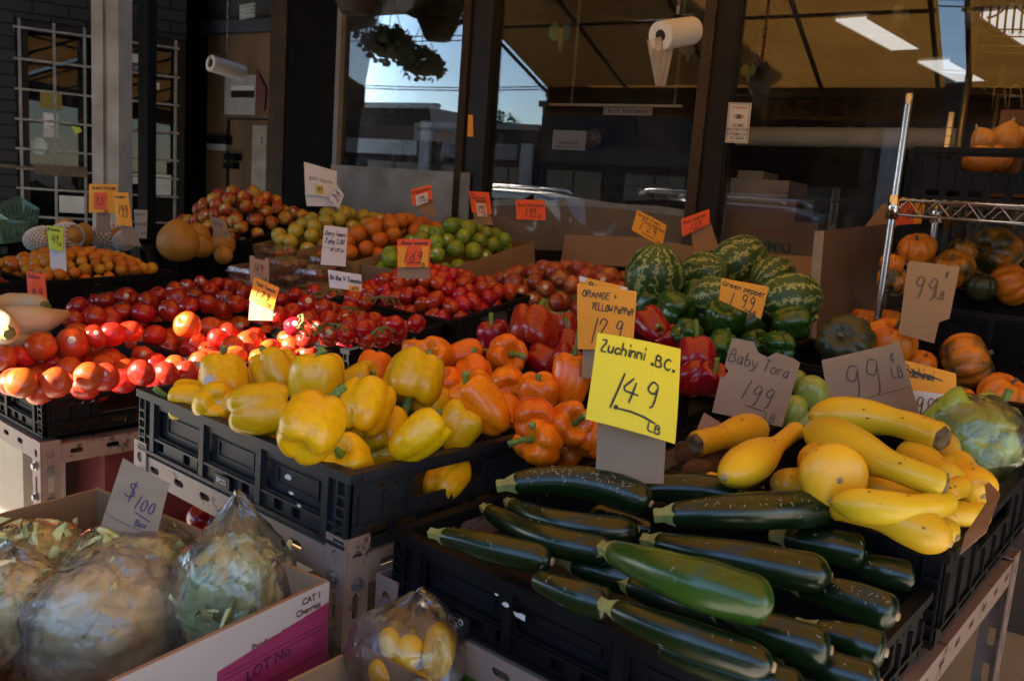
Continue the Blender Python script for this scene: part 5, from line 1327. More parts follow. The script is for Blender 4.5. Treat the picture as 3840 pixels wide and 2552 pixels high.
board([(2120, 880), (2400, 890), (2640, 930), (2640, 1010), (2100, 990)], .10, m_card, "brown cardboard sheet standing behind the fuji apples")
# plywood bin for the melons
bn = empty("plywood_bin", (-.95, 2.55, 1.0), "tall brown plywood bin side beside the watermelons", "bin")
def qbox(mb, pts, th, dirn):
    n = len(pts); vs = [V(p) for p in pts] + [V(p) + dirn * th for p in pts]
    mb.add(vs, [tuple(range(n)), tuple(range(2 * n - 1, n - 1, -1))] + [(i, n + i, n + (i + 1) % n, (i + 1) % n) for i in range(n)])
bp = [at(3090, 866, 2.45), at(3345, 838, 2.75), at(3310, 1330, 2.75), at(3050, 1310, 2.45)]
nb = (bp[1] - bp[0]).cross(bp[3] - bp[0]).normalized()
if nb.dot(CF) < 0: nb = -nb
mb = MB(); qbox(mb, bp, .012, nb); o = mb.build("side_panel", m_wood); o.parent = bn; o.matrix_parent_inverse = Matrix.Translation(bn.location).inverted()
ed = [at(3080, 865, 2.445), at(3091, 865, 2.445), at(3056, 1312, 2.445), at(3040, 1312, 2.445)]
mb = MB(); qbox(mb, ed, .02, nb); o = mb.build("panel_edge", m_woode); o.parent = bn; o.matrix_parent_inverse = Matrix.Translation(bn.location).inverted()
rb = [at(2680, 940, 3.05), at(3085, 965, 2.95), at(3070, 1150, 2.95), at(2670, 1150, 3.05)]
mb = MB(); qbox(mb, rb, .008, -NW); o = mb.build("back_board", m_card); o.parent = bn; o.matrix_parent_inverse = Matrix.Translation(bn.location).inverted()
for n, (px, py, w, z, ax, lab) in enumerate(((2454, 1040, 228, -.215, (.05, .9, .4), "biggest striped watermelon standing upright left of the others"), (2765, 985, 205, -.165, (.75, .5, .3), "striped watermelon with a yellowish top at the back of the bin"),
        (2635, 1025, 170, -.20, (.6, .2, .7), "dark watermelon wedged between the upright and the yellowish one"), (2960, 1122, 215, -.225, (.95, .12, .2), "watermelon lying flat with horizontal stripes at the bin's right"),
        (2900, 1035, 160, -.19, (.8, .3, -.4), "dark round watermelon behind the green card"), (3075, 1035, 80, -.18, (.1, 1, .1), "pale watermelon sliver beside the plywood"), (2680, 1110, 160, -.23, (.6, .1, .6), "watermelon low behind the green peppers"))):
    P = onz(px, py, z); t = (P - CAMP).dot(CF); d = w * t / FPX / 1.05
    o = inst("watermelon", MEL, P, cdir(*ax), n * 1.3, d); tag(o, lab, "watermelon", "watermelons in the bin"); kid("stem_button", BUTTON, o)
prop("melon_tray", -1.55, -.93, 2.40, 3.0, -.46, -.33, m_card, "brown tray under the watermelons")
# ------------------------------------------------------------------ carnival and acorn squash
PMK = [(3340, 1280, 200, -.275, 'o', 0, (.1, .8, .5), "orange carnival squash behind the folded price card, nearest left"), (3173, 1285, 215, -.285, 'd', 0, (-.5, .3, .8), "dark green acorn squash beside the plywood bin"),
       (3570, 1262, 185, -.27, 'o', 1, (.2, .8, .3), "dull orange squash right of the tall cardboard price card"), (3625, 1352, 210, -.255, 'g', 0, (.7, .3, .4), "green and orange mottled squash in the middle of the lower heap"),
       (3762, 1478, 180, -.265, 'o', 0, (.3, .75, .5), "orange ribbed squash at the right edge of the frame"), (3815, 1330, 190, -.25, 'd', 0, (-.8, .4, .5), "dark green squash at the right edge below the black crate"),
       (3236, 1205, 110, -.29, 'o', 1, (.1, .9, .1), "orange squash peeking over the acorn squash"), (3335, 1198, 95, -.285, 'o', 0, (.1, .9, .2), "orange squash behind the tall cardboard card's left edge"),
       (3455, 1365, 110, -.29, 'o', 1, (.1, .6, .4), "orange squash behind the crossed out yellow card"), (3828, 1585, 110, -.27, 'o', 1, (.2, .9, .2), "orange squash low at the right edge by the bagged greens"), (3615, 1485, 80, -.29, 'o', 0, (.1, .9, .2), "small orange squash just right of the crossed out card"),
       (3440, 940, 138, -.082, 'o', 1, (-.2, .8, .4), "orange squash on top left beneath the wire shelf"), (3735, 948, 190, -.078, 'g', 1, (-.85, .1, .45), "green striped squash on top beneath the wire shelf"), (3351, 1050, 125, -.125, 'g', 0, (.4, .6, .5), "striped squash at the upper crate's left end, left of the card"),
       (3575, 1010, 150, -.11, 'g', 1, (-.3, .7, .5), "orange squash with green streaks behind the tall card's right side"), (3790, 1066, 165, -.12, 'o', 0, (.6, .4, .6), "big orange squash at the right edge of the upper crate"), (3610, 940, 110, -.085, 'g', 0, (.3, .8, .1), "dim brownish squash between the two on top"), (3345, 985, 90, -.11, 'o', 0, (.2, .8, .2), "dim orange squash under the top left one"), (3680, 1080, 110, -.135, 'd', 0, (.1, .9, .2), "shadowy dark squash low in the upper crate")]
for px, py, w, z, c, vi, ax, lab in PMK:
    if z > -.2: P = at(px, py, 2.46 + (z + .1) * 2)
    else: P = onz(px, py, -.28 - max(0, py - 1270) * .00036 - (.015 if w < 130 else 0))
    t = (P - CAMP).dot(CF)
    o = inst("carnival_squash" if c != 'd' else "acorn_squash", PUM[c][vi], P, cdir(*ax), px * .1, w * t / FPX); tag(o, lab, "squash", "winter squash beneath the wire shelf"); kid("stem", PST, o)
# ------------------------------------------------------------------ long vegetables
def spine_obj(name, P, rfun, mat, n=18, m=26, ridge=0.0, wob=0.0, seed=0):
    """body along a curve through three points; rfun(u) radius"""
    a, b, c = P
    def cur(u):
        l0 = 2 * (u - .5) * (u - 1); l1 = -4 * u * (u - 1); l2 = 2 * u * (u - .5); return a * l0 + b * l1 + c * l2
    mb = MB(); us = [0, .012, .03, .06] + [.06 + .88 * k / (m - 8) for k in range(1, m - 8)] + [.94, .97, .988, 1.0]
    pts = [cur(u) for u in us]; rr = [rfun(u) * (1 + wob * noise.noise(V((u * 4, seed, 0)))) for u in us]
    flat = [1 + ridge * math.cos(5 * 2 * pi * k / n) for k in range(n)]
    # seat the mesh in a frame whose x runs along the fruit
    mb.tube(pts, rr, n, True, 0, flat)
    mid = cur(.5); xd = (c - a).normalized(); q = V((1, 0, 0)).rotation_difference(xd)
    qi = q.inverted(); mb.v = [tuple(qi @ (V(p) - mid)) for p in mb.v]
    o = mb.build(name, mat, None, True); o.location = mid; o.rotation_mode = 'QUATERNION'; o.rotation_quaternion = q
    return o, cur, qi, mid
def kid_at(mb, name, mat, o, qi, mid, smooth=True):
    mb.v = [tuple(qi @ (V(p) - mid)) for p in mb.v]; return mb.build(name, mat, o, smooth)
m_scuff = M('pale_scuff', (.30, .31, .23), (.2, .22, .15), 90, .7)
m_spot = M('brown_blemish', (.16, .09, .03), (.08, .05, .02), 60, .8)
def zucchini(px3, r_px, z3, lab, bright=False, stem=True, tip=True, neck=.6, flip=False, scr=4):
    P = [onz(x, y, z) for (x, y), z in zip(px3, z3)]
    if flip: P = P[::-1]
    t = (P[1] - CAMP).dot(CF); r = min(.0345, max(.019, 1.14 * r_px * t / FPX))
    def rf(u):
        if u < .10: k = neck + (1 - neck) * .25 * u / .1 if u > .012 else neck * (.75 if u < .005 else .95)
        else: k = neck + (1 - neck) * (.25 + .75 * min(1, (u - .1) / .45) ** .8)
        if u > .88: k *= max(.10, math.sqrt(max(0, 1 - ((u - .88) / .122) ** 2)))
        return r * k
    o, cur, qi, mid = spine_obj("zucchini", P, rf, m_zucg if bright else m_zuc, 20, 28, .012, .05, px3[0][0])
    tag(o, lab, "zucchini", "zucchini in the near crate")
    if stem:
        d = (cur(0) - cur(.06)).normalized(); mb = MB(); s = r * neck
        mb.tube([cur(.02), cur(0) + d * .004, cur(0) + d * .012, cur(0) + d * .022, cur(0) + d * .024], [s * 1.06, s * .85, s * .62, s * .66, s * .58], 5, True); kid_at(mb, "stem", m_ztip, o, qi, mid, False)
    rg = random.Random(int(px3[0][0])); mb = MB()
    for q in range(scr):
        u = rg.uniform(.08, .93); tn = (cur(u + .01) - cur(u - .01)).normalized(); nn = (V((0, 0, 1)) * rg.uniform(.3, 1.1) + TOCAM(cur(u)) * .8 + tn * 0).normalized(); nn = Quaternion(tn, rg.gauss(0, .30)) @ nn; nn = (nn - tn * nn.dot(tn)).normalized(); sd = tn.cross(nn); dr = (tn * rg.uniform(-1, 1) + sd * rg.uniform(.2, 1)).normalized(); ln = rg.uniform(.002, .007); wd = rg.uniform(.0003, .0008); R_ = rf(u) * 1.022 + .0004; pr = nn.cross(dr) * wd; pts = []
        for k in range(4):
            x = dr * ln * (k / 3 - .5) + pr * rg.uniform(-1, 1); c_ = cur(u); a_ = x.dot(sd) / R_; b_ = c_ + tn * x.dot(tn) + (nn * math.cos(a_) + sd * math.sin(a_)) * R_; w_ = 1 if 0 < k < 3 else .3; pts += [b_ + pr * w_, b_ - pr * w_]
        mb.add(pts, [(2 * k, 2 * k + 1, 2 * k + 3, 2 * k + 2) for k in range(3)])
    if scr: kid_at(mb, "scratches", m_scuff, o, qi, mid)
    if tip:
        d = (cur(1) - cur(.94)).normalized(); mb = MB(); mb.tube([cur(1) - d * .003, cur(1) + d * .0025], [.0065, .0045], 9); kid_at(mb, "blossom_scar", m_scar, o, qi, mid)
    return o
zucchini([(1925, 1812), (2183, 1808), (2441, 1888)], 56, (-.395, -.385, -.395), "scuffed dark zucchini on top at the back, left of the price card stalk", scr=70)
zucchini([(2520, 1928), (2818, 1915), (3115, 1905)], 64, (-.40, -.39, -.40), "dark zucchini with pale scuffs on top, pointing at the squash", scr=30)
zucchini([(2300, 2068), (2585, 2175), (2885, 2262)], 84, (-.388, -.375, -.385), "bright green zucchini lying on top in the middle", True, neck=.52)
zucchini([(2468, 2035), (2780, 2100), (3110, 2155)], 66, (-.425, -.415, -.42), "dark zucchini with a blue sheen behind the bright green one")
zucchini([(1665, 2008), (1851, 2053), (2070, 2105)], 46, (-.445, -.44, -.44), "zucchini nearest the crate's left front corner")
zucchini([(1835, 1915), (2047, 2018), (2300, 2068)], 50, (-.44, -.425, -.425), "zucchini bending behind the left front one")
zucchini([(1925, 1893), (2115, 1965), (2386, 1985)], 46, (-.425, -.415, -.42), "slim zucchini below the scuffed one")
zucchini([(2010, 2170), (2163, 2232), (2290, 2270)], 56, (-.45, -.45, -.452), "short zucchini with a flower scar at the front rim", stem=False)
zucchini([(2312, 2285), (2546, 2378), (2900, 2500)], 60, (-.428, -.425, -.43), "near black zucchini along the front rim, lowest")
zucchini([(2700, 2290), (2900, 2375), (3115, 2435)], 70, (-.44, -.44, -.44), "dark zucchini right below the bright green one's tip")
zucchini([(3000, 2195), (3190, 2245), (3364, 2310)], 62, (-.45, -.445, -.445), "dark zucchini with a pale scrape near the right end", scr=22)
zucchini([(3060, 2360), (3200, 2405), (3322, 2445)], 62, (-.46, -.46, -.46), "dark zucchini low at the right end")
zucchini([(2950, 2015), (3120, 2050), (3240, 2074)], 60, (-.445, -.44, -.44), "zucchini end with tan scar under the pale squash")
zucchini([(3180, 2100), (3310, 2140), (3415, 2160)], 55, (-.46, -.455, -.455), "zucchini end beside the squash crate's corner")
zucchini([(2380, 1835), (2585, 1832), (2800, 1872)], 56, (-.41, -.405, -.41), "zucchini at the back right of the price card stalk", stem=False)
zucchini([(2440, 1985), (2330, 1965), (2220, 1930)], 44, (-.44, -.44, -.44), "zucchini deep in the gap left of centre", stem=False)
zucchini([(2360, 2190), (2560, 2260), (2750, 2330)], 60, (-.455, -.455, -.455), "zucchini buried under the bright green one")
zucchini([(2480, 2420), (2760, 2520), (3020, 2590)], 64, (-.455, -.455, -.455), "zucchini at the very front, cut by the picture's edge", stem=False)
zucchini([(2950, 2450), (3120, 2510), (3300, 2560)], 62, (-.47, -.47, -.47), "zucchini at the bottom right, almost black")
zucchini([(2150, 2110), (2290, 2150), (2440, 2190)], 55, (-.455, -.455, -.455), "zucchini in shadow with two pale stems showing")
def squash(px3, rb, rn, z3, lab, neck_end=.5, orange=False, stem=True):
    """px3: bulb end, middle, neck end"""
    P = [onz(x, y, z) for (x, y), z in zip(px3, z3)]; t = (P[1] - CAMP).dot(CF); R1, R2 = 1.12 * rb * t / FPX, 1.15 * rn * t / FPX
    def rf(u):
        k = R1 if u < .30 else R2 + (R1 - R2) * (.5 + .5 * math.cos(pi * min(1, (u - .30) / .38)))
        if u < .26: k *= max(.06, math.sqrt(max(0, 1 - ((.26 - u) / .262) ** 2)))
        if u > .95: k *= 1.06
        if u > .985: k *= .9
        return k
    o, cur, qi, mid = spine_obj("crookneck_squash", P, rf, m_sq, 22, 30, .008, .06, px3[0][0])
    tag(o, lab, "squash", "yellow crookneck squash in their crate")
    d = (cur(0) - cur(.05)).normalized(); mb = MB(); mb.tube([cur(0) - d * .003, cur(0) + d * .002], [.007, .004], 8); kid_at(mb, "blossom_scar", m_scar, o, qi, mid)
    rg = random.Random(int(px3[0][0] + 7 * px3[1][1])); mb = MB()
    for q in range(rg.randint(3, 7)):
        u = rg.uniform(.15, .9); tn = (cur(u + .01) - cur(u - .01)).normalized(); nn = V((0, 0, 1)) * rg.uniform(.2, 1.0) + TOCAM(cur(u)) * .8; nn = Quaternion(tn, rg.gauss(0, .5)) @ nn; nn = (nn - tn * nn.dot(tn)).normalized(); sd = tn.cross(nn); R_ = rf(u) * 1.03 + .0003; s_ = rg.uniform(.0008, .0026); c_ = cur(u)
        def bp_(x, y): return c_ + tn * x + (nn * math.cos(y / R_) + sd * math.sin(y / R_)) * R_
        mb.add([bp_(0, 0)] + [bp_(s_ * rg.uniform(.5, 1.6) * math.cos(k * .785), s_ * rg.uniform(.4, .9) * math.sin(k * .785)) for k in range(8)], [(0, 1 + k, 1 + (k + 1) % 8) for k in range(8)])
    kid_at(mb, "blemishes", m_spot, o, qi, mid)
    if stem:
        d = (cur(1) - cur(.95)).normalized(); mb = MB(); mb.tube([cur(.99), cur(1) + d * .006, cur(1) + d * .008], [R2 * .95, R2 * .82, R2 * .6], 6); kid_at(mb, "stem", m_sqcut, o, qi, mid, False)
    return o
squash([(3035, 1560), (3290, 1570), (3530, 1642)], 66, 46, (-.335, -.32, -.325), "long squash with a dry cut stem facing right, topmost of the heap")
squash([(3040, 1610), (3270, 1715), (3525, 1812)], 84, 46, (-.335, -.325, -.335), "long squash slanting down across the heap's middle")
squash([(2715, 1790), (2880, 1690), (2985, 1610)], 68, 30, (-.36, -.35, -.345), "squash with its rounded end at the left front and stem up")
squash([(2860, 1605), (2740, 1630), (2610, 1665)], 62, 40, (-.375, -.37, -.375), "dull orange squash at the left end above the taro")
squash([(3150, 1800), (3105, 1770), (3070, 1730)], 112, 70, (-.345, -.35, -.36), "squash seen end on, its round tan scar facing out", stem=False)
squash([(3565, 2040), (3356, 1950), (3130, 1890)], 70, 50, (-.40, -.385, -.385), "long squash lying lowest along the crate's front", stem=False)
squash([(3120, 1880), (3386, 1905), (3545, 1880)], 60, 44, (-.375, -.365, -.36), "squash with its neck bent right, above the lowest one")
squash([(3200, 1810), (3326, 1838), (3460, 1850)], 66, 50, (-.39, -.385, -.385), "orange squash buried in the middle behind the round end", stem=False)
squash([(3400, 1700), (3470, 1735), (3560, 1800)], 66, 48, (-.37, -.365, -.36), "orange squash behind the slanting one", stem=False)
squash([(3690, 1860), (3640, 1800), (3590, 1740)], 66, 50, (-.385, -.375, -.37), "orange squash standing at the right side of the crate", stem=False)
squash([(3480, 1930), (3580, 1925), (3690, 1930)], 44, 40, (-.40, -.395, -.395), "short squash neck pointing right by the brown paper", stem=False)
squash([(3480, 1860), (3540, 1845), (3605, 1822)], 42, 36, (-.37, -.36, -.355), "squash stem end above the bent neck", stem=False)
squash([(3590, 2015), (3520, 1975), (3440, 1930)], 44, 36, (-.405, -.40, -.395), "small squash behind the lowest one's end", stem=False)
squash([(2900, 1830), (2990, 1812), (3080, 1800)], 56, 50, (-.405, -.40, -.40), "orange squash low behind the zucchini", stem=False)
squash([(2640, 1800), (2690, 1810), (2760, 1820)], 34, 30, (-.405, -.405, -.405), "orange squash tip at the crate's left rim", stem=False)
squash([(3540, 1640), (3545, 1700), (3560, 1760)], 50, 40, (-.37, -.37, -.37), "dim orange squash behind the cut stem", stem=False)
# baby taro
for n, (px, py, w) in enumerate(((2590, 1715, 90), (2640, 1740, 110), (2700, 1700, 80), (2660, 1690, 90), (2720, 1745, 90), (2610, 1765, 90), (2570, 1690, 70), (2780, 1690, 80))):
    rng = random.Random(n + 50); P = onz(px, py, -.415); t = (P - CAMP).dot(CF)
    o = inst("taro_root", ball_mesh("taro_root", m_taro, n * 3.1, 1.25, .05, .12, 20, 14), P, rdir(rng), n, w * t / FPX)
    tag(o, "hairy brown baby taro, %s from the left beside the yellow squash" % ORD[sorted(range(8), key=lambda k: (2590, 2640, 2700, 2660, 2720, 2610, 2570, 2780)[k]).index(n) + 1], "taro", "baby taro beside the squash")
# chayote
CHO = [ball_mesh("chayote", m_cho, k, 1.3, .05, -.02, 24, 16) for k in range(2)]
for n, (px, py, w, z, lab) in enumerate(((3050, 1478, 120, -.315, "plump pale green chayote left of the folded price card"), (2990, 1432, 75, -.31, "small chayote behind the Baby card's right edge"), (2972, 1545, 110, -.35, "shaded chayote low beside the Baby card"), (3085, 1530, 100, -.345, "chayote tucked under the plump one"), (3010, 1590, 90, -.37, "darkest chayote just above the topmost squash"))):
    P = onz(px, py, z - .02); t = (P - CAMP).dot(CF); o = inst("chayote", CHO[n % 2], P, cdir(-.2 + .2 * n, .8, .3), n, w * t / FPX); tag(o, lab, "chayote", "pale green chayote"); kid("stem_button", BUTTON, o)
# daikon
def daikon(px3, r1, r2, z3, lab):
    P = [onz(x, y, z) for (x, y), z in zip(px3, z3)]; t = (P[1] - CAMP).dot(CF)
    def rf(u):
        k = r1 if u < .6 else r1 + (r2 - r1) * ((u - .6) / .4) ** .9
        if u < .15: k *= math.sqrt(max(.03, 1 - ((.15 - u) / .152) ** 2))
        if u > .97: k *= .6
        return k * t / FPX
    o, cur, qi, mid = spine_obj("daikon", P, rf, m_dai, 22, 26, .0, .08, px3[0][0]); tag(o, lab, "daikon", "daikon at the left edge")
    d = (cur(0) - cur(.05)).normalized(); mb = MB(); mb.tube([cur(0) - d * .004, cur(0) + d * .012], [.018, .012], 7); kid_at(mb, "leaf_stub", m_vstem, o, qi, mid, False)
daikon([(-40, 1200), (110, 1205), (255, 1175)], 60, 14, (-.42, -.41, -.41), "smooth pale daikon tapering to the right, on top")
daikon([(30, 1250), (-30, 1190), (-90, 1120)], 52, 20, (-.40, -.40, -.40), "daikon whose leafy end faces out at the left edge")
daikon([(170, 1150), (60, 1140), (-60, 1150)], 42, 24, (-.42, -.42, -.42), "daikon behind, under the red price card")
daikon([(-60, 1270), (60, 1275), (190, 1262)], 40, 20, (-.455, -.455, -.455), "yellowish daikon lowest at the left edge")
# papayas in foam nets, pomelos
def foam_net(o, R, P, ax):
    mb = MB(); q = V((0, 0, 1)).rotation_difference(ax); L = 2.5 * R
    for sgn in (-1, 1):
        for k in range(14):
            pts = []
            for j in range(13):
                u = j / 12; th = 2 * pi * k / 14 + sgn * u * 3.0; z = (u - .5) * L; rr = R * 1.05 * math.sqrt(max(.12, 1 - (abs(z) / (L * .62)) ** 2.4)); pts.append(q @ V((rr * math.cos(th), rr * math.sin(th), z)))
            mb.tube(pts, R * .045, 4, False)
    return mb.build("foam_net", m_net, o)
PAP = lambda k: ball_mesh("papaya", M("papaya_skin", (.50, .27, .05), (.40, .20, .03), 4, .45), k, 1.35, .04, .05, 24, 16)
for n, (px, py, w, net, ax, lab) in enumerate(((150, 895, 95, True, (.9, .2, .3), "papaya in a white foam net left of the lime price card"), (245, 890, 115, True, (.8, .1, .5), "papaya in a white foam net right of the lime price card"), (405, 885, 115, True, (.85, -.1, .5), "papaya in a foam net with its open end facing out"), (310, 885, 80, False, (.3, .8, .2), "bare orange papaya between the foam nets"), (240, 855, 70, False, (.6, .6, .2), "bare papaya behind the netted ones"), (470, 900, 80, True, (.7, .2, .4), "netted papaya under the yellow mandarin card"))):
    z = -.335; P = onz(px, py, z); t = (P - CAMP).dot(CF); a = cdir(*ax); d = w * t / FPX * .9
    o = inst("papaya", PAP(n), P, a, n, d); tag(o, lab, "papaya", "papayas at far left")
    if net: foam_net(o, .5, P, V((0, 0, 1)))
    else: kid("stem_button", BUTTON, o)
for n, (px, py, w, z, lab) in enumerate(((668, 908, 150, -.285, "biggest pomelo, leaning up at the back left of its crate"), (680, 928, 100, -.315, "round pomelo at the front of its crate"), (835, 917, 95, -.315, "pomelo at the crate's right end with a dark navel"), (755, 925, 90, -.32, "pomelo between the front one and the right one"), (740, 890, 100, -.29, "pomelo behind the biggest one's right side"), (838, 957, 70, -.36, "pomelo seen through the crate's handle"))):
    P = onz(px, py, z); t = (P - CAMP).dot(CF); o = inst("pomelo", POM[n % 2], P, cdir(.2, .8, .4), n * 2, w * t / FPX); tag(o, lab, "pomelo", "pomelos in their crate"); kid("stem_button", BUTTON, o)
# ------------------------------------------------------------------ clear plastic
def film_mat(name, white=.18, tint=(.95, .96, .95), facing=.35, rough=.12, col=(.75, .76, .74)):
    m = bpy.data.materials.new(name); m.use_nodes = True; nt = m.node_tree; N, L = nt.nodes, nt.links
    for n in list(N): N.remove(n)
    out = N.new("ShaderNodeOutputMaterial"); tr = N.new("ShaderNodeBsdfTransparent"); tr.inputs[0].default_value = lin(tint)
    df = N.new("ShaderNodeBsdfDiffuse"); df.inputs[0].default_value = lin(col); tl = N.new("ShaderNodeBsdfTranslucent"); tl.inputs[0].default_value = lin(col)
    m1 = N.new("ShaderNodeMixShader"); m1.inputs[0].default_value = .5; L.new(df.outputs[0], m1.inputs[1]); L.new(tl.outputs[0], m1.inputs[2])
    tc = N.new("ShaderNodeTexCoord"); no = N.new("ShaderNodeTexNoise"); no.inputs["Scale"].default_value = 16; no.inputs["Detail"].default_value = 7; no.inputs["Distortion"].default_value = 1.2; mpp = N.new("ShaderNodeMapping"); mpp.inputs["Scale"].default_value = (1.6, 1.6, .45); L.new(tc.outputs["Object"], mpp.inputs[0]); L.new(mpp.outputs[0], no.inputs["Vector"])
    lw = N.new("ShaderNodeLayerWeight"); lw.inputs[0].default_value = .35
    ma = N.new("ShaderNodeMath"); ma.operation = 'MULTIPLY_ADD'; ma.inputs[1].default_value = facing; ma.inputs[2].default_value = white; L.new(lw.outputs["Facing"], ma.inputs[0])
    m2 = N.new("ShaderNodeMixShader"); L.new(ma.outputs[0], m2.inputs[0]); L.new(tr.outputs[0], m2.inputs[1]); L.new(m1.outputs[0], m2.inputs[2])
    gl = N.new("ShaderNodeBsdfGlossy"); gl.inputs["Roughness"].default_value = rough; fr = N.new("ShaderNodeFresnel"); fr.inputs[0].default_value = 1.5
    bp = N.new("ShaderNodeBump"); bp.inputs["Strength"].default_value = .7; bp.inputs["Distance"].default_value = .012; L.new(no.outputs[0], bp.inputs["Height"]); L.new(bp.outputs[0], gl.inputs["Normal"]); L.new(bp.outputs[0], fr.inputs["Normal"])
    fm = N.new("ShaderNodeMath"); fm.operation = 'MULTIPLY'; fm.inputs[1].default_value = 2.6; L.new(fr.outputs[0], fm.inputs[0])
    m3 = N.new("ShaderNodeMixShader"); L.new(fm.outputs[0], m3.inputs[0]); L.new(m2.outputs[0], m3.inputs[1]); L.new(gl.outputs[0], m3.inputs[2]); L.new(m3.outputs[0], out.inputs[0])
    return m
m_film = film_mat("clear_bag_film", .07, (.97, .97, .96), .24, .05, (.85, .83, .78)); m_clam = film_mat("clamshell_plastic", .05, (.9, .92, .92), .2, .06); m_cloud = film_mat("cloudy_bag_film", .20, (.97, .96, .93), .34, .06, (.88, .86, .82))
def shell(c, sx, sy, sz_, rot, seed, amp=.16, peak=None, nu=64, nv=44, crease=.085):
    """crumpled bag skin: ellipsoid with folds, pulled up to a gathered peak"""
    mb = MB(); vs = []; R = rot
    for j in range(nv + 1):
        ph = pi * j / nv
        for i in range(nu):
            th = 2 * pi * i / nu; d = V((math.sin(ph) * math.cos(th), math.sin(ph) * math.sin(th), math.cos(ph)))
            k = 1 + amp * noise.noise(d * 1.7 + V((seed, 0, 0))) + crease * (1 - abs(noise.noise(d * 4.5 + V((0, seed, 0)))) * 3) * .6 + crease * .5 * noise.noise(d * 9 + V((0, 0, seed)))
            p = V((d.x * sx, d.y * sy, d.z * sz_)) * k; p = R @ p
            if peak is not None:
                dd = (R @ d); pd = peak.normalized(); a = max(0, dd.dot(pd)); w = a ** 7
                p = p.lerp(peak + dd * .02 * (1 + .6 * math.cos(9 * th)), w * .92)
            vs.append(c + p)
    fs = [(j * nu + i, j * nu + (i + 1) % nu, (j + 1) * nu + (i + 1) % nu, (j + 1) * nu + i) for j in range(nv) for i in range(nu)]
    mb.add(vs, fs); return mb
def clamshell(px, py, z, rz, lab, L=.17, W=.12, H=.045):
    P = onz(px, py, z); e = empty("clamshell_box", P, lab, "plastic box", "clear boxes of cherry tomatoes"); e.rotation_euler = (rad(6), 0, rad(rz))
    mb = MB(); out = rrect(-L / 2, -W / 2, L / 2, W / 2, .02, 3); n = len(out)
    rings = [(-.0, .86), (H * .55, .97), (H * .57, 1.05), (H * .62, 1.05), (H * .64, .97), (H, .86)]
    vs = [(x * s, y * s, zz) for zz, s in rings for x, y in out]; fs = [(r * n + i, r * n + (i + 1) % n, (r + 1) * n + (i + 1) % n, (r + 1) * n + i) for r in range(5) for i in range(n)] + [tuple(range(n))[::-1], tuple(range(5 * n, 6 * n))]
    mb.add(vs, fs); mb.build("clear_shell", m_clam, e)
    rng = random.Random(int(px)); mx = Matrix.Translation(P) @ Matrix.Rotation(rad(rz), 4, 'Z') @ Matrix.Rotation(rad(6), 4, 'X')
    for k in range(18):
        o = inst("cherry_tomato", CHER, mx @ V((rng.uniform(-L * .4, L * .4), rng.uniform(-W * .38, W * .38), .018 if k < 10 else .032)), rdir(rng), 0, .025)
        tag(o, "tiny cherry tomato inside a clear plastic box", "cherry tomato", "cherry tomatoes in the clear boxes")
CHER = ball_mesh("cherry_tomato", M("cherry_tomato_skin", (.48, .05, .012), (.42, .03, .01), 6, .25, coat=.3, var=.15, hvar=.015), 1, .95, .03, 0, 14, 10)
for a in ((940, 1040, -.39, 8, "clear box of cherry tomatoes left of the plain 1.69 card"), (1075, 1010, -.36, -5, "clear box of cherry tomatoes stacked under the white price card"), (1180, 1045, -.385, 12, "clear box of cherry tomatoes in front of the white price card"), (1075, 1060, -.41, 3, "lowest clear box of cherry tomatoes above the vine tomatoes"), (1045, 965, -.345, -10, "farthest clear box of cherry tomatoes against the apple tray"), (1235, 1000, -.36, 4, "clear box of cherry tomatoes nearest the oranges")): clamshell(*a)
prop("box_liner", -3.25, -2.66, 2.02, 2.36, -.62, -.43, m_cardg, "low cardboard carton under the clear plastic boxes")
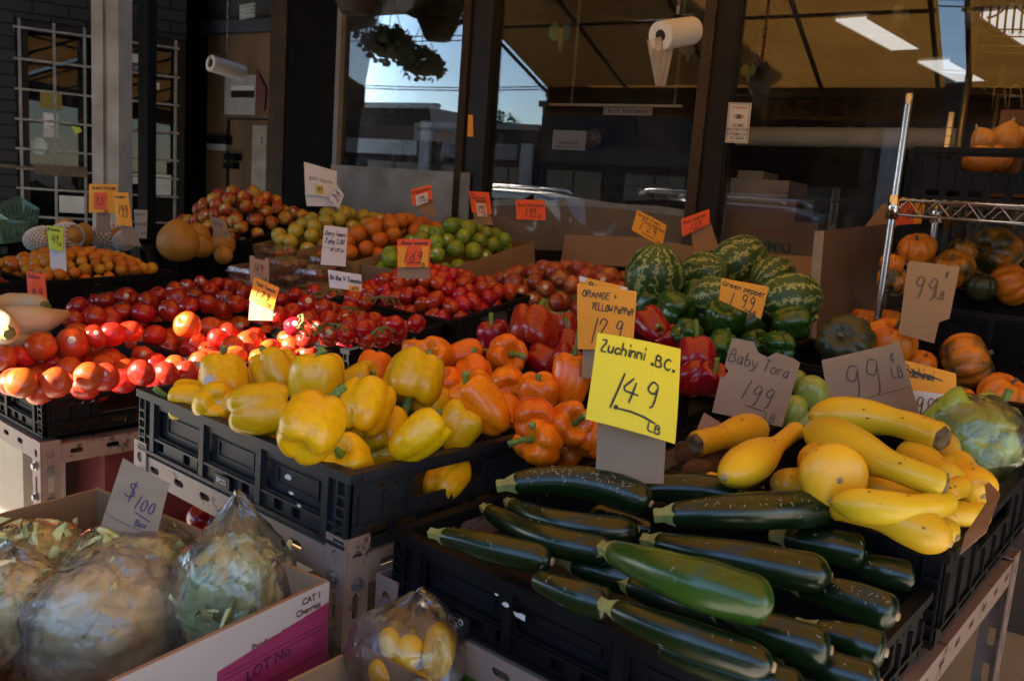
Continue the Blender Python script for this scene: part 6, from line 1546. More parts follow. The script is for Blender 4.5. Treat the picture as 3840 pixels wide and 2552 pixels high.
# ------------------------------------------------------------------ price cards
m_or = M("orange_card", (.82, .36, .012), (.78, .32, .01), 4, .6); m_yl = M("yellow_card", (.80, .68, .022), (.76, .63, .02), 4, .6); m_ro = M("red_orange_card", (.82, .10, .012), (.78, .085, .01), 4, .6)
m_lime = M("lime_card", (.58, .72, .04), (.55, .68, .035), 4, .6); m_wc = M("white_card", (.66, .65, .68), (.6, .59, .61), 4, .6); m_pen = M("marker_pen", (.012, .010, .012), None, 1, .5); m_bluepen = M("blue_marker_pen", (.03, .03, .12), None, 1, .5)
m_gpen = M("faded_pencil", (.05, .045, .04), None, 1, .6); m_tape = M("clear_tape", (.55, .52, .55), None, 1, .25)
class Card:
    """card through four picture corners TL, TR, BR, BL set at a real distance; curls a little"""
    def __init__(s, c, t, curl=.004):
        ts = t if hasattr(t, '__len__') else [t] * 4; s.p = [at(x, y, k) for (x, y), k in zip(c, ts)]
        s.w = (s.p[1] - s.p[0]).length; s.h = (s.p[3] - s.p[0]).length; s.n = (s.p[3] - s.p[0]).cross(s.p[1] - s.p[0]).normalized()
        if s.n.dot(CAMP - s.p[0]) < 0: s.n = -s.n
        s.curl = curl; s.base = (s.p[2] + s.p[3]) / 2
    def P(s, u, v, off=0):      # u to the right 0..1, v up 0..1
        a, b, c, d = s.p; q = (a * (1 - u) + b * u) * v + (d * (1 - u) + c * u) * (1 - v)
        return q + s.n * (s.curl * (math.sin(pi * u) + .5 * math.sin(2.2 * v + u)) + off)
    def sheet(s, outline=None, th=.0012, n=6):
        mb = MB()
        if outline is None:
            vs = [s.P(i / n, j / n, o) for o in (0, -th) for j in range(n + 1) for i in range(n + 1)]; m = (n + 1) ** 2; fs = []
            for j in range(n):
                for i in range(n):
                    a = j * (n + 1) + i; fs += [(a, a + 1, a + n + 2, a + n + 1), (m + a, m + a + n + 1, m + a + n + 2, m + a + 1)]
            ed = [(i, 0) for i in range(n)] + [(n, j) for j in range(n)] + [(n - i, n) for i in range(n)] + [(0, n - j) for j in range(n)]
            for k in range(len(ed)):
                (i, j), (x, y) = ed[k], ed[(k + 1) % len(ed)]; a, b = j * (n + 1) + i, y * (n + 1) + x; fs.append((a, m + a, m + b, b))
            return mb.add(vs, fs)
        return mb.plate(outline, [], -th, lambda x, y, d: s.P(x, y, d))
    def write(s, mb, text, u, v, h, seed=1, half=None, slant=.12, drift=0.0, stretch=1.0, jit=.02, u1=None):
        """hand lettering with baseline start (u, v); h cap height as a share of the card's height"""
        rng = random.Random(seed); ps, wd = strokes(text, jit, rng); H = h * s.h
        sx = H * stretch
        if u1 is not None: sx = (u1 - u) * s.w / max(wd, .01)
        W2 = lambda x, y: ((u * s.w + x * sx + y * H * slant) / s.w, (v * s.h + y * H + x * sx * drift) / s.h)
        ribbons(mb, [[tuple(a * b for a, b in zip(W2(x, y), (s.w, s.h))) for x, y in p] for p in ps], half or max(.0007, H * .045), lambda x, y, o: s.P(x / s.w, y / s.h, o))
    def line(s, mb, pts, half): ribbons(mb, [[(a * s.w, b * s.h) for a, b in pts]], half, lambda x, y, o: s.P(x / s.w, y / s.h, o))
    def sub(s, u0, v0, u1, v1, lift=.0012):
        c = Card.__new__(Card); c.p = [s.P(u0, v1, lift), s.P(u1, v1, lift), s.P(u1, v0, lift), s.P(u0, v0, lift)]; c.n = s.n; c.curl = .001; c.w = (c.p[1] - c.p[0]).length; c.h = (c.p[3] - c.p[0]).length; c.base = c.p[3]; return c
def sign(label, corners, t, mat, texts, curl=.004, outline=None, under=None, pen=None, notes=(), stake=None, lines=(), group="hand-lettered price cards", name="price_card"):
    """texts: (text, u, v, h, kwargs); notes: (u0,v0,u1,v1,mat,texts,lines); stake: (corners, t, mat)"""
    c = Card(corners, t, curl); e = empty(name, (stake and Card(stake[0], stake[1]).base) or c.base, label, "price sign", group)
    inv = Matrix.Translation(e.location).inverted()
    def put(mb, nm, mt, par=None):
        o = mb.build(nm, mt, None); o.parent = par or e
        if not par: o.matrix_parent_inverse = inv
        return o
    sh = put(c.sheet(outline), "card", mat)
    def letter(cd, tx, ln, par):
        if not tx and not ln: return
        mb = MB()
        for i, q in enumerate(tx): cd.write(mb, q[0], q[1], q[2], q[3], seed=i + len(label), **(q[4] if len(q) > 4 else {}))
        for q in ln: cd.line(mb, q[0], q[1])
        put(mb, "writing", pen or m_pen, par)
    letter(c, texts, lines, sh)
    for nt in notes:
        cs = c.sub(*nt[:4]); no = put(cs.sheet(None, .0006, 3), "note", nt[4], sh); letter(cs, nt[5], nt[6] if len(nt) > 6 else (), no)
    if stake:
        sc = Card(stake[0], stake[1], .001); put(sc.sheet(None, .003, 2), "stake", stake[2])
    return c
k = dict
sign("bright yellow card lettered Zuchinni 1.49, largest card, on a cardboard stalk", [(2238, 1248), (2553, 1308), (2528, 1664), (2196, 1570)], (1.16, 1.19, 1.17, 1.14), m_yl,
     [("Zuchinni", .045, .795, .135, k(u1=.56, half=.0012, slant=.15, drift=-.02)), (".BC.", .62, .755, .12, k(u1=.95, half=.0012, drift=-.06)), ("1", .125, .195, .40, k(half=.0013, slant=.16)), (".", .25, .195, .18, k(half=.0016)), ("4", .30, .30, .27, k(half=.0013, u1=.56, drift=-.1)), ("9", .55, .33, .25, k(half=.0013, u1=.77, slant=.2)), ("LB", .655, .055, .09, k(half=.0011, u1=.82, drift=-.1))],
     curl=.007, lines=[([(.31, .20), (.45, .20), (.60, .18), (.735, .145)], .0014)], stake=([(2247, 1480), (2505, 1480), (2488, 1812), (2232, 1808)], 1.195, m_cardg))
sign("orange card lettered Orange and Yellow Pepper 1.29, behind the yellow card", [(2164, 1063), (2388, 1092), (2372, 1315), (2166, 1308)], 1.62, m_or,
     [("ORANGE +", .08, .815, .105, k(u1=.68, half=.0010, drift=-.02)), ("YELLOW PePPeR", .24, .63, .11, k(u1=.97, half=.0010, drift=-.07)), ("1", .13, .10, .40, k(half=.0012, slant=.1)), ("2", .36, .19, .30, k(half=.0012, u1=.58)), ("9", .62, .22, .27, k(half=.0012, u1=.80, slant=.2))], curl=.004,
     stake=([(2185, 1300), (2260, 1300), (2255, 1420), (2182, 1415)], 1.63, m_cardg))
sign("plain orange card edge with a white top peeping out behind the pepper card", [(2172, 1035), (2352, 1078), (2352, 1120), (2172, 1075)], 1.66, m_or, [("Pe", .2, .1, .6, k(u1=.4, half=.001))], notes=((.0, .55, 1, 1.0, m_wc, ()),))
sign("orange card lettered green pepper 1.99 among the green peppers", [(2705, 1043), (2883, 1075), (2852, 1196), (2697, 1124)], 2.05, m_or,
     [("Green pepper", .03, .70, .2, k(u1=.97, half=.0010, drift=-.03)), ("1", .18, .0, .52, k(half=.0012, slant=.1)), ("99", .45, .15, .42, k(half=.0012, u1=.80, slant=.2)), ("LB", .72, -.02, .15, k(u1=.87, half=.001))], lines=[([(.58, .07), (.86, .02)], .001)])
sign("notched cardboard price card lettered Baby 1.99", [(2737, 1263), (3003, 1352), (2932, 1600), (2670, 1545)], 1.62, m_cardg,
     [("Baby Tora", .05, .70, .17, k(u1=.92, half=.0010, drift=-.0)), ("1", .26, .26, .28, k(half=.001, slant=.15)), ("99", .43, .24, .26, k(u1=.78, half=.001, slant=.2)), ("LB", .72, .02, .13, k(u1=.88, half=.0009))], lines=[([(.42, .19), (.72, .16)], .001)], pen=m_gpen, curl=.002,
     outline=[(0, 0), (1, 0), (1, .97), (.9, 1.0), (.65, 1.0), (.55, .90), (.42, .92), (.32, 1.04), (0.03, 1.0), (.02, .62), (.09, .57), (.06, .50), (0, .46)])
sign("folded cardboard price card lettered 99 cents, between chayote and crossed out card", [(3080, 1350), (3372, 1282), (3460, 1600), (3125, 1600)], 1.66, m_cardg,
     [("99", .20, .42, .42, k(u1=.70, half=.0012, drift=.12, slant=.1)), ("¢", .82, .80, .12, k(half=.001)), ("LB", .80, .60, .13, k(u1=.95, half=.001))], curl=.002, pen=m_gpen, lines=[([(.17, .35), (.5, .40), (.98, .48)], .0005)])
sign("tall cardboard price card lettered 99 cents, standing among the orange squash", [(3405, 977), (3600, 1000), (3540, 1290), (3370, 1250)], 2.02, m_card,
     [("99", .14, .55, .27, k(u1=.66, half=.0011, drift=-.02, slant=.15)), ("¢", .74, .85, .08, k(half=.001)), ("LB", .62, .56, .10, k(u1=.82, half=.001, drift=-.05))], curl=.002, pen=m_gpen, outline=[(0, 0), (.78, -.02), (.80, .26), (1.0, .33), (1, 1), (.04, 1), (0, .96)])
sign("orange card with crossed out word and a white price slip", [(3394, 1350), (3585, 1400), (3590, 1560), (3400, 1560)], 1.72, m_or, [("Zuchinni", -.02, .72, .2, k(u1=.55, half=.0011))],
     lines=[([(.0, .86), (.2, .76), (.1, .88), (.35, .74), (.22, .84), (.5, .73), (.4, .83), (.72, .76)], .0014), ([(.05, .8), (.6, .78)], .0012)], notes=((.0, .0, .97, .48, m_wc, [("99", .12, .1, .7, k(u1=.55, half=.0012, slant=.2))]),), curl=.002)
sign("torn cardboard card lettered $1.00 box over the bagged greens", [(462, 1716), (635, 1812), (585, 2022), (372, 1988)], 1.27, M("striped_cardboard", (.36, .27, .18), (.30, .22, .145), 6, .8, stretch=(1, 1, 6)),
     [("$", .23, .55, .22, k(half=.0009)), ("1", .40, .42, .22, k(half=.0009, slant=.1)), ("00", .58, .42, .18, k(u1=.87, half=.0009, drift=-.08)), ("Box", .58, .17, .10, k(u1=.80, half=.0008, drift=-.05))], lines=[([(.52, .37), (.66, .335), (.84, .28)], .001), ([(.03, .24), (.4, .17), (.98, .06)], .0004)], pen=m_bluepen, curl=.002)
sign("orange card lettered Field Tomato 1.29 on grey cardboard", [(955, 1038), (1048, 1078), (1025, 1162), (935, 1125)], 2.55, m_or,
     [("Field Tomato", .12, .72, .15, k(u1=.92, half=.0011, drift=-.02)), ("1", .14, .22, .32, k(half=.0012, slant=.12)), (".", .31, .26, .16, k(half=.0013)), ("29", .40, .30, .28, k(u1=.75, half=.0012, slant=.2)), ("LB", .74, .05, .12, k(u1=.88, half=.001))], lines=[([(.42, .25), (.80, .17)], .0012)], stake=([(938, 1120), (1026, 1150), (1022, 1202), (931, 1200)], 2.56, m_cardg))
sign("plain grey cardboard card lettered 1.69 behind the Field Tomato card", [(935, 958), (1010, 968), (1008, 1065), (938, 1060)], 2.68, m_cardg, [("169", .18, .45, .27, k(u1=.72, half=.0011, slant=.2)), ("LB", .72, .1, .14, k(u1=.92, half=.001))], lines=[([(.34, .36), (.72, .30)], .001)], pen=m_gpen, outline=[(0, 0), (1, 0), (.98, .95), (.85, 1.02), (.78, .9), (.3, .92), (.22, 1.02), (.02, 1.0)])
sign("red and orange card lettered Roma tomato 1.69 on a cardboard stalk", [(1490, 897), (1616, 897), (1610, 1000), (1490, 1000)], 2.75, m_ro, [("Roma tomato", .12, .80, .13, k(u1=.92, half=.0011, slant=.25))], notes=((.02, -.02, .95, .74, m_or, [("1", .13, .22, .48, k(half=.0013, slant=.12)), (".", .29, .22, .22), ("69", .38, .28, .48, k(u1=.80, half=.0014, slant=.25)), ("LB", .74, .02, .15, k(u1=.92, half=.001))], [([(.34, .20), (.5, .22), (.85, .20)], .0013)]),), curl=.003, stake=([(1492, 995), (1612, 1000), (1612, 1045), (1490, 1042)], 2.76, m_cardg))
sign("tall white card lettered Cherry Tomato, 2 for 3.00", [(1216, 845), (1304, 855), (1296, 1000), (1202, 992)], 3.0, m_wc, [("Cherry Tomats", .05, .76, .12, k(u1=.97, half=.0010, slant=.3)), ("2 pkg 3.00", .1, .56, .13, k(u1=.9, half=.0012, slant=.2)), ("OR 1.82 ea", .35, .36, .09, k(u1=.9, half=.0008, slant=.2))], lines=[([(.0, .45), (1, .43)], .0005)])
sign("white card lettered On the V Tomato over the vine tomatoes", [(1230, 1011), (1355, 1030), (1357, 1092), (1236, 1078)], 2.42, m_wc, [("On the V Tomato", .04, .48, .27, k(u1=1.0, half=.0013, slant=.15, drift=-.02))], notes=((.62, -.05, .96, .3, m_or, [(".69", .1, .2, .6, k(u1=.8, half=.001))]),))
sign("red card lettered Daikon at the left edge", [(100, 1014), (168, 1028), (180, 1140), (107, 1137)], 2.75, m_ro, [("Daikon", .1, .80, .13, k(u1=.75, half=.001)), ("4.9", .25, .22, .3, k(u1=.8, half=.0012))], lines=[([(.3, .18), (.8, .22)], .001)])
sign("lime card lettered BC nectarine 1.69 on a white stalk", [(177, 845), (236, 853), (236, 942), (184, 933)], 3.2, m_lime, [("BC Nectarine", .04, .80, .12, k(u1=.85, half=.0010)), ("169", .2, .38, .26, k(u1=.75, half=.0013, slant=.2)), ("LB", .7, .2, .14, k(u1=.92, half=.001))], lines=[([(.38, .34), (.75, .30)], .001)], stake=([(180, 850), (242, 856), (250, 1018), (190, 1015)], 3.22, m_wc))
sign("orange card with a red note, farther left of the two by the grey post", [(335, 690), (442, 692), (430, 800), (333, 797)], 3.9, m_or, [("Sweet Orange", .1, .82, .11, k(u1=.95, half=.0014, slant=.2)), ("LB", .62, .0, .12, k(u1=.75, half=.0012))], notes=((.20, .12, .68, .70, m_ro, [("2.5", .15, .3, .45, k(u1=.8, half=.0013))], [([(.4, .25), (.75, .25)], .001)]),), stake=([(362, 795), (412, 798), (410, 870), (360, 868)], 3.91, m_cardg))
sign("orange card lettered Mandarin 1.99 beside the grey post", [(426, 722), (480, 722), (497, 850), (436, 842)], 3.7, m_or, [("Mandarin", .08, .83, .08, k(u1=.8, half=.0012)), ("199", .2, .32, .3, k(u1=.85, half=.0014, slant=.1))], lines=[([(.4, .27), (.8, .26)], .0012)], stake=([(452, 848), (502, 852), (530, 925), (470, 915)], 3.71, m_cardg))
sign("faded grey card lettered Papaya 2 for 2.00 by the black post", [(503, 786), (553, 788), (550, 895), (508, 892)], 3.9, M("grey_card", (.32, .30, .28), None, 1, .7), [("PAPAYS", .1, .78, .10, k(u1=.85, half=.0011)), ("2 for 2.00", .05, .45, .1, k(u1=.95, half=.0011)), ("ea", .6, .15, .1, k(half=.001))], pen=m_gpen)
sign("small cardboard card lettered 99 cents in front of the gala apples", [(786, 812), (842, 822), (866, 898), (806, 888)], 3.6, m_cardg, [("99¢", .1, .55, .25, k(u1=.8, half=.0012)), ("LB", .6, .2, .12, k(half=.001))], pen=m_gpen)
gc = [(1140, 607), (1263, 643), (1262, 745), (1145, 728)]
sign("white printed gala apple card with a yellow 1.89 sticker", gc, 4.0, m_wc, [], notes=((.33, .05, .60, .37, M("pale_yellow_sticker", (.62, .52, .12), None, 1, .6), [("189", .15, .35, .45, k(u1=.85, half=.0014, slant=.2))], [([(.3, .25), (.8, .2)], .001)]),), stake=([(1143, 720), (1262, 738), (1265, 775), (1150, 772)], 4.01, m_wc))
cgc = Card(gc, 4.0); mb = MB(); print_on(mb, "gala apple", .030, lambda x, y, o: cgc.P(x / cgc.w, y / cgc.h, o), cgc.w * .14, cgc.h * .50, bold=.0)
o = mb.build("printed_word", M("grey_ink", (.12, .12, .13), None, 1, .6)); go = [x for x in bpy.data.objects if x.get("label", "").startswith("white printed gala")][0]; o.parent = go; o.matrix_parent_inverse = Matrix.Translation(go.location).inverted()
sign("tilted pale slip lettered Fancy Apple against the gala card", [(1262, 692), (1290, 730), (1270, 785), (1234, 745)], 3.95, m_wc, [("FANCY", .1, .62, .2, k(u1=.85, half=.0012)), ("APPLE", .1, .3, .2, k(u1=.85, half=.0012))], pen=m_bluepen)
sign("tilted red card with white 1.99 note in front of the frosted paper", [(1541, 712), (1617, 692), (1623, 745), (1546, 773)], 3.95, m_ro, [("BC Golden Delicious", .05, .68, .16, k(u1=.97, half=.0010))], notes=((.20, -.10, .78, .55, m_wc, [("199", .2, .3, .5, k(u1=.72, half=.0013, slant=.15)), ("LB", .72, .15, .22, k(u1=.95, half=.001))], [([(.35, .22), (.72, .25)], .001)]),), stake=([(1560, 770), (1620, 745), (1636, 815), (1575, 800)], 3.96, m_card))
sign("red card lettered Super Sweet Oranges with a 1.99 note", [(1758, 717), (1834, 722), (1845, 803), (1770, 798)], 3.9, m_ro, [("Cal.", .08, .84, .1, k(u1=.35, half=.001)), ("Super Sweet", .06, .66, .13, k(u1=.8, half=.0012)), ("ORANGES", .3, .50, .12, k(u1=.82, half=.0011))], notes=((.25, -.15, .75, .46, M("peach_note", (.68, .45, .32), None, 1, .6), [("199", .15, .4, .45, k(u1=.85, half=.0013, slant=.1)), ("LB", .6, .08, .2, k(u1=.9, half=.001))], [([(.25, .32), (.75, .32)], .001)]),), stake=([(1775, 795), (1838, 800), (1850, 845), (1780, 840)], 3.91, m_card))
sign("red card lettered Green Smith Apples 1.99", [(1933, 750), (2043, 750), (2046, 826), (1937, 822)], 3.75, m_ro, [("Green Smith Apples", .07, .66, .16, k(u1=.97, half=.0010)), ("1", .25, .18, .38, k(half=.0013, slant=.1)), ("99", .44, .25, .36, k(u1=.68, half=.0014)), ("LB", .74, .12, .14, k(u1=.86, half=.001))], lines=[([(.44, .16), (.68, .15)], .0012)])
sign("tilted orange card lettered Fuji Apples 1.29 before the cardboard", [(2390, 787), (2500, 844), (2482, 926), (2368, 862)], 3.3, m_or, [("Special Sweet", .05, .80, .13, k(u1=.8, half=.0010)), ("FUJI Apples", .22, .60, .15, k(u1=.97, half=.0011)), ("1", .15, .2, .34, k(half=.0013, slant=.1)), ("29", .42, .26, .32, k(u1=.74, half=.0013, slant=.15)), ("LB", .78, .05, .12, k(half=.001))], lines=[([(.3, .14), (.72, .12)], .0012)])
sign("tilted red card lettered Red Apple 1.39 on brown cardboard", [(2553, 822), (2660, 783), (2661, 838), (2558, 888)], 3.2, m_ro, [("Red Apples", .07, .62, .22, k(u1=.9, half=.0010)), ("139", .25, .15, .32, k(u1=.7, half=.0011, slant=.25))], lines=[([(.38, .08), (.66, .08)], .0011)], stake=([(2590, 845), (2665, 835), (2698, 935), (2600, 950)], 3.21, m_card))
sign("red and yellow card behind the wire shelf's front edge", [(3352, 762), (3470, 762), (3452, 838), (3358, 845)], 2.75, m_ro, [("99", .35, .3, .35, k(u1=.7, half=.002))], notes=((.68, .0, 1.0, .95, m_or, ()),), stake=([(3310, 765), (3352, 760), (3362, 852), (3235, 860)], 2.77, m_card))
board([(1772, 432), (1774, 512), (1752, 512), (1756, 430)], .035, m_or, "narrow orange note stuck on the window mullion", "note", cat="note")
# warning plate on the right mullion of the glass
P4 = [onwall(x, y, .05) for x, y in ((2733, 384), (2819, 387), (2803, 538), (2719, 534))]
c = Card.__new__(Card); c.p = P4; c.n = NW; c.curl = 0; c.w = (P4[1] - P4[0]).length; c.h = (P4[3] - P4[0]).length
wp = empty("warning_sign", P4[3], "white ACME Protective Systems warning plate on the right window mullion", "sign"); inv = Matrix.Translation(wp.location).inverted()
o = c.sheet(None, .002, 2).build("plate", m_paper); o.parent = wp; o.matrix_parent_inverse = inv
mb = MB(); acme(mb, lambda x, y, of: c.P(x / c.w, y / c.h, of + .0005), c.w, c.h); o = mb.build("lettering", m_ink); o.parent = wp; o.matrix_parent_inverse = inv
mb = MB(); print_on(mb, "WARNING", c.h * .075, lambda x, y, of: c.P(x / c.w, y / c.h, of + .0005), c.w / 2, c.h * .85, 'CENTER'); o = mb.build("heading", m_redink); o.parent = wp; o.matrix_parent_inverse = inv
# pale notice above the door
P4 = [at(x, y, 6.2) for x, y in ((897, 20), (956, 10), (956, 64), (898, 75))]
c2 = Card.__new__(Card); c2.p = P4; c2.n = NW; c2.curl = 0; c2.w = (P4[1] - P4[0]).length; c2.h = (P4[3] - P4[0]).length
wp = empty("notice", P4[3], "small pale notice above the recessed door", "sign"); inv = Matrix.Translation(wp.location).inverted()
o = c2.sheet(None, .002, 2).build("plate", M("pale_green_plate", (.42, .44, .36), None, 1, .6)); o.parent = wp; o.matrix_parent_inverse = inv
mb = MB()
for i, t in enumerate(("NO SMOKING", "IN THIS", "BUILDING")): print_on(mb, t, c2.h * .17, lambda x, y, of: c2.P(x / c2.w, y / c2.h, of + .0005), c2.w * .70, c2.h * (.72 - .22 * i), 'CENTER')
ribbons(mb, [[(c2.w * .1, c2.h * .45), (c2.w * .25, c2.h * .4), (c2.w * .32, c2.h * .65)], [(c2.w * .05, c2.h * .08), (c2.w * .95, c2.h * .08), (c2.w * .95, c2.h * .93), (c2.w * .05, c2.h * .93), (c2.w * .05, c2.h * .08)]], c2.h * .012, lambda x, y, of: c2.P(x / c2.w, y / c2.h, of + .0005))
o = mb.build("lettering", m_ink); o.parent = wp; o.matrix_parent_inverse = inv
# ------------------------------------------------------------------ cartons and bagged greens in front of the stands
m_lgb = M("printed_carton_board", (.56, .50, .47), (.50, .45, .42), 5, .7)
bx = open_box(-.822, .284, -.53, .53, .42, .26, 0, m_card, "open cherry carton holding bagged greens at the lower left", .005, 8, "carton", "cherry_carton")
cart = bpy.data.objects[[o.name for o in bpy.data.objects if o.get("label", "").startswith("open cherry carton")][0]]
mb = MB(); mb.box((.0005, .0, -.26), (.0025, .42, -.0015)); mb.build("printed_panel", m_lgb, cart)
mb = MB(); mb.plate([(.236, -.20), (.4185, -.20), (.4185, -.030), (.236, -.050)], [], .0012, lambda x, y, d: (.003 + d, x, y)); lotp = mb.build("lot_label", M("magenta_label", (.34, .035, .13), (.30, .03, .11), 6, .6), cart)
PP = lambda x, y, o: (.0030 + o, x, y)
mb = MB()
for t, x, y, s_ in (("CAT 1", .404, -.0165, .0125), ("Cherries", .404, -.0300, .0125), ("Product of U.S.A.", .372, -.0450, .0120)): print_on(mb, t, s_, PP, x, y, 'RIGHT', bold=.015)
mb.build("printing", m_brownink, cart)
mb = MB(); print_on(mb, "RAINIER CHERRIES", .010, PP, .05, -.055); print_on(mb, "9.5 Row", .011, PP, .135, -.085)
for i in range(3): print_on(mb, ("NET WT 18 LB", "PACKED FRESH", "KEEP COOL")[i], .006, PP, .03, -.075 - .012 * i)
for i in range(22): mb.box((.003, .125 + i * .0022, -.125), (.0034, .125 + i * .0022 + (.0006 + .0011 * ((i * 7) % 3 == 0)), -.098))
mb.build("printing", M("grey_brown_ink", (.10, .08, .07), None, 1, .6), cart)
mb = MB(); print_on(mb, "LOT No.", .0205, lambda x, y, o: (.0043 + o, x, y + (x - .3) * .10), .278, -.080, bold=.012)
for z in (-.058, -.064, -.098): mb.box((.0043, .245, z), (.0046, .41, z + .0007))
mb.build("lettering", M("dark_plum_ink", (.09, .01, .04), None, 1, .6), lotp)
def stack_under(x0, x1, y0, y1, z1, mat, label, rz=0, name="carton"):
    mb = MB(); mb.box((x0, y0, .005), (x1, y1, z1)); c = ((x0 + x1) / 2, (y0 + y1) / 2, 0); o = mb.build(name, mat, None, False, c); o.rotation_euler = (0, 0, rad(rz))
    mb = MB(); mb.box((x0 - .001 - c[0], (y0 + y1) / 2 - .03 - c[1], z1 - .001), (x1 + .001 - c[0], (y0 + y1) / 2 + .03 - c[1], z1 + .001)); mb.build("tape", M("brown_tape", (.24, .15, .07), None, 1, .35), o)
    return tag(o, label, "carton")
stack_under(-1.40, -.87, .28, .69, .70, m_card, "closed brown carton under the cherry carton", 8)
m_let = M("pale_lettuce_leaf", (.86, .83, .56), (.66, .64, .28), 16, .5, contrast=(.35, .68), detail=6, stretch=(1.6, 1.6, .5)); m_let2 = M("green_lettuce_leaf", (.34, .42, .10), (.76, .76, .42), 16, .5, contrast=(.34, .66), detail=6, stretch=(1.6, 1.6, .5))
def leafy_bag(px, py, w, h, z, depth, seed, mat, film, peak=None, lab="", nleaf=170, amp=.14):
    P = onz(px, py, z); t = (P - CAMP).dot(CF); sx, sz_ = w * t / FPX / 2, h * t / FPX / 2
    R = Matrix((CR, CF - V((0, 0, CF.z)), V((0, 0, 1)))).transposed(); R = Matrix((R.col[0].normalized(), R.col[1].normalized(), R.col[2])).transposed()
    e = empty("bag_of_greens", P, lab, "bag of greens", "bags of greens in the cherry carton"); rng = random.Random(seed); mb = MB()
    for k in range(nleaf):
        d = V((rng.gauss(0, 1), rng.gauss(0, 1), rng.gauss(0, 1))).normalized() * rng.uniform(.78, .91)
        c = R @ V((d.x * sx, d.y * depth, d.z * sz_)); nrm = (R @ V((d.x / sx, d.y / depth, d.z / sz_))).normalized(); nrm = (nrm + V((rng.gauss(0, .5), rng.gauss(0, .5), rng.gauss(0, .5)))).normalized()
        a = nrm.orthogonal().normalized(); a = Quaternion(nrm, rng.uniform(0, 6.28)) @ a; b = nrm.cross(a); l = rng.uniform(.018, .045); wd = l * rng.uniform(.10, .28); vs = []; ph = rng.uniform(0, 6)
        for i in range(8):
            for j in range(5):
                u, v = i / 7 - .5, j / 4 - .5; ru = .006 * math.sin(13 * u + ph) * (abs(v) * 2) + .004 * math.sin(29 * u + 2 * ph) * (abs(v) * 2)
                vs.append(c + a * u * l * 2 + b * v * wd * 2 * (1 - 2.2 * u * u) + nrm * (ru + .010 * math.cos(2.5 * u) - .012 * abs(v) - .02 * u * u))
        mb.add(vs, [(i * 5 + j, i * 5 + j + 1, i * 5 + j + 6, i * 5 + j + 5) for i in range(7) for j in range(4)])
    mb.build("leaves", mat, e, True)
    def cfn(th, ph):
        d = V((math.sin(ph) * math.cos(th), math.sin(ph) * math.sin(th), math.cos(ph))); q = V((d.x * 4.5, d.y * 4.5, d.z * 1.7)) + V((seed, seed * .7, 0))
        r1 = 1 - abs(noise.noise(q)) * 2; r2 = 1 - abs(noise.noise(q * 2.6 + V((3, 1, seed)))) * 2; r3 = noise.noise(q * 7)
        k_ = .88 + .05 * r1 + .045 * r2 + .02 * r3; return tuple(R @ V((d.x * sx, d.y * depth, d.z * sz_)) * k_)
    lathe(cfn, 110, 72).build("inner_leaves", mat, e, True)
    pk = None
    if peak: q = at(peak[0], peak[1], t + .01); pk = q - P
    sh = shell(V((0, 0, 0)), sx * 1.10, depth * 1.12, sz_ * 1.10, R, seed, amp, pk); sh.build("plastic_film", film, e, True)
    if pk is not None: pass
    return e
leafy_bag(372, 2345, 590, 500, -.64, .10, 3, m_let, m_cloud, None, "cloudy white plastic bag of pale cabbage, front and largest")
leafy_bag(470, 2110, 470, 240, -.575, .08, 5, m_let2, m_film, None, "clear bag of green leaves below the $1.00 card", 150)
leafy_bag(880, 2250, 430, 520, -.60, .075, 7, m_let2, m_film, (885, 1893), "clear bag of green leaves pulled up to a tall point, right", 170, .10)
leafy_bag(70, 2300, 330, 420, -.62, .08, 9, m_let, m_film, (40, 2085), "clear bag of chopped pale leaves at the left edge, lower", 130)
leafy_bag(95, 2070, 350, 190, -.57, .08, 11, m_let2, m_film, None, "flat clear bag of green leaves at the left edge, behind", 110)
bx2 = open_box(-.40, .30, -.60, .395, .43, .26, 0, m_card, "open brown carton with a bag of yellow squash at the bottom centre", .005, 3, "carton", "open_carton")
stack_under(-.79, -.41, .30, .72, .635, m_card, "closed brown carton under the bottom centre carton", 3)
bag = empty("bag_of_squash", onz(1530, 2440, -.60), "clear bag of small yellow squash at the bottom centre", "bag of squash")
P = onz(1530, 2440, -.60); t = (P - CAMP).dot(CF); R = Matrix((CR, V((CF.x, CF.y, 0)).normalized(), V((0, 0, 1)))).transposed()
shell(V((0, 0, 0)), 235 * t / FPX, .07, 185 * t / FPX, R, 17, .14, at(1560, 2286, t) - P, 44, 30, .06).build("plastic_film", film_mat("thin_bag_film", .02, (.98, .98, .97), .13, .09, (.85, .83, .8)), bag, True)
for n, (a, b, c, r, lab) in enumerate((((1660, 2330), (1650, 2430), (1620, 2540), 48, "fat yellow squash standing at the bag's right"), ((1545, 2390), (1530, 2450), (1500, 2540), 38, "yellow squash in the middle of the bag"), ((1470, 2360), (1460, 2410), (1480, 2470), 30, "small yellow squash at the bag's upper left"), ((1430, 2480), (1440, 2530), (1470, 2590), 42, "yellow squash low at the bag's left"), ((1600, 2550), (1560, 2560), (1500, 2570), 40, "yellow squash at the very bottom of the bag"))):
    o, cur, qi, mid = spine_obj("yellow_squash", [at(a[0], a[1], t), at(b[0], b[1], t - .01), at(c[0], c[1], t)], lambda u, r=r: 1.32 * r * t / FPX * max(.05, math.sqrt(max(0, 1 - (abs(2 * u - 1)) ** 3.2))) * (1.08 - .2 * u), m_yel, 18, 22, .0, .06, n); tag(o, lab, "squash", "bagged yellow squash")
    mb = MB(); d = (cur(0) - cur(.06)).normalized(); mb.tube([cur(0), cur(0) + d * .012], [.006, .005], 6); kid_at(mb, "stem", m_ztip, o, qi, mid)
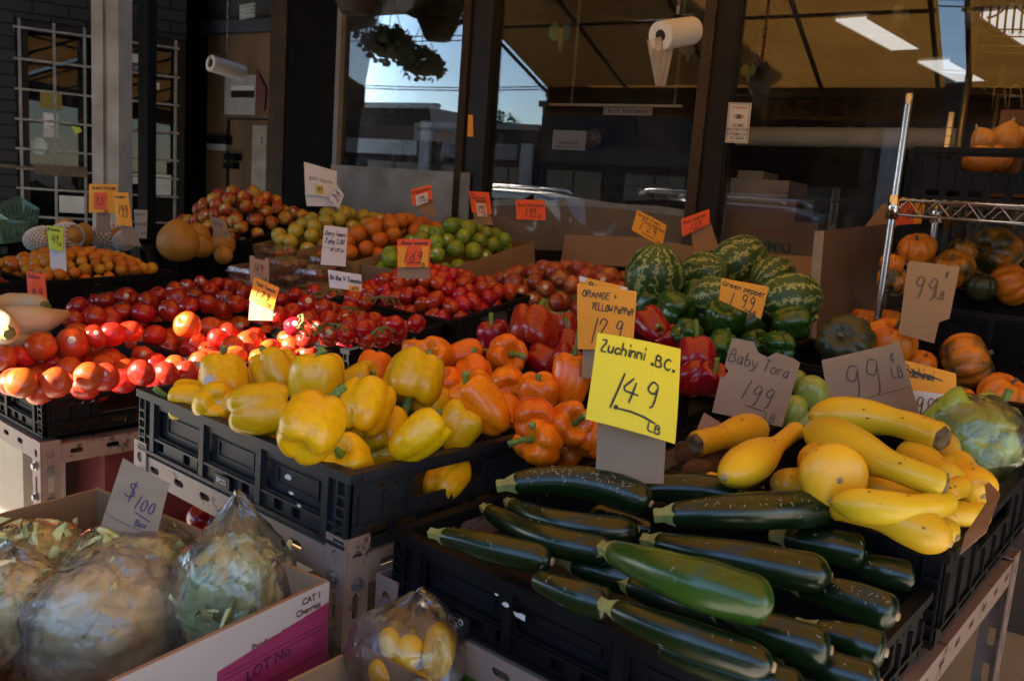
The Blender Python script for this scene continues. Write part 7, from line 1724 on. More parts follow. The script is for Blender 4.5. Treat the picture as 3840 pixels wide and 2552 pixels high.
for n, (a, b, lab) in enumerate((((1700, 2440), (1800, 2570), "pale green cucumber right of the squash bag, upper"), ((1760, 2470), (1860, 2590), "green cucumber right of the squash bag, lower"))):
    Q = [at(a[0], a[1], t + .04), at((a[0] + b[0]) / 2 + 8, (a[1] + b[1]) / 2, t + .035), at(b[0], b[1], t + .03)]
    o, cur, qi, mid = spine_obj("cucumber", Q, lambda u: .016 * max(.1, math.sqrt(max(0, 1 - abs(2 * u - 1) ** 4))), m_zucg, 14, 18, .03, .06, n); tag(o, lab, "cucumber")
# things under and beside the stands
stack_under(-2.55, -2.20, .80, .90, .80, M("cream_carton_board", (.55, .47, .33), (.48, .40, .28), 5, .75), "cream carton under the tomato stand catching the sun")
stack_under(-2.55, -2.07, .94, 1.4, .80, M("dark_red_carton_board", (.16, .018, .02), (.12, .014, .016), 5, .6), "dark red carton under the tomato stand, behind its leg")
stack_under(-1.98, -1.56, .86, 1.6, .60, M("gap_darkener_black", (.012, .011, .011), None, 1, .5), "low black block added to darken the gap between tomato and pepper stands")  # added black block hides sunlit pavement and keeps the gap dark
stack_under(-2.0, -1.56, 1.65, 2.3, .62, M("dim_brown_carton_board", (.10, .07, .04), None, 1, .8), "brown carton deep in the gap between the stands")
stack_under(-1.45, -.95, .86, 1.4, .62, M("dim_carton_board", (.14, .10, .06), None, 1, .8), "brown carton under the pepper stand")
for n, (px, py) in enumerate(((770, 1945), (830, 1960))):
    P = at(px, py, 1.75); o = inst("red_tomato", BEEF[n], P, V((.3, .2, 1)), n, .075); tag(o, "red tomato in the dark under the pepper stand, %s" % ("left one" if n == 0 else "right one"), "tomato")
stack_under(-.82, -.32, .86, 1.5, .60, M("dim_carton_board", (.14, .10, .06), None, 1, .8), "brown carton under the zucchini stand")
np_ = empty("newsprint_carton", (.0, 1.2, 0), "dim carton lined with printed paper at the bottom right corner", "carton")
mb = MB(); mb.box((-.20, -.28, .01), (.22, .28, .62)); mb.build("box_body", M("newsprint_board", (.20, .19, .165), (.09, .085, .08), 16, .8, contrast=(.45, .6)), np_)
mb = MB(); print_on(mb, "FRESH", .075, lambda x, y, o: (x, y, .6215 + o), -.12, .02); print_on(mb, "PRODUCE", .05, lambda x, y, o: (x, y, .6215 + o), -.12, -.09); mb.build("printing", m_ink, np_)
# bag of pale green peppers on the right
gbg = empty("bag_of_peppers", onz(3640, 1650, -.37), "clear bag of pale green peppers at the right edge by the squash", "bag of peppers")
P = onz(3640, 1650, -.37); t = (P - CAMP).dot(CF)
shell(V((0, 0, 0)), 215 * t / FPX, .09, 165 * t / FPX, R, 23, .16, None, 44, 30, .06).build("plastic_film", film_mat("greenish_bag_film", .04, (.95, .97, .92), .14, .14, (.6, .64, .45)), gbg, True)
m_pgp = waxy("pale_green_pepper_skin", (.34, .44, .05), (.26, .36, .035), rough=.35)
PGP = pepper_mesh("pale_green_pepper", m_pgp, 77, 3, 1.25, .4)
for n, (px, py, w) in enumerate(((3560, 1575, 210), (3690, 1600, 210), (3620, 1690, 200), (3750, 1700, 190), (3530, 1680, 150), (3810, 1750, 140), (3700, 1770, 140))):
    o = inst("pale_green_pepper", PGP, at(px, py, t + .01 * (n % 3)), cdir(.5 - .3 * n, .5, .3), n, w * t / FPX); k_stem(o, n, random.Random(n))
    tag(o, "pale green pepper inside the clear bag, %s from the left" % ORD[sorted(range(7), key=lambda q: (3560, 3680, 3620, 3740, 3540, 3800, 3700)[q]).index(n) + 1], "pepper", "bagged pale green peppers")
# brown paper liner in the squash crate
lp = [at(3690, 1785, 1.30), at(3752, 1850, 1.22), at(3700, 1990, 1.12), at(3600, 2075, 1.10), at(3620, 2000, 1.13), at(3700, 1880, 1.22)]
mb = MB(); qbox(mb, lp, .0015, V((0, 0, -1))); tag(mb.build("paper_liner", M("brown_liner_paper", (.22, .14, .09), (.16, .10, .07), 9, .8), None, False, tuple(lp[0])), "torn brown paper liner at the squash crate's right side", "paper")
lp = [at(2640, 1545, 1.55), at(2730, 1600, 1.5), at(2705, 1650, 1.45), at(2600, 1640, 1.45)]
mb = MB(); qbox(mb, lp, .0015, V((0, 0, -1))); tag(mb.build("paper_liner", M("mauve_liner_paper", (.20, .14, .15), (.15, .1, .11), 9, .7), None, False, tuple(lp[0])), "mauve paper liner peeking out left of the Baby card", "paper")
# ------------------------------------------------------------------ chrome wire shelf at the right
PB = at(3353, 760, 2.36); XL, YF = PB.x, PB.y; zsh = at(3370, 775, 2.36).z; zt_ = at(3397, 360, 2.36).z
ws = empty("wire_shelf", (XL + .45, YF + .2, 0), "chrome wire shelf rack standing above the carnival squash", "wire shelf"); inv = Matrix.Translation(ws.location).inverted()
def wput(mb, nm, smooth=True, mat=None):
    o = mb.build(nm, mat or m_chrome, None, smooth); o.parent = ws; o.matrix_parent_inverse = inv
m_post = M("chrome_post", (.62, .62, .64), (.45, .45, .47), 12, .25, metal=.9)
for x in (XL, XL + .95):
    for y in (YF, YF + .42):
        mb = MB(); n = 60 if (x == XL and y == YF) else 8; z0 = .0; pts = []; rr = []
        for k_ in range(n + 1):
            z = z0 + (zt_ - z0) * k_ / n; pts.append((x, y, z)); rr.append(.0102)
        mb.tube(pts, rr, 12)
        for k_ in range(int((zt_ - .3) / .0254)): mb.tube([(x, y, .3 + k_ * .0254), (x, y, .302 + k_ * .0254)], .0107, 12)
        wput(mb, "post", True, m_post)
        mb = MB(); mb.tube([(x, y, zsh - .035), (x, y, zsh + .03)], [.0175, .016], 12); wput(mb, "collar")
def truss_bar(mb, a, b, h=.042, n=13):
    a, b = V(a), V(b); up = V((0, 0, h)); mb.tube([a + up, b + up], .0032, 6); mb.tube([a, b], .0032, 6); pts = []
    for k_ in range(2 * n + 1): pts.append(a.lerp(b, k_ / (2 * n)) + (up if k_ % 2 else V((0, 0, 0))))
    mb.tube(pts, .0020, 5)
mb = MB(); truss_bar(mb, (XL, YF, zsh - .022), (XL + .95, YF, zsh - .022)); truss_bar(mb, (XL, YF + .42, zsh - .022), (XL + .95, YF + .42, zsh - .022)); truss_bar(mb, (XL, YF, zsh - .022), (XL, YF + .42, zsh - .022), .042, 6); truss_bar(mb, (XL + .95, YF, zsh - .022), (XL + .95, YF + .42, zsh - .022), .042, 6)
wput(mb, "shelf_edge")
mb = MB()
for k_ in range(36): x = XL + .02 + k_ * .026; mb.tube([(x, YF, zsh + .023), (x, YF + .42, zsh + .023)], .0018, 4)
for y in (.12, .3): mb.tube([(XL, YF + y, zsh + .019), (XL + .95, YF + y, zsh + .019)], .003, 5)
wput(mb, "shelf_wires")
K['milk'] = crate(XL + .035, YF + .02, zsh - CZ + .026 + .135, .38, .37, 0, .135, "black stacking crate on the wire shelf, yellow showing through its handle", rz=-90)
K2 = Matrix.Translation((XL + .035, YF + .02, zsh + .026 + .215))
mb = MB(); bx0, bx1 = at(3560, 480, 2.5), at(3900, 480, 2.5)
mb.box((XL + .16, YF + .30, zsh + .05), (XL + .56, YF + .33, at(3600, 412, 2.5).z)); mb.box((XL + .16, YF + .33, zsh + .05), (XL + .17, YF + .39, at(3600, 412, 2.5).z - .01)); o = mb.build("carton_board", M("dark_brown_carton_board", (.13, .06, .022), (.09, .04, .016), 4, .75), None, False, (XL + .36, YF + .18, zsh + .05)); tag(o, "dark brown carton standing in the black stacking crate", "carton")
m_on = M("yellow_onion_skin", (.50, .24, .05), (.40, .16, .03), 7, .4, coat=.2, stretch=(1, 1, .2))
ONI = ball_mesh("onion", m_on, 2, .9, -.02, .16, 24, 16)
for n, (px, py, w, ax, lab) in enumerate(((3690, 528, 95, (-.6, .8, .2), "yellow onion with its neck pointing up left in the black stacking crate"), (3770, 525, 120, (.2, .9, .3), "biggest yellow onion in the black stacking crate"), (3830, 510, 110, (.5, .8, .2), "yellow onion at the right edge in the black stacking crate"), (3668, 607, 120, (.2, .8, .3), "yellow onion seen through the stacking crate's handle"), (3740, 600, 110, (-.4, .8, .3), "yellow onion low in the stacking crate"))):
    o = inst("yellow_onion", ONI, at(px, py, 2.44), cdir(*ax), n, w * 2.44 / FPX); tag(o, lab, "onion", "yellow onions on the wire shelf")
    mb = MB(); mb.tube([(0, 0, .5), (.02, 0, .62), (.05, .01, .74)], [.10, .06, .035], 7); mb.build("neck", m_scar, o, True)
# ------------------------------------------------------------------ hanging things
def roll(P, ax, R, L, lab, core=.42):
    e = empty("bag_roll", P, lab, "bag roll", None); q = V((0, 0, 1)).rotation_difference(V(ax).normalized()); mb = MB(); n = 28; vs = []; fs = []
    prof = [(R * core, -L / 2), (R, -L / 2), (R * 1.01, -L * .2), (R, L / 2), (R * core, L / 2)]
    for r_, z in prof:
        for i in range(n): vs.append(q @ V((r_ * math.cos(2 * pi * i / n), r_ * math.sin(2 * pi * i / n), z)))
    for k_ in range(4):
        for i in range(n): fs.append((k_ * n + i, k_ * n + (i + 1) % n, (k_ + 1) * n + (i + 1) % n, (k_ + 1) * n + i))
    mb.add(vs, fs); mb.build("roll", M("white_plastic_roll", (.70, .68, .64), (.62, .60, .56), 4, .35), e, False)
    mb = MB(); mb.tube([q @ V((0, 0, -L * .5)), q @ V((0, 0, L * .502))], R * (core - .01), 18); mb.build("core", m_dark, e, True)
    mb = MB(); mb.tube([q @ V((0, 0, L * .52)), q @ V((0, 0, L * .52)) + V((0, 0, R * 1.1)), V((0, 0, R * 1.3)), V((0, 0, 1.2))], .004, 6)
    for k_ in range(26): mb.tube([V((0, 0, R * 1.3 + k_ * .04)), V((0, 0, R * 1.3 + k_ * .04 + .03))], .007, 5)
    mb.build("hanging_chain", m_steel, e, True)
    return e, q
P1 = onwall(2535, 125, .55); axr = (onwall(2622, 112, .40) - onwall(2440, 142, .70)).normalized(); tR = (P1 - CAMP).dot(CF)
e, q = roll(P1, axr, 52 * tR / FPX, 205 * tR / FPX, "white roll of produce bags hanging before the middle window, one bag trailing")
mb = MB(); cols = 14; rows = 14; vs = []
for j in range(rows + 1):
    v = j / rows
    for i in range(cols + 1):
        u = i / cols; px = (2425 + (2535 - 2425) * u) * (1 - v) + (2458 + (2497 - 2458) * u) * v; py = (150 - 25 * u) * (1 - v) + 322 * v
        p = at(px, py, tR - .055 + .012 * math.sin(u * 9 + v * 4)); vs.append(p - P1)
mb.add(vs, [(j * (cols + 1) + i, j * (cols + 1) + i + 1, (j + 1) * (cols + 1) + i + 1, (j + 1) * (cols + 1) + i) for j in range(rows) for i in range(cols)]); mb.build("trailing_bag", film_mat("white_bag_film", .45, (.95, .95, .95), .3, .25, (.8, .78, .76)), e, True)
P2 = at(850, 256, 5.7); roll(P2, cdir(-.62, .02, .78), 30 * 5.7 / FPX, .24, "white paper roll hanging in front of the plywood door", .55)
pot = onwall(1335, 0, .32); t = (pot - CAMP).dot(CF); rp = 92 * t / FPX; mb = MB()
pr = [(.0, -.0), (.55, .0), (.62, .05), (.95, .75), (1.0, .78), (1.0, .9), (.9, .9)]
vs = []; n = 28
for r_, z in pr[1:]:
    for i in range(n): vs.append((rp * r_ * math.cos(2 * pi * i / n), rp * r_ * math.sin(2 * pi * i / n), rp * z))
mb.add(vs, [(k_ * n + i, k_ * n + (i + 1) % n, (k_ + 1) * n + (i + 1) % n, (k_ + 1) * n + i) for k_ in range(5) for i in range(n)] + [tuple(range(n))[::-1]])
hp = empty("hanging_planter", pot + V((0, 0, -rp * .55)), "dark clay hanging planter at the top, by the left window", "planter"); mb.build("pot", M("dark_clay", (.06, .042, .03), (.04, .03, .022), 6, .7), hp, True)
mb = MB(); rng = random.Random(4)
for k_ in range(260):
    a = rng.uniform(0, 6.28); r_ = rng.uniform(0, 1.15) * rp; p = V((r_ * math.cos(a), r_ * math.sin(a), rp * (.85 + rng.uniform(0, .7)))); d = V((rng.gauss(0, 1), rng.gauss(0, 1), rng.gauss(0, .6))).normalized() * .07; s_ = d.orthogonal().normalized() * .02
    mb.add([p, p + d * .5 + s_, p + d, p + d * .5 - s_], [(0, 1, 2, 3)])
mb.build("foliage", m_leaf, hp)
mb = MB()
for k_ in range(3): mb.tube([(rp * .95 * math.cos(k_ * 2.09), rp * .95 * math.sin(k_ * 2.09), rp * .85), (0, 0, rp * 5)], .004, 5)
mb.build("hanger", m_wire, hp)
# ------------------------------------------------------------------ behind the glass
def ibox(px0, py0, px1, py1, w0, w1, mat, name, label, cat, mat2=None):
    s0, za = sz(px0, (py0 + py1) / 2, w1)[0], sz((px0 + px1) / 2, py1, w1)[1]; s1, zb = sz(px1, (py0 + py1) / 2, w1)[0], sz((px0 + px1) / 2, py0, w1)[1]
    c = WP((s0 + s1) / 2, (w0 + w1) / 2, za); mb = MB(); mb.box((s0, w0, za), (s1, w1, zb)); mb.v = [tuple(WP(*p)) for p in mb.v]
    o = mb.build(name, mat, None, False, tuple(c)); tag(o, label, cat); return o, s0, s1, za, zb, c
def on_front(o, c, fn, mat, name, w1, s0, za):
    mb = MB(); fn(mb, lambda x, y, of: WP(s0 + x, w1 + .001 + of, za + y) - c); return mb.build(name, mat, o)
o, s0, s1, za, zb, c = ibox(2700, 822, 3062, 965, -.50, -.12, m_card, "tomato_carton", "brown tomato carton behind the glass, its printing upside down", "carton")
on_front(o, c, lambda m_, P: print_on(m_, "DiMARI", (zb - za) * .36, P, (s1 - s0) * .76, (zb - za) * .42, spin=True, bold=.02), M("green_ink", (.02, .07, .035), None, 1, .6), "printing", -.12, s0, za)
on_front(o, c, lambda m_, P: print_on(m_, "CALIFORNIA TOMATOES", (zb - za) * .11, P, (s1 - s0) * .76, (zb - za) * .72, spin=True, bold=.02), m_redink, "printing", -.12, s0, za)
ibox(2690, 738, 2985, 819, -.48, -.14, m_card, "brown_carton", "long brown carton lying on the upside down carton behind the glass", "carton")
o, s0, s1, za, zb, c = ibox(2738, 672, 2958, 735, -.50, -.16, m_white, "white_carton", "white carton on top of the brown cartons behind the glass", "carton")
on_front(o, c, lambda m_, P: ([ribbons(m_, [[(.20 + .02 * k_, .02 + .004 * (k_ % 2)), (.28 + .01 * k_, .02 + .004 * k_)]], .0012, P) for k_ in range(4)], [ribbons(m_, [[(.04 + q + .013 * math.cos(a * .628), .03 + .013 * math.sin(a * .628)) for a in range(11)]], .001, P) for q in (.12, .155)]), M("grey_ink", (.12, .12, .13), None, 1, .6), "printing", -.16, s0, za)
ibox(2765, 640, 2862, 671, -.46, -.2, m_white, "white_box", "small white box on top of the white carton", "box")
s0_, z0_ = sz(2765, 511, -1.3); s1_, z1_ = sz(3600, 520, -1.3); mb = MB(); rr = []; pts = []
for k_ in range(61): pts.append(WP(s0_ + (s1_ - s0_) * k_ / 60, -1.3, z0_ + (z1_ - z0_) * k_ / 60)); rr.append(.052 + (.004 if k_ % 8 == 0 else 0))
mb.tube(pts, rr, 16); o = mb.build("duct_pipe", m_white, None, True, tuple(pts[0])); tag(o, "wrapped white duct pipe running across the right window's inside", "pipe")
def emis(name, col, st):
    m, nt, b = nodes_of(name); b.inputs["Emission Color"].default_value = lin(col); b.inputs["Emission Strength"].default_value = st; b.inputs["Base Color"].default_value = lin((.8, .8, .8)); return m
m_tube = emis("lit_lamp_diffuser", (1.0, .97, .92), .075)
for n, (cs, lab) in enumerate(((((3122, 72), (3268, 66), (3446, 182), (3352, 184)), "lit ceiling lamp in the shop, left of three"), (((3436, 229), (3572, 227), (3696, 301), (3592, 303)), "lit ceiling lamp in the shop, lowest and farthest of three"), (((3670, 46), (3850, 36), (4010, 150), (3840, 170)), "lit ceiling lamp in the shop at the right edge"))):
    q = [onz(x, y, 1.735) for x, y in cs]; a, b_ = (q[0] + q[1]) / 2, (q[2] + q[3]) / 2; d = (b_ - a); L_ = d.length; d = d.normalized(); sd = d.cross(V((0, 0, 1))).normalized(); wd = (abs((q[1] - q[0]).dot(sd)) + abs((q[3] - q[2]).dot(sd))) / 2
    e = empty("ceiling_lamp", (a + b_) / 2, lab, "ceiling lamp", "lit ceiling lamps in the shop"); c = e.location.copy()
    def bar(u0, u1, v0, v1, z0, z1, nm, mt):
        mb = MB(); vs = [a + d * u + sd * v + V((0, 0, z)) - c for z in (z0, z1) for u, v in ((u0, v0), (u1, v0), (u1, v1), (u0, v1))]; mb.add(vs, [(0, 3, 2, 1), (4, 5, 6, 7), (0, 1, 5, 4), (1, 2, 6, 5), (2, 3, 7, 6), (3, 0, 4, 7)]); mb.build(nm, mt, e)
    bar(0, L_ * .495, -wd / 2, wd / 2, -.01, .004, "diffuser", m_tube); bar(L_ * .505, L_, -wd / 2, wd / 2, -.01, .004, "diffuser", m_tube)
    bar(-.03, L_ + .03, -wd / 2 - .03, -wd / 2 - .002, -.02, .02, "frame", m_white); bar(-.03, L_ + .03, wd / 2 + .002, wd / 2 + .03, -.02, .02, "frame", m_white)
# brass coloured rack inside
brs = M("brassy_rack_wire", (.50, .36, .12), (.36, .26, .09), 10, .3, metal=.8)
rk = empty("display_rack", onwall(3640, 430, -.75), "brass coloured wire rack inside the right window", "wire rack"); inv = Matrix.Translation(rk.location).inverted()
def rput(mb, nm): o = mb.build(nm, brs, None, True); o.parent = rk; o.matrix_parent_inverse = inv
for a_, b_, w_, r_ in (((3662, 100), (3612, 470), -.75, .016), ((3764, 240), (3735, 470), -1.1, .010), ((3925, 100), (3880, 470), -.75, .016)):
    A = onwall(a_[0], a_[1], w_); B = V((A.x, A.y, onwall(b_[0], b_[1], w_).z)); mb = MB(); mb.tube([B - V((0, 0, .6)), A], r_, 10); rput(mb, "post")
for (x0, y0), (x1, y1) in (((3662, 118), (3925, 118)), ((3664, 180), (3925, 180)), ((3640, 330), (3900, 340))):
    mb = MB(); truss_bar(mb, onwall(x0, y0 + 18, -.75), onwall(x1, y1 + 22, -.75), .03, 8); rput(mb, "shelf_edge")
mb = MB()
for k_ in range(7): x = 3690 + 30 * k_; mb.tube([onwall(x, 5, -.75), onwall(x - 8, 60, -.7), onwall(x - 14, 125, -.75)], .005, 5)
mb.tube([onwall(3700 + 2 * k_ * 9, 8 + 60 * abs(math.cos(k_ * .3)), -.75) for k_ in range(11)], .005, 5)
for k_ in range(3): mb.tube([onwall(3720 + 60 * k_, 405, -.72), onwall(3730 + 60 * k_, 330, -.72), onwall(3750 + 60 * k_, 318, -.72), onwall(3768 + 60 * k_, 330, -.72), onwall(3772 + 60 * k_, 405, -.72)], .004, 5)
rput(mb, "wire_basket")
# hung notices inside the middle window, lettered to be read from indoors
o, s0, s1, za, zb, c = ibox(2072, 489, 2196, 562, -.132, -.13, M("pale_blue_notice", (.40, .44, .52), None, 1, .6), "parking_notice", "pale notice in the middle window, its parking words mirrored", "notice")
on_front(o, c, lambda m_, P: [print_on(m_, t_, (zb - za) * .17, P, (s1 - s0) / 2, (zb - za) * y_, 'CENTER', flip=True) for t_, y_ in (("FREE PARKING", .30), ("AT BACK OF STORE", .08))], M("navy_ink", (.03, .03, .08), None, 1, .5), "printing", -.13, s0, za)
o, s0, s1, za, zb, c = ibox(2056, 390, 2556, 399, -.36, -.34, m_white, "hanging_rail", "white rail hung on two chains inside the middle window", "rail")
mb = MB()
for px in (2143, 2530): A = onwall(px, 392, -.35); mb.tube([A - c, A + V((0, 0, 1.0)) - c], .004, 5); [mb.tube([A + V((0, 0, .03 * k_)) - c, A + V((0, 0, .03 * k_ + .02)) - c], .008, 5) for k_ in range(33)]
mb.build("chain", m_steel, o)
o, s0, s1, za, zb, c = ibox(2262, 403, 2446, 432, -.352, -.35, M("pale_banner", (.42, .42, .46), None, 1, .7), "thank_you_strip", "pale strip below the white rail with mirrored thank you words", "notice")
on_front(o, c, lambda m_, P: print_on(m_, "THANKS FOR YOUR S", (zb - za) * .7, P, (s1 - s0) / 2, (zb - za) * .25, 'CENTER', flip=True), M("navy_ink", (.03, .03, .08), None, 1, .5), "printing", -.35, s0, za)
ck = onwall(2240, 523, -.3); t = (ck - CAMP).dot(CF); mb = MB(); mb.tube([ck, ck + NW * .05], 46 * t / FPX, 28); e = empty("round_clock", ck, "dark round clock inside the middle window", "clock"); mb.v = [tuple(V(p) - ck) for p in mb.v]; mb.build("case", m_black, e, True)
mb = MB(); mb.tube([NW * .0505, NW * .053], 34 * t / FPX, 24); mb.build("dial", M("grey_dial", (.10, .10, .11), None, 1, .4), e, True)
mb = MB(); mb.tube([NW * .056, NW * .056 + V((0, 0, .022))], .002, 5); mb.tube([NW * .056, NW * .056 + TW * .016 - V((0, 0, .006))], .002, 5); mb.build("hands", m_white, e)
# ornaments
def ornament(px, py, w_, sc_, lab, wing, body):
    P = onwall(px, py, w_); t = (P - CAMP).dot(CF); s_ = sc_ * t / FPX; e = empty("hanging_ornament", P, lab, "ornament", "ornaments hung in the window")
    for sg in (-1, 1):
        mb = MB(); out = [(0, -.3), (sg * .5, -.55), (sg * .95, -.2), (sg * .9, .5), (sg * .55, .95), (sg * .15, .6)]
        if sg < 0: out = out[::-1]
        mb.plate([(x * s_, y * s_) for x, y in out], [], .004, lambda x, y, d: TW * x + NW * (d + abs(x) * .3) + V((0, 0, y))); mb.build("wing", wing, e)
    mb = MB(); mb.tube([(0, 0, .5 * s_), (0, 0, .1 * s_), (0, 0, -.6 * s_), (0, 0, -1.3 * s_)], [.1 * s_, .2 * s_, .3 * s_, .12 * s_], 10); mb.build("body", body, e, True)
    mb = MB(); mb.tube([(0, 0, .5 * s_), (0, 0, 1.2)], .0025, 4); mb.build("string", m_wire, e)
m_teal = M("teal_foil", (.03, .12, .13), (.05, .20, .20), 12, .3, metal=.3)
ornament(2105, 130, -.12, 48, "teal butterfly ornament with an orange body hung in the middle window", m_teal, M("amber_glass", (.30, .14, .03), (.25, .26, .08), 6, .2, coat=.5))
ornament(2583, 190, -.25, 30, "small greenish ornament behind the bag roll", M("olive_foil", (.12, .13, .03), None, 1, .4), m_teal)
ornament(2808, 270, -.4, 30, "yellow green ornament in the right window beside the mullion", M("lime_foil", (.22, .26, .02), None, 1, .4), M("lime_foil", (.22, .26, .02), None, 1, .4))
for n, (px, lab) in enumerate(((3368, "milky glass jar hanging left of the sky strip"), (3640, "milky glass jar hanging right of the sky strip"))):
    P = onwall(px, 45, -.5); t = (P - CAMP).dot(CF); s_ = 36 * t / FPX; e = empty("hanging_jar", P, lab, "glass jar", "glass jars hung in the right window"); mb = MB()
    mb.tube([(0, 0, -1.7 * s_), (0, 0, -1.6 * s_), (0, 0, -.9 * s_), (0, 0, .2 * s_), (0, 0, .6 * s_), (0, 0, 1.6 * s_)], [.3 * s_, .42 * s_, .85 * s_, 1.0 * s_, .75 * s_, .7 * s_], 20); mb.build("glass", film_mat("milky_glass_%d" % n, .25, (.8, .85, .7), .2, .05, (.5, .52, .4)), e, True)
    mb = MB(); mb.tube([(0, 0, .1 * s_), (0, 0, .55 * s_)], .6 * s_, 14); mb.build("liquid", M("amber_glass", (.30, .14, .03), None, 1, .2), e, True)
    mb = MB(); mb.tube([(0, 0, 1.6 * s_), (0, 0, 1.0)], .003, 4); mb.build("string", m_wire, e)
gl_ = empty("tinsel_garland", onwall(2900, 60, -.6), "red tinsel garland hanging inside the right window", "garland"); mb = MB(); rng = random.Random(9)
gp = [onwall(2968, -20, -.6), onwall(2905, 60, -.6), onwall(2868, 140, -.6), onwall(2850, 240, -.6)]
for k_ in range(420):
    u = rng.uniform(0, 2.999); i = int(u); p = gp[i].lerp(gp[i + 1], u - i) - gl_.location; d = V((rng.gauss(0, 1), rng.gauss(0, 1), rng.gauss(0, 1))).normalized() * rng.uniform(.02, .05); s_ = d.orthogonal().normalized() * .003; mb.add([p - s_, p + s_, p + d + s_, p + d - s_], [(0, 1, 2, 3)])
mb.build("tinsel", M("red_foil", (.30, .02, .012), (.18, .012, .01), 30, .25, metal=.5), gl_)
# shelf with goods in the left window
o, s0, s1, za, zb, c = ibox(1268, 470, 1748, 520, -.75, -.35, M("grey_shelf", (.12, .115, .105), (.09, .085, .08), 5, .6), "window_shelf", "grey shelf inside the left window", "shelf")
rng = random.Random(21)
for n in range(13):
    px = 1460 + n * 20; P = onwall(px, 612 - rng.uniform(0, 6), -.5); mb = MB(); h = rng.uniform(.10, .16); r_ = rng.uniform(.018, .026)
    mb.tube([(0, 0, 0), (0, 0, h * .62), (0, 0, h * .75), (0, 0, h)], [r_, r_, r_ * .4, r_ * .38], 12); e = empty("bottle", P, "dim bottle on the lower ledge of the left window, %s from the left" % ORD[n + 1], "bottle", "bottles inside the left window")
    mb.build("glass", M(("dark_green_bottle", "clear_bottle", "brown_bottle")[n % 3], ((.02, .05, .03), (.25, .26, .27), (.06, .03, .02))[n % 3], None, 1, .1), e, True); mb = MB(); mb.tube([(0, 0, h), (0, 0, h + .015)], r_ * .45, 10); mb.build("cap", (m_white, m_redink, m_black)[n % 3], e, True)
ibox(1268, 614, 1748, 660, -.75, -.35, m_dark, "window_ledge", "dark ledge under the bottles in the left window", "ledge")
o, s0, s1, za, zb, c = ibox(1552, 462, 1728, 530, -.33, -.328, M("lilac_poster", (.36, .36, .44), None, 1, .6), "poster", "pale lilac poster with a round orange picture on the window shelf", "poster")
on_front(o, c, lambda m_, P: m_.add([P((s1 - s0) * .70 + .04 * math.cos(k_ * pi / 10) * 1.3, (zb - za) * .5 + .04 * math.sin(k_ * pi / 10), 0) for k_ in range(20)], [tuple(range(20))]), M("peach_disc", (.5, .28, .14), None, 1, .6), "picture", -.328, s0, za)
on_front(o, c, lambda m_, P: [m_.add([P(x, y, 0), P(x + .1, y, 0), P(x + .1, y + .02, 0), P(x, y + .02, 0)], [(0, 1, 2, 3)]) for x, y in ((.03, .055), (.15, .05))], M("navy_ink", (.03, .03, .08), None, 1, .5), "picture", -.328, s0, za)
fl = empty("potted_plant", onwall(1370, 470, -.55), "dark leafy plant on the shelf in the left window", "plant"); mb = MB()
for k_ in range(420):
    p = V((rng.gauss(0, .13), rng.gauss(0, .05), abs(rng.gauss(.08, .06)))); d = V((rng.gauss(0, 1), rng.gauss(0, 1), rng.gauss(.3, .8))).normalized() * .05; s_ = d.orthogonal().normalized() * .014; mb.add([p, p + d * .5 + s_, p + d, p + d * .5 - s_], [(0, 1, 2, 3)])
mb.build("foliage", M("glossy_dark_leaf", (.025, .045, .02), (.05, .03, .02), 8, .2, coat=.5, var=.3), fl); mb = MB(); mb.tube([(0, 0, 0), (0, 0, .08)], [.05, .065], 14); mb.build("pot", m_dark, fl, True)
board([(1608, 398), (1756, 414), (1756, 500), (1622, 488)], -.2, M("blue_grey_sheet", (.16, .20, .26), None, 1, .4), "blue grey plastic sheet hung in the left window", "plastic_sheet", cat="sheet")
board([(1742, 566), (1768, 568), (1766, 612), (1740, 610)], -.03, m_white, "blank white tag taped inside the left window", "tag", cat="tag")
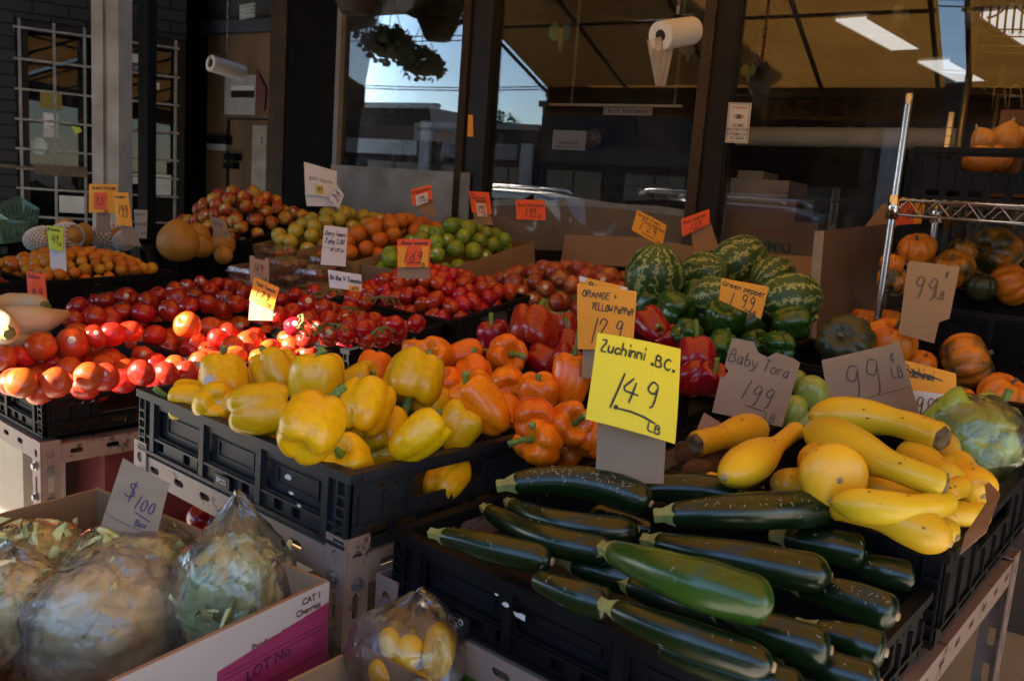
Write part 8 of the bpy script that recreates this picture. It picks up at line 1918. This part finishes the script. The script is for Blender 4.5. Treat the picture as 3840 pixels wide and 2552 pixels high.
# shop shelves at the back of the room
for n, (s_, h_) in enumerate(((-3.6, 1.9), (-1.9, 1.8), (.2, 2.0), (2.2, 1.9))):
    c = WP(s_, -4.2, 0); e = empty("shop_shelf", c, "dim stocked shop shelf deep inside, %s from the left" % ORD[n + 1], "shelf", "shelves inside the shop"); mb = MB()
    for z in (.3, .75, 1.2, 1.65): mb.box((-.75, -.2, z), (.75, .2, z + .03))
    mb.box((-.78, -.22, 0), (-.75, .22, h_)); mb.box((.75, -.22, 0), (.78, .22, h_)); mb.build("rack", m_dark, e); mb = MB()
    for z in (.33, .78, 1.23):
        x = -.7
        while x < .65: w_ = rng.uniform(.05, .11); mb.box((x, -.19, z + .001), (x + w_ * .9, -.05, z + rng.uniform(.15, .34))); x += w_
    mb.build("packed_goods", M("packed_goods_mix", (.16, .05, .03), (.06, .10, .14), 9, .4, contrast=(.45, .55)), e)
# pale green berry baskets at the far left
for n, (px, py, t, lab) in enumerate(((70, 838, 4.2, "pale green berry basket tipped over at the far left"), (20, 905, 4.0, "pale green berry basket half hidden below the tipped one"))):
    P = at(px, py, t); e = empty("berry_basket", P, lab, "basket", "green baskets at far left"); e.rotation_euler = (rad(25 if n == 0 else 5), rad(20 if n == 0 else 0), .3); mb = MB(); b_, t_, h_ = .06, .075, .09
    for k_ in range(4):
        a0, a1 = pi / 4 + k_ * pi / 2, pi / 4 + (k_ + 1) * pi / 2; q = [V((b_ * 1.4 * math.cos(a), b_ * 1.4 * math.sin(a), 0)) for a in (a0, a1)]; r_ = [V((t_ * 1.4 * math.cos(a), t_ * 1.4 * math.sin(a), h_)) for a in (a0, a1)]
        P_ = lambda x, y, d, q=q, r_=r_: (q[0].lerp(q[1], x)).lerp(r_[0].lerp(r_[1], x), y) * (1 - d)
        mb.plate([(0, 0), (1, 0), (1, 1), (0, 1)], [[(.12 + i * .16, .15), (.2 + i * .16, .15), (.2 + i * .16, .75), (.12 + i * .16, .75)] for i in range(5)], .02, P_)
    mb.build("basket_sides", M("mint_pulp_basket", (.10, .21, .16), (.08, .17, .13), 8, .8), e); mb = MB(); mb.box((-b_ * .98, -b_ * .98, 0), (b_ * .98, b_ * .98, .003)); mb.build("base", M("mint_pulp_basket", (.1, .2, .16)), e)
tg = V((0, 0, 0))
